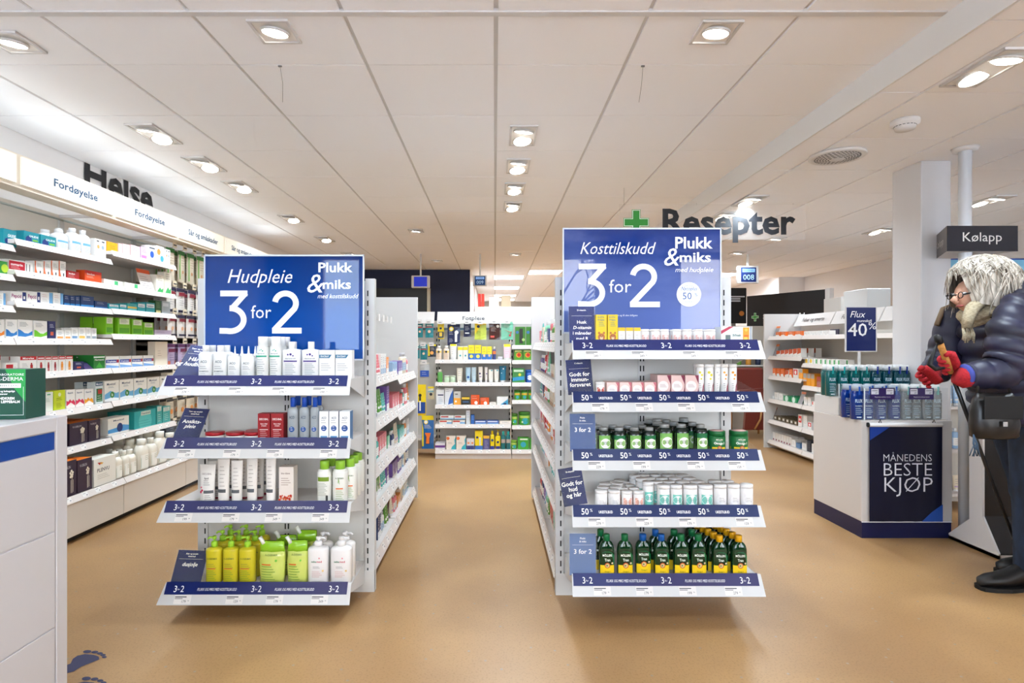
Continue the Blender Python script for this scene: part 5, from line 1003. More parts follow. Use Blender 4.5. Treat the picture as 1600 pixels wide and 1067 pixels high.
run('right gondola run, shelves facing centre aisle', .276, .68, 2.705, 4.27, [1.155, .965, .795, .60, .41, .10], -1, 1.497, 'right run')
# hooks with tubes above the left run
hk = thing('hook_bar', 'white prong hooks at top of left run', 'hooks', (0, 0, 0))
part('rail', M().box(-.937, -.925, 2.8, 3.9, 1.3, 1.33, frame_w), hk)
for k in range(7):
    y = 2.95+k*.13; part('hook', M().tube([(-.925, y, 1.31), (-.68, y, 1.31), (-.665, y, 1.33)], .004, frame_w, 5), hk)
    m = M(); m.box(-.668, -.664, y-.02, y+.02, 1.285, 1.325, white); part('price_tag', m, hk)
for k, (cn, y) in enumerate((('violet', 2.96), ('navy', 3.08), ('red', 3.21), ('cream', 3.33))):
    place(('lip', cn), lambda: hangbag(.05, .17, PD[cn], PD[cn], (('r', .1, .9, .05, .25, (235, 230, 235)),)), 'hanging_pack', '%s hanging pack' % cn, 'pack', 'hooks over left run', (-.70, y, 1.295), pi/2)
# ================================================================== FOOT CARE WALL (far, facing the camera)
YFP = 5.82; YP = YFP+.02
def fp_unit(lb, x0, x1, levels, words, base=True):
    t = thing('foot_care_unit', lb, 'shelving', (0, 0, 0), 0, 'foot care shelving')
    part('back_panel', M().box(x0, x1, YFP+.34, YFP+.36, .04, 1.40, mat((205, 203, 198), .6)), t)
    h = M(); h.add([(x0+.012, YFP+.05, 1.362), (x1-.012, YFP+.05, 1.362), (x1-.012, YFP+.12, 1.484), (x0+.012, YFP+.12, 1.484), (x0+.012, YFP+.065, 1.362), (x1-.012, YFP+.065, 1.362), (x1-.012, YFP+.135, 1.484), (x0+.012, YFP+.135, 1.484)], [(0,1,2,3), (7,6,5,4), (0,4,5,1), (1,5,6,2), (2,6,7,3), (3,7,4,0)], white)
    ho = part('header_board', h, t)
    if words: h = M(); h.text(words, (x0+x1)/2-.0, 0, .04, ink, 0, bold=.01, width=.225); h.v = [(a, YFP+.05+.07/.122*(.035+c)-.004, 1.362+.035+c) for a, b, c in h.v]; part('lettering', h, ho)
    for xx in (x0, x1-.02):
        m = M(); m.box(xx, xx+.02, YFP+.325, YFP+.34, .04, 1.40, mat((190, 188, 182), .4)); z = .1
        while z < 1.35: m.rect(xx+.004, xx+.016, z, z+.03, slot, YFP+.3242); z += .06
        part('upright', m, t)
    for z in levels:
        s = part('shelf', M().box(x0+.003, x1-.003, YFP, YFP+.33, z-.016, z, shelfw), t); r = M(); rail(r, x0, x1-.004, z+.002, .038, .012, railw, YFP); part('price_rail', r, s)
        part('price_ticket', tickets(6, (x1-x0)*.95, z+.002, .038, .012, YFP, int(z*100), x0+.01), s, kind='stuff')
    if base: part('base', M().box(x0, x1, YFP+.01, YFP+.34, .0, .06, shelfw), t)
FL = [.996, .768, .542, .347, .092]
fp_unit('wide foot care unit with header reading Fotpleie', X(680, YFP), X(799, YFP), FL, 'Fotpleie')
fp_unit('green goods unit right of foot care header', X(800, YFP), X(800, YFP)+.77, [1.14, .99, .765, .59, .335, .092], '')
fp_unit('left hook bay beside foot care header', X(681, YFP)-.77, X(680, YFP)-.006, [], '', False)
part('base_shelf', M().box(X(681, YFP)-.77, X(680, YFP)-.02, YFP+.1, YFP+.34, .17, .19, shelfw), bpy.data.objects['foot_care_unit.002'])
YE_, BL, TE, OR = (240, 215, 30), (35, 75, 160), (30, 140, 150), (235, 130, 50)
def FP(lev, zx0, zx1, zy, fn, nm, desc, cat, zone, base, bay='foot care unit', hang=False, rows=1):
    px0, px1 = 640+zx0/8, 640+zx1/8; Yh = YP if not hang else YFP+.10; py = (480 if zone == 0 else 600)+zy/8
    x0, x1 = X(px0, Yh), X(px1, Yh); w = (x1-x0)*.96
    if hang:
        pb = (480 if zone == 0 else 600)+base/8; zt_ = Z(py, Yh); h = zt_-Z(pb, Yh)
        place((nm, desc, round(w, 3), round(h, 3)), lambda: fn(w, h), nm, desc, cat, 'hooks of %s' % bay, ((x0+x1)/2, Yh, zt_))
    else:
        h = Z(py, Yh)-base
        for r in range(rows): place((nm, desc, round(w, 3), round(h, 3)), lambda: fn(w, h), nm, desc, cat, '%s shelf, %s' % (lev, bay), ((x0+x1)/2, Yh+r*.08, base+.001), 0, r)
hb = lambda c, hd, *ds: (lambda w, h: hangbag(w, h, c, hd, ds))
FP('', 350, 432, 190, hb((235, 205, 30), (235, 205, 30), ('r', 0, 1, 0, .45, (40, 60, 90)), ('c', .5, .7, .2, (40, 50, 90)), ('r', .25, .75, .1, .4, (225, 190, 70))), 'hanging_pack', 'yellow and navy pack', 'pack', 0, 398, hang=True)
FP('', 470, 635, 212, hb((22, 36, 80), (22, 36, 80), ('c', .3, .88, .2, YE_), ('c', .3, .88, .12, (240, 240, 240)), ('r', .6, .8, .1, .6, (235, 238, 240)), ('c', .75, .66, .17, (240, 240, 242)), ('l', .1, .45, .55, .72, 3, (230, 230, 235)), ('l', .1, .45, .1, .3, 4, (200, 205, 220))), 'hanging_pack', 'large navy pack with white foot', 'pack', 0, 478, hang=True)
FP('', 675, 770, 198, hb((25, 35, 75), (25, 35, 75), ('l', .15, .8, .5, .8, 4, (225, 225, 230)), ('r', .15, .8, .18, .3, (210, 210, 215))), 'hanging_pack', 'small navy pack', 'pack', 0, 370, hang=True)
FP('', 810, 962, 190, hb((200, 215, 90), (240, 200, 30), ('p', [(0, 1), (.6, 1), (0, .3)], (240, 205, 30)), ('c', .3, .85, .14, (30, 50, 80)), ('l', .2, .6, .2, .5, 5, (110, 130, 60))), 'hanging_pack', 'yellow and lime pack', 'pack', 0, 405, hang=True)
FP('', 990, 1130, 186, hb((70, 28, 22), (70, 28, 22), ('l', .15, .7, .5, .8, 5, (225, 210, 200)), ('c', .85, .85, .15, (235, 225, 220)), ('r', .1, .5, .05, .18, (220, 90, 80))), 'hanging_pack', 'dark brown pack', 'pack', 0, 405, hang=True)
FP('', 1142, 1298, 186, hb((130, 205, 175), (130, 205, 175), ('l', .2, .8, .8, .92, 2, (240, 250, 245)), ('p', [(.15, .62), (.8, .45), (.95, .5), (.85, .3), (.7, .2), (.8, .4)], (185, 100, 70)), ('c', .75, .2, .1, (210, 60, 60))), 'hanging_pack', 'mint green pack', 'pack', 0, 405, hang=True)
tealp = hb((25, 130, 140), (30, 150, 155), ('r', .0, 1, .72, .78, (210, 60, 50)), ('r', .15, .85, .85, .95, (230, 245, 245)), ('c', .5, .4, .2, (235, 200, 170)))
LB = 'left foot care bay'
FP('', 92, 168, 195, tealp, 'hanging_pack', 'teal pack', 'pack', 0, 378, LB, True); FP('', 195, 300, 190, tealp, 'hanging_pack', 'teal pack', 'pack', 0, 380, LB, True)
FP('', 60, 128, 470, tealp, 'hanging_pack', 'lower teal pack', 'pack', 0, 640, LB, True); FP('', 132, 222, 465, tealp, 'hanging_pack', 'lower teal pack', 'pack', 0, 655, LB, True)
FP('', 228, 332, 462, hb((40, 50, 70), YE_, ('r', 0, .2, 0, 1, YE_), ('c', .5, .3, .25, (240, 170, 90)), ('l', .3, .9, .6, .8, 3, (230, 220, 200))), 'hanging_pack', 'yellow and navy pack', 'pack', 0, 620, LB, True)
FP('', 125, 252, 685, hb((190, 190, 190), (225, 220, 210), ('r', 0, 1, 0, .5, (40, 80, 170)), ('l', .2, .8, .2, .35, 2, (230, 235, 245))), 'hanging_pack', 'grey and blue pack', 'pack', 0, 885, LB, True)
FP('', 70, 208, 5, hb((245, 215, 20), (245, 215, 20), ('r', 0, 1, 0, .45, (25, 70, 150)), ('c', .45, .72, .16, (40, 42, 40)), ('r', .36, .54, .5, .75, (40, 42, 40)), ('r', .38, .52, .1, .5, (240, 242, 245))), 'hanging_pack', 'large yellow and blue brush pack', 'pack', 1, 395, LB, True)
FP('', 226, 310, 30, hb((225, 215, 180), YE_, ('c', .5, .4, .25, (50, 50, 60)), ('r', 0, 1, .6, .75, (140, 190, 210))), 'hanging_pack', 'small yellow topped pack', 'pack', 1, 190, LB, True)
FP('', 148, 305, 390, hb((20, 105, 180), YE_, ('p', [(0, 0), (.14, 0), (.12, .6), (0, 1)], YE_), ('c', .35, .9, .2, YE_), ('c', .35, .9, .14, (240, 240, 240)), ('l', .2, .85, .68, .78, 3, (225, 235, 245)), ('r', .3, .72, .08, .48, (30, 60, 90)), ('p', [(.36, .1), (.66, .1), (.66, .3), (.8, .5), (.25, .5), (.4, .35)], (245, 125, 45))), 'hanging_pack', 'big blue pack with orange sole', 'pack', 1, 808, LB, True)
sb = lambda c, cc, *ds: (lambda w, h: bottle(w, w*.7, h, c, cc, .55, .2, .1, ds or (('l', .2, .8, .3, .7, 4, (120, 120, 130)),), (0, 1), seg=12, capseg=10))
tb = lambda c, cc, *ds: (lambda w, h: squeeze(w, h, c, cc, .12, ds or (('l', .2, .8, .4, .7, 3, (130, 140, 150)),), seg=12))
ct = lambda c, *ds: (lambda w, h: carton(w, .06, h, c, ds or (('l', .2, .8, .4, .7, 3, (130, 140, 150)),)))
jr = lambda c, cc, *ds: (lambda w, h: jar(w, h, c, cc, .2, ds, seg=12))
z = FL[0]
for a, b in ((325, 402), (418, 496)): FP('top', a, b, 483, sb((235, 215, 195), (242, 240, 238), ('r', 0, 1, .7, .9, (240, 200, 90)), ('c', .5, .8, .2, (60, 60, 60)), ('l', .2, .8, .3, .6, 3, (170, 130, 110))), 'lotion_bottle', 'peach bottle with white cap', 'bottle', 0, z)
FP('top', 500, 590, 462, tb((236, 234, 230), (240, 240, 240), ('r', 0, 1, .86, 1, YE_), ('l', .2, .8, .3, .7, 4, (150, 150, 150))), 'cream_tube', 'white tube with yellow end', 'tube', 0, z)
for a, b in ((602, 664), (667, 728)): FP('top', a, b, 490, ct((236, 232, 215), ('r', 0, 1, .72, .95, YE_), ('c', .5, .3, .2, (60, 160, 170))), 'cream_box', 'white box with yellow top', 'box', 0, z)
for a, b in ((734, 811), (814, 895)): FP('top', a, b, 474, ct(YE_, ('r', 0, 1, 0, .42, (40, 110, 190)), ('c', .5, .22, .3, (235, 215, 90)), ('l', .2, .8, .6, .8, 2, (60, 60, 60))), 'cream_box', 'large yellow and blue box', 'box', 0, z)
for a, b in ((902, 963), (966, 1028)): FP('top', a, b, 492, ct(YE_, ('r', 0, 1, 0, .4, (40, 110, 190)), ('c', .5, .3, .25, (225, 190, 150)), ('l', .2, .8, .6, .8, 2, (60, 60, 60))), 'cream_box', 'small yellow and blue box', 'box', 0, z)
FP('top', 1035, 1080, 495, sb((60, 70, 130), (240, 240, 235), ('r', 0, 1, .6, .95, (230, 120, 60))), 'spray_bottle', 'small orange and navy bottle', 'bottle', 0, z)
FP('top', 1105, 1165, 620, jr((210, 205, 215), (220, 215, 225)), 'small_jar', 'tiny grey jar', 'jar', 0, z)
FP('top', 1170, 1270, 462, tb((232, 200, 210), (240, 240, 240), ('r', 0, 1, .8, 1, YE_), ('l', .2, .8, .3, .7, 4, (190, 120, 140))), 'cream_tube', 'pink tube with yellow end', 'tube', 0, z)
z = FL[1]
FP('second', 345, 412, 780, sb((95, 175, 80), (235, 238, 230)), 'lotion_bottle', 'green bottle', 'bottle', 0, z)
for a, b in ((428, 500), (503, 575)): FP('second', a, b, 858, jr((200, 222, 190), (215, 228, 205)), 'cream_jar', 'pale green jar', 'jar', 0, z)
FP('second', 585, 662, 762, tb((228, 222, 208), (235, 232, 220)), 'cream_tube', 'cream tube', 'tube', 0, z)
FP('second', 698, 765, 752, tb((170, 200, 218), (240, 240, 240), ('c', .5, .25, .28, (20, 80, 150))), 'cream_tube', 'pale blue tube with blue disc', 'tube', 0, z)
FP('second', 768, 835, 752, tb((185, 205, 215), (180, 205, 220)), 'cream_tube', 'plain pale blue tube', 'tube', 0, z)
FP('second', 860, 915, 745, tb((230, 225, 218), (235, 235, 235), ('c', .3, .5, .25, (50, 40, 110)), ('r', .1, .7, .25, .3, (110, 60, 150))), 'cream_tube', 'white tube with purple dot', 'tube', 0, z)
FP('second', 938, 975, 750, tb((228, 222, 215), (235, 235, 235), ('c', .7, .5, .25, (50, 40, 110))), 'cream_tube', 'narrow white tube with purple dot', 'tube', 0, z)
for a, b in ((980, 1050), (1053, 1118)): FP('second', a, b, 778, tb((228, 224, 214), (235, 235, 230), ('r', .5, .9, .85, .95, (80, 170, 180))), 'cream_tube', 'short white tube', 'tube', 0, z)
FP('second', 1120, 1210, 735, tb((18, 105, 135), (235, 238, 240), ('c', .6, .8, .12, (240, 245, 250)), ('c', .3, .5, .08, (200, 220, 230))), 'cream_tube', 'dark teal tube', 'tube', 0, z)
z = FL[2]
FP('third', 330, 435, 70, ct((225, 228, 232), ('r', .2, .9, .6, .68, (50, 60, 100)), ('l', .3, .8, .1, .45, 4, (100, 150, 200))), 'device_box', 'tall white box with blue lines', 'box', 1, z, rows=2)
FP('third', 438, 545, 50, ct((225, 230, 236), ('p', [(.4, 0), (1, .1), (1, .9), (.7, .6), (.5, .3)], (50, 100, 180)), ('l', .1, .6, .8, .9, 2, (60, 70, 120))), 'device_box', 'tall white and blue box', 'box', 1, z)
FP('third', 550, 640, 92, ct((200, 200, 195), ('r', 0, 1, 0, .5, (240, 165, 60)), ('c', .3, .25, .15, (240, 240, 240)), ('r', .2, .6, .75, .82, (60, 60, 60))), 'product_box', 'grey and orange box', 'box', 1, z)
FP('third', 650, 752, 165, ct((50, 45, 35), ('r', 0, 1, .7, 1, (225, 190, 60)), ('r', .1, .9, .3, .45, (60, 100, 150))), 'product_box', 'small black and yellow box', 'box', 1, z)
FP('third', 765, 876, 140, ct((225, 85, 25), ('c', .6, .2, .2, (245, 245, 240)), ('l', .1, .8, .65, .85, 2, (240, 220, 210))), 'plaster_box', 'tall orange red box', 'box', 1, z)
FP('third', 880, 995, 172, ct((225, 85, 25), ('c', .6, .22, .2, (245, 245, 240)), ('l', .1, .8, .65, .85, 2, (240, 220, 210))), 'plaster_box', 'short orange red box', 'box', 1, z)
FP('third', 1000, 1082, 228, ct((232, 226, 216)), 'product_box', 'low plain white box', 'box', 1, z)
FP('third', 1090, 1232, 160, ct((236, 236, 234), ('p', [(.3, 0), (1, 0), (1, .7), (.7, .4)], (60, 150, 190)), ('r', .6, .85, 0, .2, (30, 50, 90))), 'product_box', 'wide white and teal box', 'box', 1, z)
z = FL[3]
fl = ct((228, 225, 220), ('r', .05, .6, .5, .85, (200, 70, 60)), ('r', .6, 1, .1, .5, (120, 170, 210)))
for a, b in ((365, 530), (532, 696)): FP('fourth', a, b, 452, fl, 'flat_box', 'flat white and red box', 'box', 1, z)
for a, b in ((380, 556), (558, 700)): FP('fourth', a, b, 394, ct((226, 226, 226), ('r', .05, .6, .5, .85, (170, 60, 60)), ('r', .0, 1, .0, .3, (140, 180, 215))), 'flat_box', 'stacked flat white and maroon box', 'box', 1, z+.047)
FP('fourth', 706, 756, 325, ct((215, 222, 228), ('l', .2, .8, .5, .8, 3, (60, 100, 170))), 'product_box', 'tall narrow white box', 'box', 1, z)
FP('fourth', 766, 810, 386, ct((40, 100, 180), ('l', .2, .8, .5, .8, 3, (200, 220, 240))), 'product_box', 'small blue box', 'box', 1, z)
for a, b in ((816, 964), (967, 1115)): FP('fourth', a, b, 456, ct((60, 95, 175), ('r', .05, .9, .5, .85, (225, 230, 240)), ('r', 0, 1, 0, .2, (150, 190, 225))), 'flat_box', 'flat blue box', 'box', 1, z)
FP('fourth', 1122, 1270, 464, ct((236, 226, 216)), 'flat_box', 'flat cream box', 'box', 1, z)
z = FL[4]
FP('base', 316, 445, 745, ct((225, 220, 225), ('r', 0, 1, .3, .7, (110, 60, 140)), ('l', .3, .9, .1, .2, 1, (60, 60, 60))), 'flat_box', 'flat white and purple box', 'box', 1, z, rows=2)
for a, b in ((456, 579), (583, 706)): FP('base', a, b, 650, ct((232, 222, 210), ('c', .18, .82, .17, (235, 115, 60)), ('p', [(.5, 0), (1, 0), (1, .95), (.85, .7), (.9, .4), (.6, .2)], (60, 175, 190)), ('l', .2, .7, .42, .5, 2, (120, 120, 120))), 'product_box', 'large cream and teal box', 'box', 1, z)
for a, b in ((712, 760), (761, 808)): FP('base', a, b, 686, ct((220, 218, 222), ('c', .5, .6, .3, (235, 140, 80)), ('r', 0, 1, 0, .35, (60, 65, 120))), 'product_box', 'small white box with orange disc', 'box', 1, z)
FP('base', 816, 916, 588, ct(YE_, ('c', .28, .65, .16, (40, 60, 110)), ('r', .55, .75, .1, .65, (225, 225, 220)), ('r', 0, 1, 0, .2, (60, 110, 180))), 'product_box', 'tall yellow box', 'box', 1, z)
FP('base', 920, 1000, 645, ct((85, 85, 140), ('r', 0, 1, .78, 1, (235, 180, 60)), ('l', .2, .8, .1, .6, 6, (220, 215, 230))), 'product_box', 'violet box with yellow top', 'box', 1, z)
FP('base', 1005, 1062, 588, sb(YE_, YE_, ('c', .5, .7, .3, (40, 60, 110)), ('r', 0, 1, 0, .25, (50, 60, 140))), 'spray_bottle', 'yellow spray can', 'bottle', 1, z)
FP('base', 1070, 1137, 575, lambda w, h: pump(w, w*.7, h, YE_, YE_, (('c', .5, .6, .25, (40, 60, 110)), ('r', 0, 1, 0, .25, (50, 60, 140))), hf=.3), 'spray_bottle', 'yellow pump bottle', 'bottle', 1, z)
for a, b in ((1142, 1200), (1204, 1262)): FP('base', a, b, 594, sb((20, 110, 115), (60, 200, 205), ('r', 0, 1, .5, .8, (190, 170, 160))), 'spray_can', 'teal spray can', 'can', 1, z)
GB = 'green goods unit'; gj = (('r', 0, 1, .7, .95, (180, 200, 90)), ('c', .55, .4, .28, (50, 160, 170)), ('c', .3, .3, .08, (220, 240, 200)))
for a, b in ((1318, 1450), (1454, 1586)): FP('top', a, b, 245, ct((60, 120, 40), ('r', .4, .75, .1, .9, (40, 40, 40)), ('c', .2, .7, .15, (60, 110, 170)), ('c', .8, .3, .15, (170, 200, 120))), 'product_box', 'dark green box', 'box', 0, 1.14, GB)
for a, b in ((1305, 1412), (1418, 1525), (1530, 1637)): FP('second', a, b, 533, ct((85, 150, 40), ('c', .55, .5, .32, (235, 150, 40)), ('c', .6, .5, .22, (210, 50, 40)), ('r', .1, .9, .8, .95, (220, 230, 150))), 'product_box', 'green box with red fruit', 'box', 0, .99, GB)
FP('third', 1284, 1440, 765, ct((60, 135, 65), ('r', .1, .9, .75, .9, (200, 225, 200)), ('p', [(0, .1), (1, .2), (1, .45), (0, .35)], (50, 150, 200)), ('c', .6, .55, .12, (220, 220, 80))), 'product_box', 'large green box with blue wave', 'box', 0, .765, GB)
FP('third', 1446, 1560, 785, jr((30, 90, 180), (30, 100, 190), ('c', .5, .5, .3, (230, 240, 250))), 'product_jar', 'blue tub', 'jar', 0, .765, GB)
for a, b in ((1308, 1390), (1394, 1478), (1482, 1566)): FP('fourth', a, b, 78, jr((80, 165, 50), (50, 110, 35), ('r', 0, 1, .65, .9, (225, 170, 60)), ('c', .5, .35, .25, (60, 160, 180))), 'product_jar', 'green tub', 'jar', 1, .59, GB)
FP('fifth', 1275, 1352, 372, jr((80, 165, 50), (70, 120, 40), *gj), 'product_jar', 'small green tub', 'jar', 1, .335, GB)
FP('fifth', 1362, 1514, 355, jr((70, 160, 45), (60, 120, 40), *gj), 'product_jar', 'large green tub', 'jar', 1, .335, GB)
FP('base', 1265, 1346, 708, jr((85, 165, 50), (130, 175, 60), *gj), 'product_jar', 'small green tub', 'jar', 1, .092, GB)
FP('base', 1350, 1492, 668, ct((65, 155, 50), ('r', .2, .9, .78, .9, (225, 235, 220)), ('c', .5, .4, .25, (50, 160, 180))), 'product_box', 'large green box', 'box', 1, .092, GB)
FP('base', 1497, 1600, 680, ct((60, 140, 45)), 'product_box', 'plain green box', 'box', 1, .092, GB)
# hooks carrying the hanging packs of the foot care wall
hk = thing('foot_care_hooks', 'chrome hook rail of foot care wall with white price tags', 'hooks', (0, 0, 0))
part('rail', M().box(X(682, 6.1), X(797, 6.1), YFP+.30, YFP+.32, 1.30, 1.325, mat((90, 110, 120), .4, metal=.5)), hk)
part('rail', M().box(X(605, 6.1), X(680, 6.1), YFP+.30, YFP+.32, 1.30, 1.325, mat((90, 110, 120), .4, metal=.5)), hk)
for zx, zz in ((391, 205), (552, 212), (722, 205), (886, 205), (1060, 200), (1220, 200), (130, 200), (248, 200), (95, 480), (177, 480), (280, 478), (188, 700), (139, 600+0), (268, 995)):
    px = 640+zx/8; py = 480+zz/8; Yh = YFP+.10; x = X(px, Yh); z_ = Z(py, Yh)+.004
    if (zx, zz) in ((139, 600), (268, 995)): continue
    part('hook', M().tube([(x, YFP+.34, z_), (x, YFP+.06, z_), (x, YFP+.05, z_+.012)], .003, chrome, 5), hk)
    m = M(); m.box(x-.025, x+.025, YFP+.045, YFP+.049, z_-.01, z_+.03, white); m.rect(x-.018, x+.01, z_+.005, z_+.010, ink, YFP+.0445); part('price_tag', m, hk)
# ================================================================== PAIN RELIEF UNIT (right, facing the aisle on its left)
XF = 3.05; xbk = 3.42; bay = [(5.76, 6.47), (5.03, 5.76), (4.30, 5.03)]; PL = [1.235, 1.02, .80, .545, .315, .09]
for bi, (ya, yb) in enumerate(bay):
    t = thing('pain_relief_unit', ['far bay of right shelving with header Feber og smerte', 'middle bay of right shelving behind counter bottles', 'near bay of right shelving beside column'][bi], 'shelving', (0, 0, 0), 0, 'right aisle shelving bays')
    part('back_panel', M().box(xbk, xbk+.02, ya, yb, .04, 1.46, mat((205, 200, 192), .6)), t)
    if bi == 0: part('end_panel', M().box(XF-.04, xbk+.02, yb, yb+.025, 0, 1.488, frame_w), t)
    b = M(); b.box(XF+.02, xbk, ya, yb, .03, .07, mat((200, 185, 165), .5)); part('base', b, t)
    h = M(); h.add([(3.33, yb-.01, 1.35), (3.33, ya+.01, 1.35), (3.39, ya+.01, 1.476), (3.39, yb-.01, 1.476), (3.345, yb-.01, 1.35), (3.345, ya+.01, 1.35), (3.405, ya+.01, 1.476), (3.405, yb-.01, 1.476)], [(0,1,2,3), (7,6,5,4), (0,4,5,1), (1,5,6,2), (2,6,7,3), (3,7,4,0)], white)
    ho = part('header_board', h, t)
    h = M(); h.text(['Feber og smerte', 'Feber og smerte', 'Allergi'][bi], 0, 0, .042, ink, 0, width=.42); h.v = [(3.33+.06*(c+.045)/.126-.003, (ya+yb)/2-a, 1.395+c) for a, b_, c in h.v]; part('lettering', h, ho)
    for li, zz in enumerate(PL):
        dx = .0 if bi == 0 else -.0; z2 = zz if bi == 0 else zz-(.06 if li in (1, 2) else .0)
        s = part('shelf', M().box(XF+.01, xbk, ya+.004, yb-.004, z2-.016, z2, shelfw), t)
        r = M(); r.T = Matrix.Translation((XF+.01, 0, 0)) @ Matrix.Rotation(-pi/2, 4, 'Z'); rail(r, -yb+.004, -ya-.004, z2+.004, .04, .02, railw, 0); part('price_rail', r, s)
def PR(lev, items, bi=0, z=None):
    zz = (z if z is not None else PL[lev]); sn = '%s shelf, %s right bay' % (['top', 'second', 'third', 'fourth', 'fifth', 'base'][lev], ['far', 'middle', 'near'][bi])
    for it in items:
        px0, px1, h, fn, desc = it[:5]; rows = it[5] if len(it) > 5 else 1
        xp = XF+.05; y0 = xp*F/(px0-773); y1 = xp*F/(px1-773); w = (y0-y1)*.95
        for r in range(rows): place((desc, round(w, 3), h), lambda: fn(w, h), desc.split()[-1] if 0 else 'pain_relief_box', desc, 'box' if 'card' not in desc else 'card', sn, (xp+.075*r, (y0+y1)/2, zz+.001), -pi/2, r)
orr = ct((225, 105, 25), ('p', [(0, 0), (1, 0), (.6, .4), (0, .3)], (238, 235, 230)), ('l', .2, .8, .6, .8, 2, (250, 230, 210))); orr2 = ct((236, 232, 226), ('p', [(0, .3), (1, .5), (1, 1), (0, 1)], (195, 75, 20)), ('l', .2, .8, .1, .2, 1, (150, 100, 80)))
wht = ct((234, 232, 228), ('l', .2, .8, .4, .7, 3, (130, 130, 130))); redw = ct((234, 230, 226), ('r', .1, .9, .35, .9, (215, 50, 45)), ('c', .5, .6, .2, (240, 235, 230)))
amb = ct((240, 160, 40), ('r', 0, 1, .62, 1, (170, 165, 155)))
info = lambda w, h: card_(w, h, (150, 150, 152), (225, 120, 60))
PR(0, [(1207, 1213, .115, info, 'leaning grey card with orange head'), (1212, 1219, .05, orr, 'low orange box'), (1220, 1228, .05, orr, 'low orange box'), (1231, 1241, .05, orr, 'low orange box'), (1242, 1254, .05, orr, 'low orange box')])
PR(0, [(1256+i*5, 1260.5+i*5, .045, wht, 'tiny white box') for i in range(8)], 1)
PR(1, [(1203, 1212, .13, info, 'leaning grey card with orange head')]+[(1213+i*6.5, 1219+i*6.5, .06+.006*i, orr2, 'orange topped box', 3) for i in range(6)])
PR(1, [(1257+i*7, 1263+i*7, .05, ct((236, 234, 226), ('c', .5, .5, .3, (240, 200, 60))) if i < 2 else ct((236, 234, 228), ('r', .6, .95, .1, .9, (60, 160, 80))), 'small white box with %s mark' % ('yellow' if i < 2 else 'green'), 2) for i in range(8)], 1, PL[1]-.06)
PR(2, [(1201+i*6.2, 1206.6+i*6.2, .085, orr, 'tall orange box', 3) for i in range(4)]+[(1226, 1232, .075, orr2, 'orange topped box', 2), (1233, 1238, .09, orr, 'slim orange box'), (1239, 1247, .10, redw, 'white box with red pattern'), (1248, 1254, .10, amb, 'amber and grey box')])
PR(2, [(1255+i*6, 1260.5+i*6, .12, amb, 'amber and grey box', 2) for i in range(3)]+[(1276, 1286, .1, ct((170, 60, 35)), 'brown red box', 2)], 1, PL[2]-.06)
PR(3, [(1201, 1208, .03, wht, 'low white box'), (1210, 1216, .075, wht, 'tall white box'), (1217, 1223, .07, wht, 'tall white box'), (1224, 1234, .055, ct((35, 150, 95), ('c', .5, .5, .25, (220, 240, 230))), 'green box', 3), (1235, 1245, .055, ct((35, 150, 95), ('c', .5, .5, .25, (220, 240, 230))), 'green box', 3), (1246, 1253, .12, info, 'leaning card')])
PR(3, [(1256, 1261, .08, wht, 'white box', 2), (1262, 1267, .08, wht, 'white box', 2), (1268, 1276, .05, redw, 'red and white box')], 1)
PR(4, [(1200, 1208, .13, info, 'leaning card')]+[(1209+i*6.3, 1214.5+i*6.3, .045, ct((95, 80, 55), ('r', .2, .7, .3, .8, (220, 215, 205))), 'small brown box', 3) for i in range(6)]+[(1247, 1253, .12, redw, 'white box with red foot', 2)])
PR(4, [(1255, 1261, .12, wht, 'tall white box', 2), (1262, 1268, .07, redw, 'red and white box', 2)], 1)
PR(5, [(1203.5+i*4.2, 1207.4+i*4.2, .085, ct((226, 222, 216), ('r', 0, .5, 0, .2, (140, 50, 70))), 'slim white box', 2) for i in range(8)]+[(1237, 1243, .07, wht, 'square white box', 2), (1244, 1250, .05, ct((80, 120, 160)), 'blue box')])
PR(5, [(1253, 1260, .07, wht, 'white box'), (1261, 1267, .11, ct((35, 45, 60)), 'dark navy box', 2), (1268, 1276, .09, wht, 'white box', 2)], 1)
t = thing('green_cross_sign', 'small navy cross sign between header boards', 'sign', (3.36, 5.74, 1.25), -pi/2); part('board', M().box(-.07, .07, 0, .01, -.04, .05, mat((50, 50, 75), .4)), t); m = M(); green_cross(m, 0, .005, .06, -.002, .04); part('cross', m, t)
link('tall_cupboard', M().bbox(3.79, 4.03, 5.9, 6.3, 0, 1.72, frame_w, .004), None, (0, 0, 0), 0, 'tall plain white cupboard behind right shelving', 'cupboard')
link('tall_cupboard.001', M().bbox(4.0, 4.32, 6.7, 7.05, 0, 1.70, mat((205, 200, 194), .5), .004), None, (0, 0, 0), 0, 'grey cupboard behind right shelving, farther back', 'cupboard')
# ================================================================== ISLAND COUNTER
PY = 3.44   # front plane
x0, x1 = X(1346, PY), X(1488, PY); y1c = 3.96; zt = .698
t = thing('promo_counter', 'white island counter with navy plinth and navy banner', 'counter', (0, 0, 0))
ivory = mat((208, 201, 196), .35)
part('body', M().bbox(x0, x1, PY, y1c, .098, zt, ivory, .003), t)
part('plinth', M().box(x0+.004, x1-.004, PY+.003, y1c-.003, 0, .098, mat((8, 16, 62), .4)), t)
part('riser', M().bbox(x0+.004, x1-.02, PY+.235, y1c-.005, zt, zt+.115, white, .003), t)
m = M(); m.box(x0, x1, PY-.002, PY, .094, .099, mat((250, 250, 250), .4)); part('joint_line', m, t)
bx0, bx1 = X(1359, PY-.02), X(1473, PY-.02); bz0, bz1 = Z(815, PY-.02), Z(664, PY-.02)
t = thing('banner', 'navy banner reading MÅNEDENS BESTE KJØP on counter front', 'banner', ((bx0+bx1)/2, PY-.012, bz1)); w = (bx1-bx0)/2; h = bz1-bz0
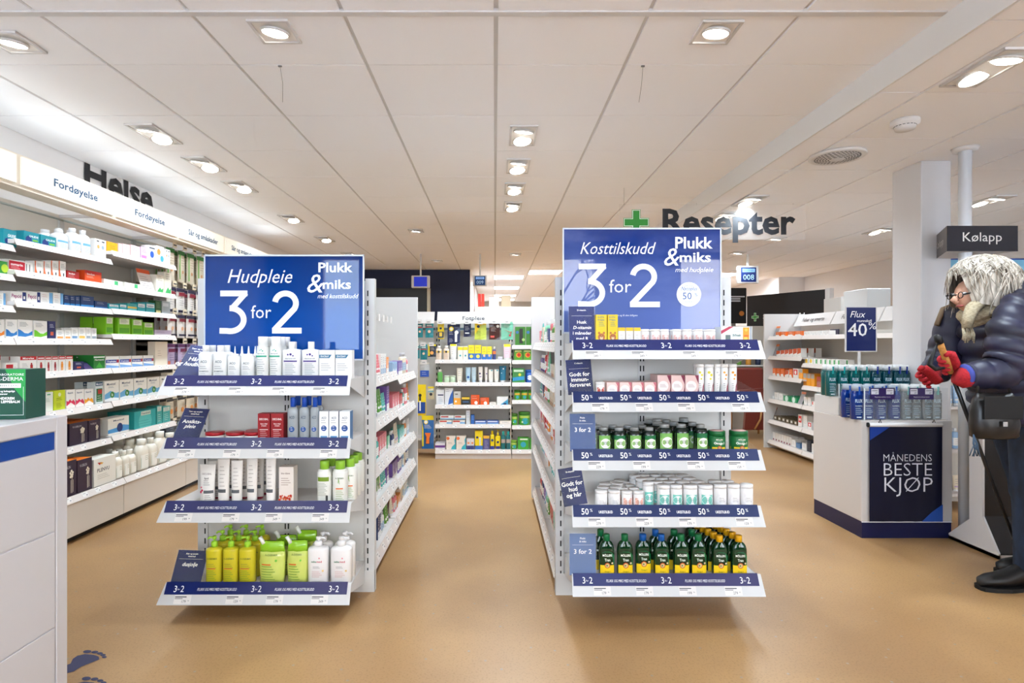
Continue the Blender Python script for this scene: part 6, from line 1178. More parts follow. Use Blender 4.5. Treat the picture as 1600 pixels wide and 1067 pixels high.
part('roller', M().tube([(-w-.002, 0, 0), (w, 0, 0)], .013, mat((235, 233, 232), .3), 12), t)
part('roller_cap', M().tube([(-w-.008, 0, 0), (-w-.002, 0, 0)], .0145, black, 12), t)
for q in (-.7, .78): m = M(); m.tube([(w*q-.008, -.002, .012), (w*q, -.004, .032), (w*q+.008, -.002, .012)], .0028, black, 5); part('hook', m, t)
m = M(); n = 16; vs = []; 
for i in range(n+1):
    x = -w+2*w*i/n; b_ = .003*sin(i*1.7)
    for zz in (-.005, -h*.5, -h): vs.append((x, -.005+b_*(-zz/h), zz))
m.add(vs, [(3*i+j+1, 3*(i+1)+j+1, 3*(i+1)+j, 3*i+j) for i in range(n) for j in (0, 1)], mat((8, 9, 36), .4), True)
cl = part('cloth', m, t)
m = M(); y = -.010; bl = mat((30, 75, 160), .4)
m.poly([(w*.42, -h), (w, -h), (w, -h*.82), (w*.7, -h*.9)], bl, y+.0012); m.poly([(-w, -.012), (-w, -h*.16), (-w*.45, -.012)], mat((26, 58, 140), .4), y+.0012)
for s_, px, py, ch, ww in (('MÅNEDENS', 1414.5, 719.5, 11, 75), ('BESTE', 1415, 742, 20, 75), ('KJØP', 1416, 767, 23, 75)):
    m.text(s_, X(px-.5, PY)-(bx0+bx1)/2, Z(py, PY)-bz1, ch*PY/F, mat((225, 225, 232), .5), y, bold=-.01, width=ww*PY/F)
part('lettering', m, t)
# acrylic trays
def tray(lb, xa, xb, ya, yb, z, h):
    t = thing('acrylic_tray', lb, 'tray', ((xa+xb)/2, ya, z)); w = (xb-xa)/2; d = yb-ya; k = .003
    part('front_pane', M().box(-w, w, 0, k, 0, h, acryl), t); part('back_pane', M().box(-w, w, d-k, d, 0, h, acryl), t)
    part('side_pane', M().box(-w, -w+k, k, d-k, 0, h, acryl), t); part('side_pane', M().box(w-k, w, k, d-k, 0, h, acryl), t)
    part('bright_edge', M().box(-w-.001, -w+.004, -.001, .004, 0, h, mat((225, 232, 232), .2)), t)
    return t
ta = tray('clear acrylic tray around blue and clear bottles on counter', x0+.025, x1-.015, PY+.012, PY+.225, zt+.001, .19)
tray('clear acrylic tray around teal bottles on counter riser', x0+.012, x1-.03, PY+.245, y1c-.02, zt+.116, .085)
for i, xx in enumerate((X(1380, PY), X(1441, PY))):
    g = thing('price_plate', ['purple price plate on acrylic tray, left one', 'purple price plate on acrylic tray, right one'][i], 'plate', (xx, PY+.008, zt+.19-.065)); pp = mat((52, 36, 92), .35)
    part('plate', M().box(-.072, .072, -.003, 0, 0, .068, pp), g); m = M()
    for q in (-.046, .043):
        m.rect(q-.022, q+.022, .03, .062, mat((225, 222, 230), .5), -.0035); m.rect(q-.018, q+.016, .05, .053, ink, -.004); m.text('69', q+.008, .034, .009, ink, -.004)
    m.text('Begrenset antall per kunde', 0, .012, .006, txtw, -.004); part('lettering', m, g)
def flux(col, cc, tabc, tr=.4):
    def f(w, h):
        b = bottle(w, w*.62, h, col, cc, .72, .17, .09, (('t', 'FLUX', .5, .66, .13, (210, 232, 245), 0, .62), ('t', 'FLUORSKYLL', .5, .5, .05, (210, 232, 245), 0, .6), ('l', .2, .8, .2, .42, 4, (200, 225, 240)), ('r', .3, .7, .06, .1, (225, 240, 250))), (0, 1), pw=3.4, trans=tr, rough=.06)
        c = M(); c.bbox(-w*.055, w*.055, -.001+w*.31-w*.36-.004, .004, h*.72, h*.96, mat(tabc, .25), .001); b.append(('cap_tab', c)); return b
    return f
for i, px in enumerate((1300, 1318, 1336, 1353, 1370, 1388, 1405, 1416)):
    Yb = PY+.29; bl_ = i > 3
    for r in range(2): place(('fx', bl_), lambda: flux((8, 118, 118) if not bl_ else (8, 88, 105), (238, 240, 240), (20, 150, 150) if not bl_ else (25, 50, 140))(.066, .20), 'mouthwash_bottle', 'teal bottle with %s tab' % ('blue' if bl_ else 'teal'), 'bottle', 'counter riser', (X(px+4, Yb)+.02*r, Yb+.02+.085*r, zt+.117), 0, r)
for i, px in enumerate((1341, 1357, 1377, 1399)):
    for r in range(2): place('fxb', lambda: flux((10, 60, 160), (175, 185, 195), (40, 90, 180))(.072, .205), 'mouthwash_bottle', 'blue bottle with grey cap', 'bottle', 'counter tray', (X(px+2, PY+.03)-.002*r, PY+.035+.09*r, zt+.002), 0, r)
for i, px in enumerate((1418, 1432, 1450, 1464)):
    for r in range(2): place('fxc', lambda: flux((205, 215, 218), (238, 240, 240), (130, 200, 195), .75)(.068, .205), 'mouthwash_bottle', 'clear bottle with white cap', 'bottle', 'counter tray', (X(px+2, PY+.03)-.002*r, PY+.035+.09*r, zt+.002), 0, r)
# 40 % sign on a stalk
YS = 3.84; t = thing('price_sign', 'navy sign reading Flux munnskyll 40% on white stalk', 'sign', (X(1343.5, YS), YS, zt+.115)); 
cx = X(1345.5, YS)-X(1343.5, YS); zb, zz1 = Z(549.5, YS)-(zt+.115), Z(479, YS)-(zt+.115); w = (X(1370.5, YS)-X(1321, YS))/2
part('stalk', M().box(-.008, .008, .004, .012, 0, zb+.05, white), t); part('foot', M().box(-.05, .05, -.02, .045, 0, .006, white), t)
m = M(); k = .008
m.box(cx-w, cx+w, 0, .008, zb, zz1, white); part('frame', m, t)
m = M(); m.rect(cx-w+k, cx+w-k, zb+k*.7, zz1-k*.7, mat((6, 28, 92), .35), -.001); hh = zz1-zb
m.text('Flux', cx-w*.25, zb+hh*.76, hh*.14, txtw, -.002, shear=.28, width=w*.9); m.text('munnskyll', cx+.02, zb+hh*.66, hh*.055, txtw, -.002, width=w*.92, bold=.01)
m.text('40', cx-w*.24, zb+hh*.35, hh*.28, txtw, -.002, width=w*1.2, bold=.005); m.text('%', cx+w*.70, zb+hh*.50, hh*.15, txtw, -.002, width=w*.5); part('print', m, t)
# ================================================================== FRONT LEFT COUNTER
XC, YC_, ZC = -1.326, 1.80, .93
t = thing('checkout_counter', 'pale grey counter with blue strip at left front edge', 'counter', (0, 0, 0)); cw = mat((206, 203, 205), .35)
part('carcass', M().bbox(-2.4, XC-.006, -.6, YC_, .0, ZC-.02, cw, .001), t); part('end_panel', M().bbox(-2.4, XC, YC_-.045, YC_, 0, ZC, cw, .002), t)
part('top', M().bbox(-2.4, XC, -.6, YC_-.045, ZC-.042, ZC, cw, .002), t)
part('accent_strip', M().box(XC-.008, XC-.003, -.6, YC_-.05, .833, .885, mat((0, 62, 150), .35)), t)
for a, b in ((.589, .830), (.30, .584), (.04, .295)): part('drawer_front', M().bbox(XC-.008, XC-.001, -.6, YC_-.05, a, b, cw, .001), t)
bw = .30; bx = thing('carton_display', 'dark green carton display box standing on counter', 'box', (-1.37-.005, 1.70, ZC+.001), .12)
dk = mat((18, 74, 58), .4); part('box', M().box(-bw, 0, 0, .09, 0, .146, dk), bx); m = M(); e = -.0008
m.poly([(-.0, .146), (-.0, .05), (-.03, .09), (-.055, .146)], mat((35, 150, 70), .4), e); m.text('LABORATOIRE', -.04, .128, .006, txtw, e*2, width=.072); m.text('A-DERMA', -.042, .113, .0105, txtw, e*2, width=.072)
m.rect(-.083, -.012, .092, .105, txtw, e*2); m.text('PERFEKT DUO', -.047, .0955, .006, dk, e*3, width=.06)
for q, s_ in enumerate(('Lette og behagelige', 'konsistenser')): m.text(s_, -.084, .080-q*.008, .005, txtw, e*2, 'l', bold=.02)
m.text('HÅNDKREM', -.084, .058, .007, txtw, e*2, 'l', bold=.03); m.text('OG LEPPEBALM', -.084, .048, .007, txtw, e*2, 'l', bold=.03)
m.rect(-.094, -.005, .012, .0128, txtw, e*2); m.rect(-.0058, -.005, .012, .095, txtw, e*2)
pg = mat((205, 218, 222), .4); m.poly([(-.165, .015), (-.118, .008), (-.112, .08), (-.106, .1), (-.17, .11)], pg, e*2); m.poly([(-.17, .112), (-.106, .103), (-.11, .118), (-.106, .125), (-.12, .135), (-.17, .137)], mat((190, 205, 215), .4), e*2); m.rect(-.113, -.099, .010, .068, mat((220, 228, 230), .4), e*3)
m.poly([(-.3, .0), (-.18, .0), (-.19, .12), (-.3, .13)], mat((90, 150, 110), .4), e*2); part('print', m, bx)
# footprint stickers on the floor
def footprint(lb, x, y, rz):
    t = thing('footprint_sticker', lb, 'sticker', (x, y, .0), rz, 'navy footprint stickers'); t.scale = (1, .5, 1); m = M(); fm = mat((45, 45, 80), .5)
    def blob(cx, cy, rx, ry, n=14): m.add([(cx, cy, .0012)]+[(cx+rx*cos(2*pi*i/n), cy+ry*sin(2*pi*i/n), .0012) for i in range(n)], [(0, i+1, (i+1) % n+1) for i in range(n)], fm)
    out = [(0, -.13), (.03, -.12), (.042, -.08), (.036, -.02), (.045, .05), (.05, .09), (.03, .115), (0, .12), (-.035, .105), (-.05, .07), (-.045, .03), (-.02, -.02), (-.03, -.07), (-.03, -.11)]
    m.add([(a, b, .0012) for a, b in out], [tuple(range(len(out)))], fm); part('sole', m, t)
    for i, (a, b, r) in enumerate(((-.045, .135, .017), (-.015, .15, .014), (.012, .15, .012), (.034, .142, .011), (.052, .125, .010))): m = M(); blob(a, b, r, r*1.25); part('toe', m, t)
footprint('navy footprint sticker on floor beside counter', -1.505, 2.09, -.35)
footprint('second navy footprint sticker at bottom edge of photo', -1.385, 1.915, -.35)
# ================================================================== QUEUE TICKET STAND, POLE, RIGHT SIDE
t = thing('sign_pole', 'white floor to ceiling pole carrying ticket sign', 'pole', (X(1508, 3.46), 3.46, 0)); part('pole', M().lathe([(.033, 0), (.033, H2)], mat((228, 232, 238), .3), 20), t); part('ceiling_flange', M().lathe([(.06, H2-.02), (.07, H2)], white, 20), t); part('foot_flange', M().lathe([(.06, 0), (.055, .012)], chrome, 20), t)
Yk = 3.40; xa, xb = X(1479.5, Yk), X(1590.5, Yk); z0_, z1_ = Z(392.5, Yk), Z(352.7, Yk)
t = thing('ticket_sign', 'black angular sign reading Kølapp on white pole', 'sign', (0, 0, 0)); m = M(); xr, yr = X(1461, 3.74), 3.74
pts = [(xa, Yk), (xb, Yk), (xb-.1, 3.66), (xr, yr)]
bk = mat((20, 18, 30), .35); vs = [(x, y, z0_) for x, y in pts]+[(x, y, z1_) for x, y in pts]
m.add(vs, [(0,1,5,4), (1,2,6,5), (2,3,7,6), (4,5,6,7)], bk); m.add(vs, [(3,0,4,7)], mat((70, 62, 55), .3)); m.add([(x, y, z0_) for x, y in pts], [(3,2,1,0)], mat((205, 200, 196), .6)); part('board', m, t)
m = M(); m.text('Kølapp', X(1534.5, Yk), Z(377, Yk), 14*Yk/F, mat((225, 220, 215), .5), Yk-.002, width=X(1565, Yk)-X(1504, Yk)); part('lettering', m, t, label='white lettering')
m = M(); dv = Vector((xa-xr, Yk-yr)); L = dv.length; m.T = Matrix.Translation((xr, yr, z0_)) @ Matrix.Rotation(math.atan2(dv.y, dv.x), 4, 'Z'); m.text('Kølapp', L*.45, .055, .045, mat((210, 205, 200), .5), -.002, width=L*.62); part('lettering', m, t)
t = thing('ticket_kiosk', 'black queue ticket kiosk with white side and flared foot', 'kiosk', (0, 0, 0))
wk = mat((228, 224, 222), .35); kb = mat((16, 16, 20), .3)
sx, sy = 2.70, 3.10
side_ = [(.34, 0), (-.0, 0), (-.0, .03), (.10, .20), (.10, .86), (.19, .90), (.19, .16), (.34, .03)]
m = M(); a = [(sx-.008, sy+u, v) for u, v in side_]; b = [(sx+.004, sy+u, v) for u, v in side_]; n = len(a)
m.add(a+b, [(0,1,2,7), (2,3,6,7), (3,4,5,6), (8,15,10,9), (10,15,14,11), (11,14,13,12)]+[(i, i+n, (i+1) % n+n, (i+1) % n) for i in range(n)], wk)
part('side_panel', m, t, label='white side panel')
m = M(); q_ = side_[1:7]; a = [(sx+.004, sy+u+.006, v) for u, v in q_]; b = [(sx+.34, sy+u+.006, v) for u, v in q_]; n = len(a)
m.add(a+b, [(0,1,2,5), (2,3,4,5), (6,11,8,7), (8,11,10,9)]+[(i, (i+1) % n, (i+1) % n+n, i+n) for i in range(n)], kb); part('body', m, t, label='black body')
part('touch_screen', M().box(sx+.08, sx+.30, sy+.13, sy+.15, .90, 1.05, kb), t); part('base_plate', M().box(sx-.008, sx+.36, sy-.0, sy+.34, 0, .02, wk), t)
# pale shelving and blue poster beyond the pole
t = thing('right_shelving', 'pale shelving unit behind pole at right', 'shelving', (0, 0, 0)); xx = 3.10
part('back_panel', M().box(xx, 4.9, 4.25, 4.27, 0, 1.62, backg), t); part('side_panel', M().box(xx, xx+.02, 4.0, 4.27, 0, 1.62, frame_w), t)
for i, z_ in enumerate((.12, .42, .72, 1.02)):
    part('shelf', M().box(xx+.02, 4.9, 4.0, 4.25, z_-.02, z_, shelfw), t)
    fillrow(300+i, xx+.06, 4.6, '%s level, pale shelving behind pole' % ORD[i+1], lambda p, r_, z_=z_: ((p, 4.06+r_, z_+.001), 0), .15, rows=1, pal=['white', 'cream', 'pale blue'])
t = thing('blue_poster', 'blue poster with white letters on shelving behind pole', 'poster', (X(1505, 3.98), 3.98, 1.12)); part('sheet', M().box(-.13, .5, 0, .01, 0, .62, mat((50, 80, 160), .3)), t)
m = M(); m.rect(-.12, .49, .38, .61, mat((120, 180, 210), .4), -.001); m.text('AS', -.04, .26, .07, txtw, -.002, bold=.02); m.rect(-.12, .49, .0, .2, mat((60, 65, 140), .4), -.001); part('print', m, t)
t = thing('dark_sign', 'dark fascia board at right edge beyond queue pole', 'sign', (4.35, 5.6, 1.72)); part('board', M().box(-.3, .9, 0, .03, 0, .2, mat((25, 22, 40), .4)), t); part('post', M().box(.85, .9, .03, .06, -1.72, .2, grey), t)
# ================================================================== PERSON with trekking pole, bag and rucksack
random.seed(11)
skin = mat((214, 165, 140), .5); jk = noisy('quilted_nylon', (20, 20, 40), (38, 37, 64), 9, .5, detail=3, bump=.6); jk2 = jk
ps = thing('person', 'white-haired person in navy quilted jacket leaning on trekking pole', 'person', (2.5, 2.8, 0))
O = Vector((2.5, 2.8, 0))
def sk_mesh(V, E, R, lvl=1):
    me = bpy.data.meshes.new('sk'); me.from_pydata(V, E, []); o = bpy.data.objects.new('sk', me); C.objects.link(o)
    s = o.modifiers.new('s', 'SKIN'); s.use_smooth_shade = True
    for v, r in zip(me.skin_vertices[0].data, R): v.radius = (r, r) if not isinstance(r, tuple) else r
    me.skin_vertices[0].data[0].use_root = True
    b = o.modifiers.new('b', 'SUBSURF'); b.levels = lvl
    dg = bpy.context.evaluated_depsgraph_get(); m2 = bpy.data.meshes.new_from_object(o.evaluated_get(dg)); bpy.data.objects.remove(o); return m2
def rel(p): return (p[0]-O.x, p[1]-O.y, p[2]-O.z)
# body: pelvis 0, spine, chest, neck, head; arms; legs (she faces -x; -y is the near side)
BV = [(2.56,2.80,.86),(2.53,2.80,1.05),(2.49,2.80,1.25),(2.42,2.80,1.37),(2.37,2.80,1.41),(2.345,2.80,1.47),(2.30,2.80,1.43),
      (2.44,2.64,1.27),(2.27,2.60,1.04),(2.15,2.60,1.02),(2.11,2.60,1.015), (2.44,2.96,1.27),(2.30,3.0,1.04),(2.18,2.90,1.0),(2.14,2.86,.99),
      (2.555,2.72,.82),(2.53,2.73,.47),(2.545,2.735,.09),(2.44,2.73,.05), (2.59,2.90,.82),(2.68,2.91,.47),(2.80,2.92,.09),(2.70,2.92,.05)]
BE = [(0,1),(1,2),(2,3),(3,4),(4,5),(5,6),(2,7),(7,8),(8,9),(9,10),(2,11),(11,12),(12,13),(13,14),(0,15),(15,16),(16,17),(17,18),(0,19),(19,20),(20,21),(21,22)]
BR = [.13,.13,.14,.07,.06,.10,.06,.06,.045,.03,.025,.06,.045,.03,.025,.085,.06,.045,.035,.085,.06,.045,.035]
bm_ = sk_mesh([rel(p) for p in BV], BE, BR); bm_.materials.append(skin); part('body', bm_, ps, label='skin')
# face: nose, mouth, eyes, ear
def blob(c, r, mt, seg=14, rot=None):
    m = M(); c = Vector(rel(c)); rings = []
    for i in range(9):
        a = pi*i/8; rings.append([tuple(Vector((c.x+r[0]*sin(a)*cos(2*pi*j/seg), c.y+r[1]*sin(a)*sin(2*pi*j/seg), c.z-r[2]*cos(a)))) for j in range(seg)])
    return m.loft(rings, mt)
f = blob((2.305, 2.80, 1.385), (.074, .068, .085), skin); part('face', f, ps)
m = M(); m.tube([rel(q) for q in ((2.24, 2.80, 1.395), (2.216, 2.80, 1.362), (2.232, 2.80, 1.352))], [.008, .016, .012], skin, 8); part('nose', m, ps)
for s_ in (-1, 1): part('eye', blob((2.245, 2.80+.03*s_, 1.392), (.010, .013, .009), mat((235, 235, 235), .2)), ps)
part('mouth', blob((2.245, 2.80, 1.335), (.008, .024, .006), mat((170, 90, 85), .5)), ps)
for s_ in (-1, 1): part('ear', blob((2.345, 2.80+.075*s_, 1.43), (.02, .012, .03), skin), ps)
gl = M()
for s_ in (-1, 1):
    gl.tube([rel((2.222+.004*cos(a), 2.80+.034*s_+.020*cos(a), 1.385+.015*sin(a))) for a in [2*pi*k/14 for k in range(15)]], .0022, black, 5)
    gl.tube([rel((2.222, 2.80+.054*s_, 1.388)), rel((2.29, 2.80+.074*s_, 1.40)), rel((2.345, 2.80+.08*s_, 1.42))], .0038, black, 5)
gl.tube([rel((2.220, 2.786, 1.388)), rel((2.220, 2.814, 1.388))], .003, black, 5); part('glasses', gl, ps, label='black rimmed glasses')
# hair: shell and strands combed from the crown
hairm = noisy('grey_hair', (140, 130, 116), (214, 204, 190), 60, .55, (1, 1, .25)); hc = Vector((2.362, 2.80, 1.450)); hr = Vector((.142, .122, .124))
def hp(ph, th, k=1.0):
    d = Vector((sin(ph)*cos(th), sin(ph)*sin(th), cos(ph))); d = Matrix.Rotation(radians(16), 3, 'Y') @ d
    return Vector((hc.x+hr.x*d.x*k, hc.y+hr.y*d.y*k, hc.z+hr.z*d.z*k-.17*max(0, ph-pi/2+.12)))
m = M(); rings = []
for i in range(12):
    ph = .02+i/11*1.95; ring = []
    for j in range(28):
        th = 2*pi*j/28; fr = abs(((th-pi+pi) % (2*pi))-pi) ; lim = 1.15+.8*min(1, max(0, (fr-.45)/.5)) if fr < 3.2 else 1.95
        front = abs(th-pi); lim = 1.5 if front < .3 else (1.5+(front-.3)*1.4 if front < .62 else 1.95)
        p = hp(min(ph, lim), th, 1+.03*sin(j*2.3+i)); ring.append(rel(p))
    rings.append(ring)
m.loft(rings, hairm, cap=False); ho = part('hair', m, ps, label='wavy white-grey bob')
m = M()
for k in range(520):
    th = random.uniform(0, 2*pi); front = abs(th-pi); lim = 1.55 if front < .3 else (1.55+(front-.3)*1.5 if front < .62 else 2.05)
    ph0 = random.uniform(.0, .9); ph1 = min(lim+random.uniform(-.1, .12), ph0+random.uniform(.7, 1.3)); kk = 1.02+random.uniform(-.01, .05); wv = random.uniform(.1, .3); pz = random.uniform(0, 6)
    pts = [rel(hp(ph0+(ph1-ph0)*t/7, th+wv*sin(t*.8+pz)*.8+.15*t/7, kk+.07*(t/7)**2.5)) for t in range(8)]
    m.tube(pts, [.0012, .003, .0038, .004, .0038, .003, .002, .0008], hairm, 4)
part('strands', m, ho, kind='stuff')
# jacket torso
def quilt(path, radii, pitch, mt, seg=28, puff=.10, phase=0):
    """puffy loft along a path; horizontal seams every pitch"""
    m = M(); rings = []; P = [Vector(p) for p in path]; L = [0]
    for i in range(1, len(P)): L.append(L[-1]+(P[i]-P[i-1]).length)
    N = int(L[-1]/pitch*7)+2
    for k in range(N+1):
        s = L[-1]*k/N; i = max(0, min(len(P)-2, sum(1 for q in L[1:] if q < s))); t = (s-L[i])/(L[i+1]-L[i]); p = P[i].lerp(P[i+1], t)
        rx = radii[i][0]*(1-t)+radii[i+1][0]*t; ry = radii[i][1]*(1-t)+radii[i+1][1]*t
        a, b = P[max(0, i-1)], P[min(len(P)-1, i+2)]; d1 = (P[i+1]-P[i]).normalized(); tt = d1
        if t < .5 and i > 0: tt = d1.lerp((P[i]-P[i-1]).normalized(), .5-t).normalized()
        if t > .5 and i < len(P)-2: tt = d1.lerp((P[i+2]-P[i+1]).normalized(), t-.5).normalized()
        u = Vector((0, 1, 0)); v = tt.cross(u).normalized()
        q = abs(sin(pi*(s/pitch+phase))); pf = 1-puff+puff*q**.42
        rings.append([tuple(p+v*rx*pf*cos(2*pi*j/seg)*(1+.014*sin(j*3+k*.9)+.012*sin(j*7+k*.35))+u*ry*pf*sin(2*pi*j/seg)*(1+.014*sin(j*2+k*1.3)+.012*sin(j*5+k*.6))) for j in range(seg)])
    m.loft([[rel(q) for q in r] for r in rings], mt); return m
def capm(m): return m
part('jacket', quilt([(2.55,2.80,.78),(2.54,2.80,.90),(2.50,2.80,1.08),(2.475,2.80,1.24),(2.46,2.80,1.33),(2.44,2.80,1.385)], [(.20,.22),(.20,.215),(.195,.215),(.19,.22),(.165,.19),(.10,.12)], .085, jk, 40, .15), ps)
jo = [c for c in ps.children if c.name.startswith('jacket')][0] if False else bpy.data.objects['jacket']
part('sleeve', quilt([(2.47,2.68,1.35),(2.38,2.62,1.30),(2.31,2.585,1.20),(2.285,2.575,1.08),(2.26,2.58,1.03),(2.20,2.59,1.015),(2.115,2.60,1.01)], [(.07,.07),(.095,.085),(.108,.09),(.10,.085),(.085,.08),(.070,.068),(.058,.056)], .07, jk, 36, .2), jo)
part('sleeve', quilt([(2.47,2.92,1.35),(2.38,2.98,1.28),(2.33,3.0,1.08),(2.28,2.98,1.03),(2.15,2.89,1.0)], [(.07,.07),(.09,.085),(.09,.085),(.08,.075),(.055,.055)], .08, jk, 20, .12), jo)
part('collar', quilt([(2.50,2.80,1.33),(2.50,2.80,1.40),(2.52,2.80,1.47)], [(.12,.14),(.125,.14),(.10,.11)], .07, jk, 24, .14), jo, label='padded hood roll at neck')
cf = M(); cf.lathe([(.05, 0), (.052, .012), (.05, .022)], mat((60, 70, 150), .7), 16); part('cuff', cf, jo, rel((2.118, 2.60, 1.01)), rot=(0, -pi/2, 0), label='blue knitted cuff')
# trousers, shoes
den = noisy('denim', (10, 20, 34), (24, 42, 66), 25, .8, (1, 1, .4)); 
def leg(y, x0, x1, x2): 
    m = M(); rings = []
    for (x, z, rx, ry) in ((x0, .90, .135, .105), (x0, .80, .125, .10), ((x0+x1)/2, .62, .105, .09), (x1, .47, .092, .082), (x1+.005, .40, .088, .08), ((x1+x2)/2, .28, .088, .08), (x2, .14, .092, .083), (x2, .085, .096, .086), (x2+.005, .075, .09, .08)):
        rings.append([rel((x+rx*cos(2*pi*j/20)*(1+.03*sin(j*2+z*31)), y+ry*sin(2*pi*j/20)*(1+.03*cos(j*3+z*23)), z)) for j in range(20)])
    return m.loft(rings[::-1], den)
tr_ = part('trousers', M().loft([[rel((2.56+.15*cos(2*pi*j/20)*k, 2.80+.19*sin(2*pi*j/20)*k, z)) for j in range(20)] for z, k in ((.80, .9), (.86, 1), (.98, .9))], den), ps)
part('trouser_leg', leg(2.715, 2.545, 2.525, 2.545), tr_); part('trouser_leg', leg(2.905, 2.60, 2.68, 2.80), tr_)
def shoe(x, y):
    m = M(); sm = mat((20, 18, 18), .45); rings = []
    for u, hw, h in ((0, .012, .02), (.012, .030, .045), (.05, .044, .058), (.10, .048, .066), (.15, .044, .085), (.19, .038, .11), (.24, .038, .115), (.275, .034, .105), (.29, .02, .08)):
        rings.append([rel((x+u, y+hw*cos(a), .012+max(0, h*(sin(a)*.5+.5)**.7))) for a in [2*pi*j/16 for j in range(16)]])
    m.loft(rings, sm); o = part('shoe', m, ps)
    s = M(); n = [(0, .014), (.01, .032), (.05, .046), (.12, .050), (.18, .040), (.25, .041), (.285, .034), (.297, .015)]
    out = [(x-.006+a*1.02, y+b) for a, b in n]+[(x-.006+a*1.02, y-b) for a, b in reversed(n)]
    s.loft([[rel((a, b, 0)) for a, b in out], [rel((a, b, .018)) for a, b in out]], mat((12, 12, 12), .6), False); part('sole', s, o)
shoe(2.275, 2.725); shoe(2.53, 2.915)
# scarf
sc_ = noisy('knit', (150, 136, 110), (188, 174, 146), 90, .9, (1, 1, 3)); m = M()
for q, (dz, rr, th) in enumerate(((0, .098, .032), (.030, .088, .03), (-.028, .104, .03))):
    pts = [rel((2.395+.012*q+rr*1.05*cos(a), 2.80+rr*1.0*sin(a), 1.328+dz+.045*cos(a)+.006*sin(5*a+q))) for a in [2*pi*k/20 for k in range(21)]]; m.tube(pts, th, sc_, 10)
sf = part('scarf', m, ps, label='cream knitted scarf')
m = M(); m.tube([rel(p) for p in ((2.30,2.74,1.355),(2.25,2.73,1.32),(2.225,2.725,1.27),(2.215,2.72,1.225))], [.028,.030,.026,.020], sc_, 10); part('hanging_end', m, sf)
for k in range(9):
    x = 2.19+k*.0065; part('fringe', M().tube([rel((x, 2.715+.004*(k % 3), 1.225)), rel((x+.002, 2.712, 1.195)), rel((x-.002+random.uniform(-.003, .003), 2.71, 1.165+random.uniform(-.01, .01)))], .0035, sc_, 5), sf)
# gloved hands
glv = noisy('red_knit', (150, 14, 26), (178, 26, 36), 120, .9)
def hand(c, ax, nm, s=1, mt=glv):
    """palm + four fingers curled round an axis ax through c + thumb"""
    m = M(); c = Vector(c); ax = Vector(ax).normalized(); side = Vector((0, -1, 0)); side = (side-ax*side.dot(ax)).normalized(); fw = ax.cross(side).normalized()
    # palm behind the pole (towards +x)
    if fw.x > 0: fw = -fw
    rings = []
    for t in range(7):
        u = (t/6-.5)*.082*s; hw = .026*s*(1-.35*abs(t/6-.5)); rings.append([rel(c+ax*u-fw*.022*s+side*hw*1.15*cos(a)+fw*.017*s*sin(a)) for a in [2*pi*j/12 for j in range(12)]])
    m.loft(rings, mt); o = part(nm, m, ps)
    for k, (ln, r) in enumerate(((.92, .0095), (1.0, .0100), (.97, .0095), (.8, .0085))):
        b = c+ax*(.030-.020*k)*s; pts = []
        for q in range(7):
            a = -2.5+q/6*3.6*ln; pts.append(rel(b+(fw*cos(a)+side*sin(a))*.0225*s))
        part('finger', M().tube(pts, [r*1.05, r, r, r*.97, r*.95, r*.9, r*.6], mt, 8), o)
    b = c+ax*.036*s-fw*.02*s; part('thumb', M().tube([rel(b-side*.008), rel(b+side*.012+ax*.018+fw*.012), rel(b+side*.018+ax*.02+fw*.032)], [.012*s, .011*s, .008*s], mt, 8), o)
    return o
Pt, Pb = Vector((1.985, 2.60, 1.185)), Vector((2.705, 2.96, .01)); pd = (Pt-Pb).normalized()
hand(Pt-pd*.155, pd, 'glove', 1.15)
m = M(); m.tube([rel(p) for p in ((2.13,2.60,1.008),(2.10,2.60,1.0),(2.075,2.605,1.01))], [.050,.047,.038], glv, 12); part('glove_cuff', m, ps)
hand((2.105, 2.82, .985), (-.55, .1, .6), 'glove', 1.15); m = M(); m.tube([rel(p) for p in ((2.17,2.885,1.0),(2.14,2.86,.995),(2.115,2.835,.99))], [.045,.042,.036], glv, 12); part('glove_cuff', m, ps)
# trekking pole (a thing of its own)
tp = thing('trekking_pole', 'black trekking pole with cork grip held in red glove', 'pole', tuple(Pb)); q = lambda p: tuple(Vector(p)-Pb)
part('shaft', M().tube([q(Pb+pd*.03), q(Pb+pd*.6), q(Pt-pd*.2)], [.006, .008, .009], mat((25, 25, 28), .3), 10), tp)
part('grip', M().tube([q(Pt-pd*.2), q(Pt-pd*.13), q(Pt-pd*.07), q(Pt-pd*.03)], [.012, .0145, .013, .014], noisy('cork', (170, 115, 50), (205, 150, 80), 80, .8), 12), tp, label='cork grip')
part('grip_head', M().tube([q(Pt-pd*.035), q(Pt-pd*.01), q(Pt+Vector((-.006, 0, .006)))], [.015, .017, .010], black, 12), tp); part('tip', M().tube([q(Pb), q(Pb+pd*.035)], [.002, .007], grey, 8), tp)
m = M(); m.tube([q(Pt-pd*.02), q(Pt+Vector((-.02, -.005, -.07))), q(Pt+Vector((-.04, -.005, -.125))), q(Pt+Vector((-.015, -.01, -.145))), q(Pt+Vector((.02, -.015, -.14)))], [.003, .007, .012, .010, .006], black, 8); part('wrist_strap', m, tp)
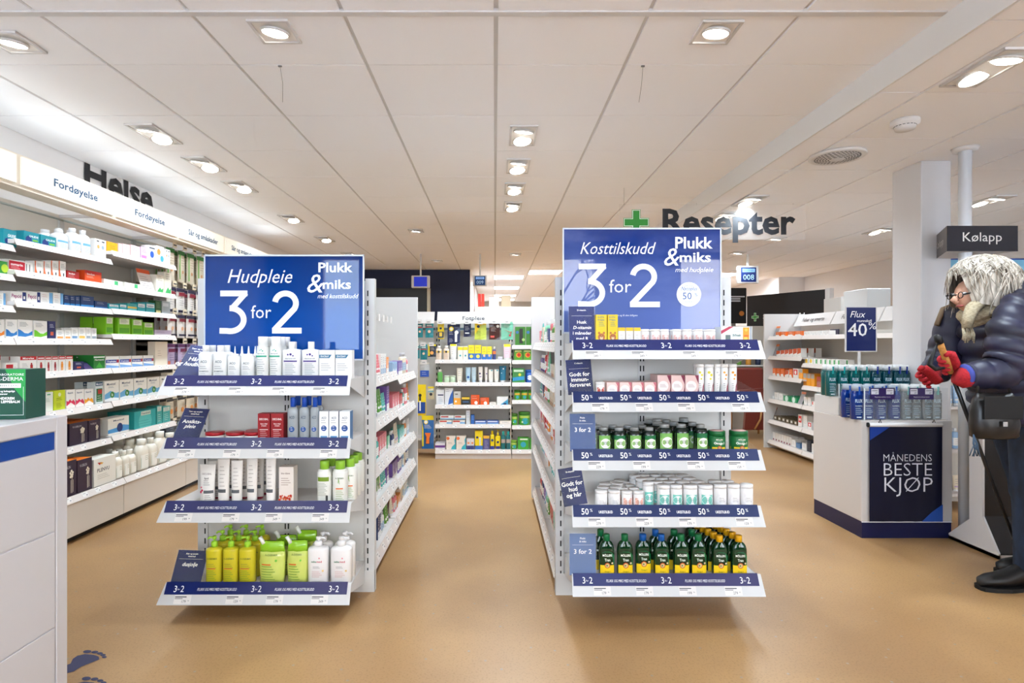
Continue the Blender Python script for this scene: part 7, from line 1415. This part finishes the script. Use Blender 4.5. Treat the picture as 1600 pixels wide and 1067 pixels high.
# shoulder bag with tassel
bg_ = thing('shoulder_bag', 'black leather shoulder bag hanging below jacket sleeve', 'bag', (2.205, 2.56, .735)); lt = noisy('leather', (16, 15, 16), (34, 30, 28), 14, .32, bump=.3)
m = M(); rings = []
for z, rx, ry in ((0, .085, .03), (.01, .098, .04), (.06, .105, .045), (.12, .10, .04), (.17, .092, .03), (.20, .08, .014)):
    rings.append([(rx*math.copysign(abs(cos(a))**.7, cos(a)), ry*math.copysign(abs(sin(a))**.8, sin(a))+.004*sin(a*5+z*40), z) for a in [2*pi*j/20 for j in range(20)]])
m.loft(rings, lt); part('pouch', m, bg_); m = M(); m.tube([(-.07, 0, .19), (-.06, .02, .27), (.0, .06, .34)], .006, lt, 6); part('strap', m, bg_); part('strap', M().tube([(.07, 0, .19), (.08, .03, .30), (.07, .08, .40)], .006, lt, 6), bg_)
part('flap', M().bbox(-.085, .085, -.050, -.046, .09, .19, mat((14, 13, 14), .7), .002), bg_); part('buckle', M().box(-.01, .01, -.057, -.051, .06, .08, chrome), bg_)
m = M()
for k in range(8): m.tube([(-.10, -.01, .02), (-.10+.01*cos(k), -.02, -.02), (-.10+.02*cos(k*1.7), -.02+.008*sin(k), -.075)], .0022, mat((60, 80, 100), .8), 4)
part('tassel', m, bg_, kind='stuff')
# rucksack on the back with brown straps
rk = thing('rucksack', 'dark rucksack with brown straps on back of person', 'backpack', (2.80, 2.80, .95)); rm = mat((28, 30, 44), .7)
m = M(); m.loft([[(.11*k*math.copysign(abs(cos(a))**.7, cos(a))+.04, .15*k*math.copysign(abs(sin(a))**.7, sin(a)), z) for a in [2*pi*j/20 for j in range(20)]] for z, k in ((0, .8), (.03, .97), (.2, 1.02), (.38, .95), (.45, .7))], rm); part('pack_body', m, rk)
w_ = lambda p: (p[0]-2.80, p[1]-2.80, p[2]-.95)
stp = mat((120, 100, 78), .7)
for s_ in (-1, 1):
    part('strap', M().tube([w_(p) for p in ((2.72, 2.80+s_*.11, 1.36), (2.60, 2.80+s_*.155, 1.40), (2.46, 2.80+s_*.19, 1.385), (2.31, 2.80+s_*.19, 1.33), (2.265, 2.80+s_*.17, 1.25))], .013, stp, 8), rk)
finish_labels()
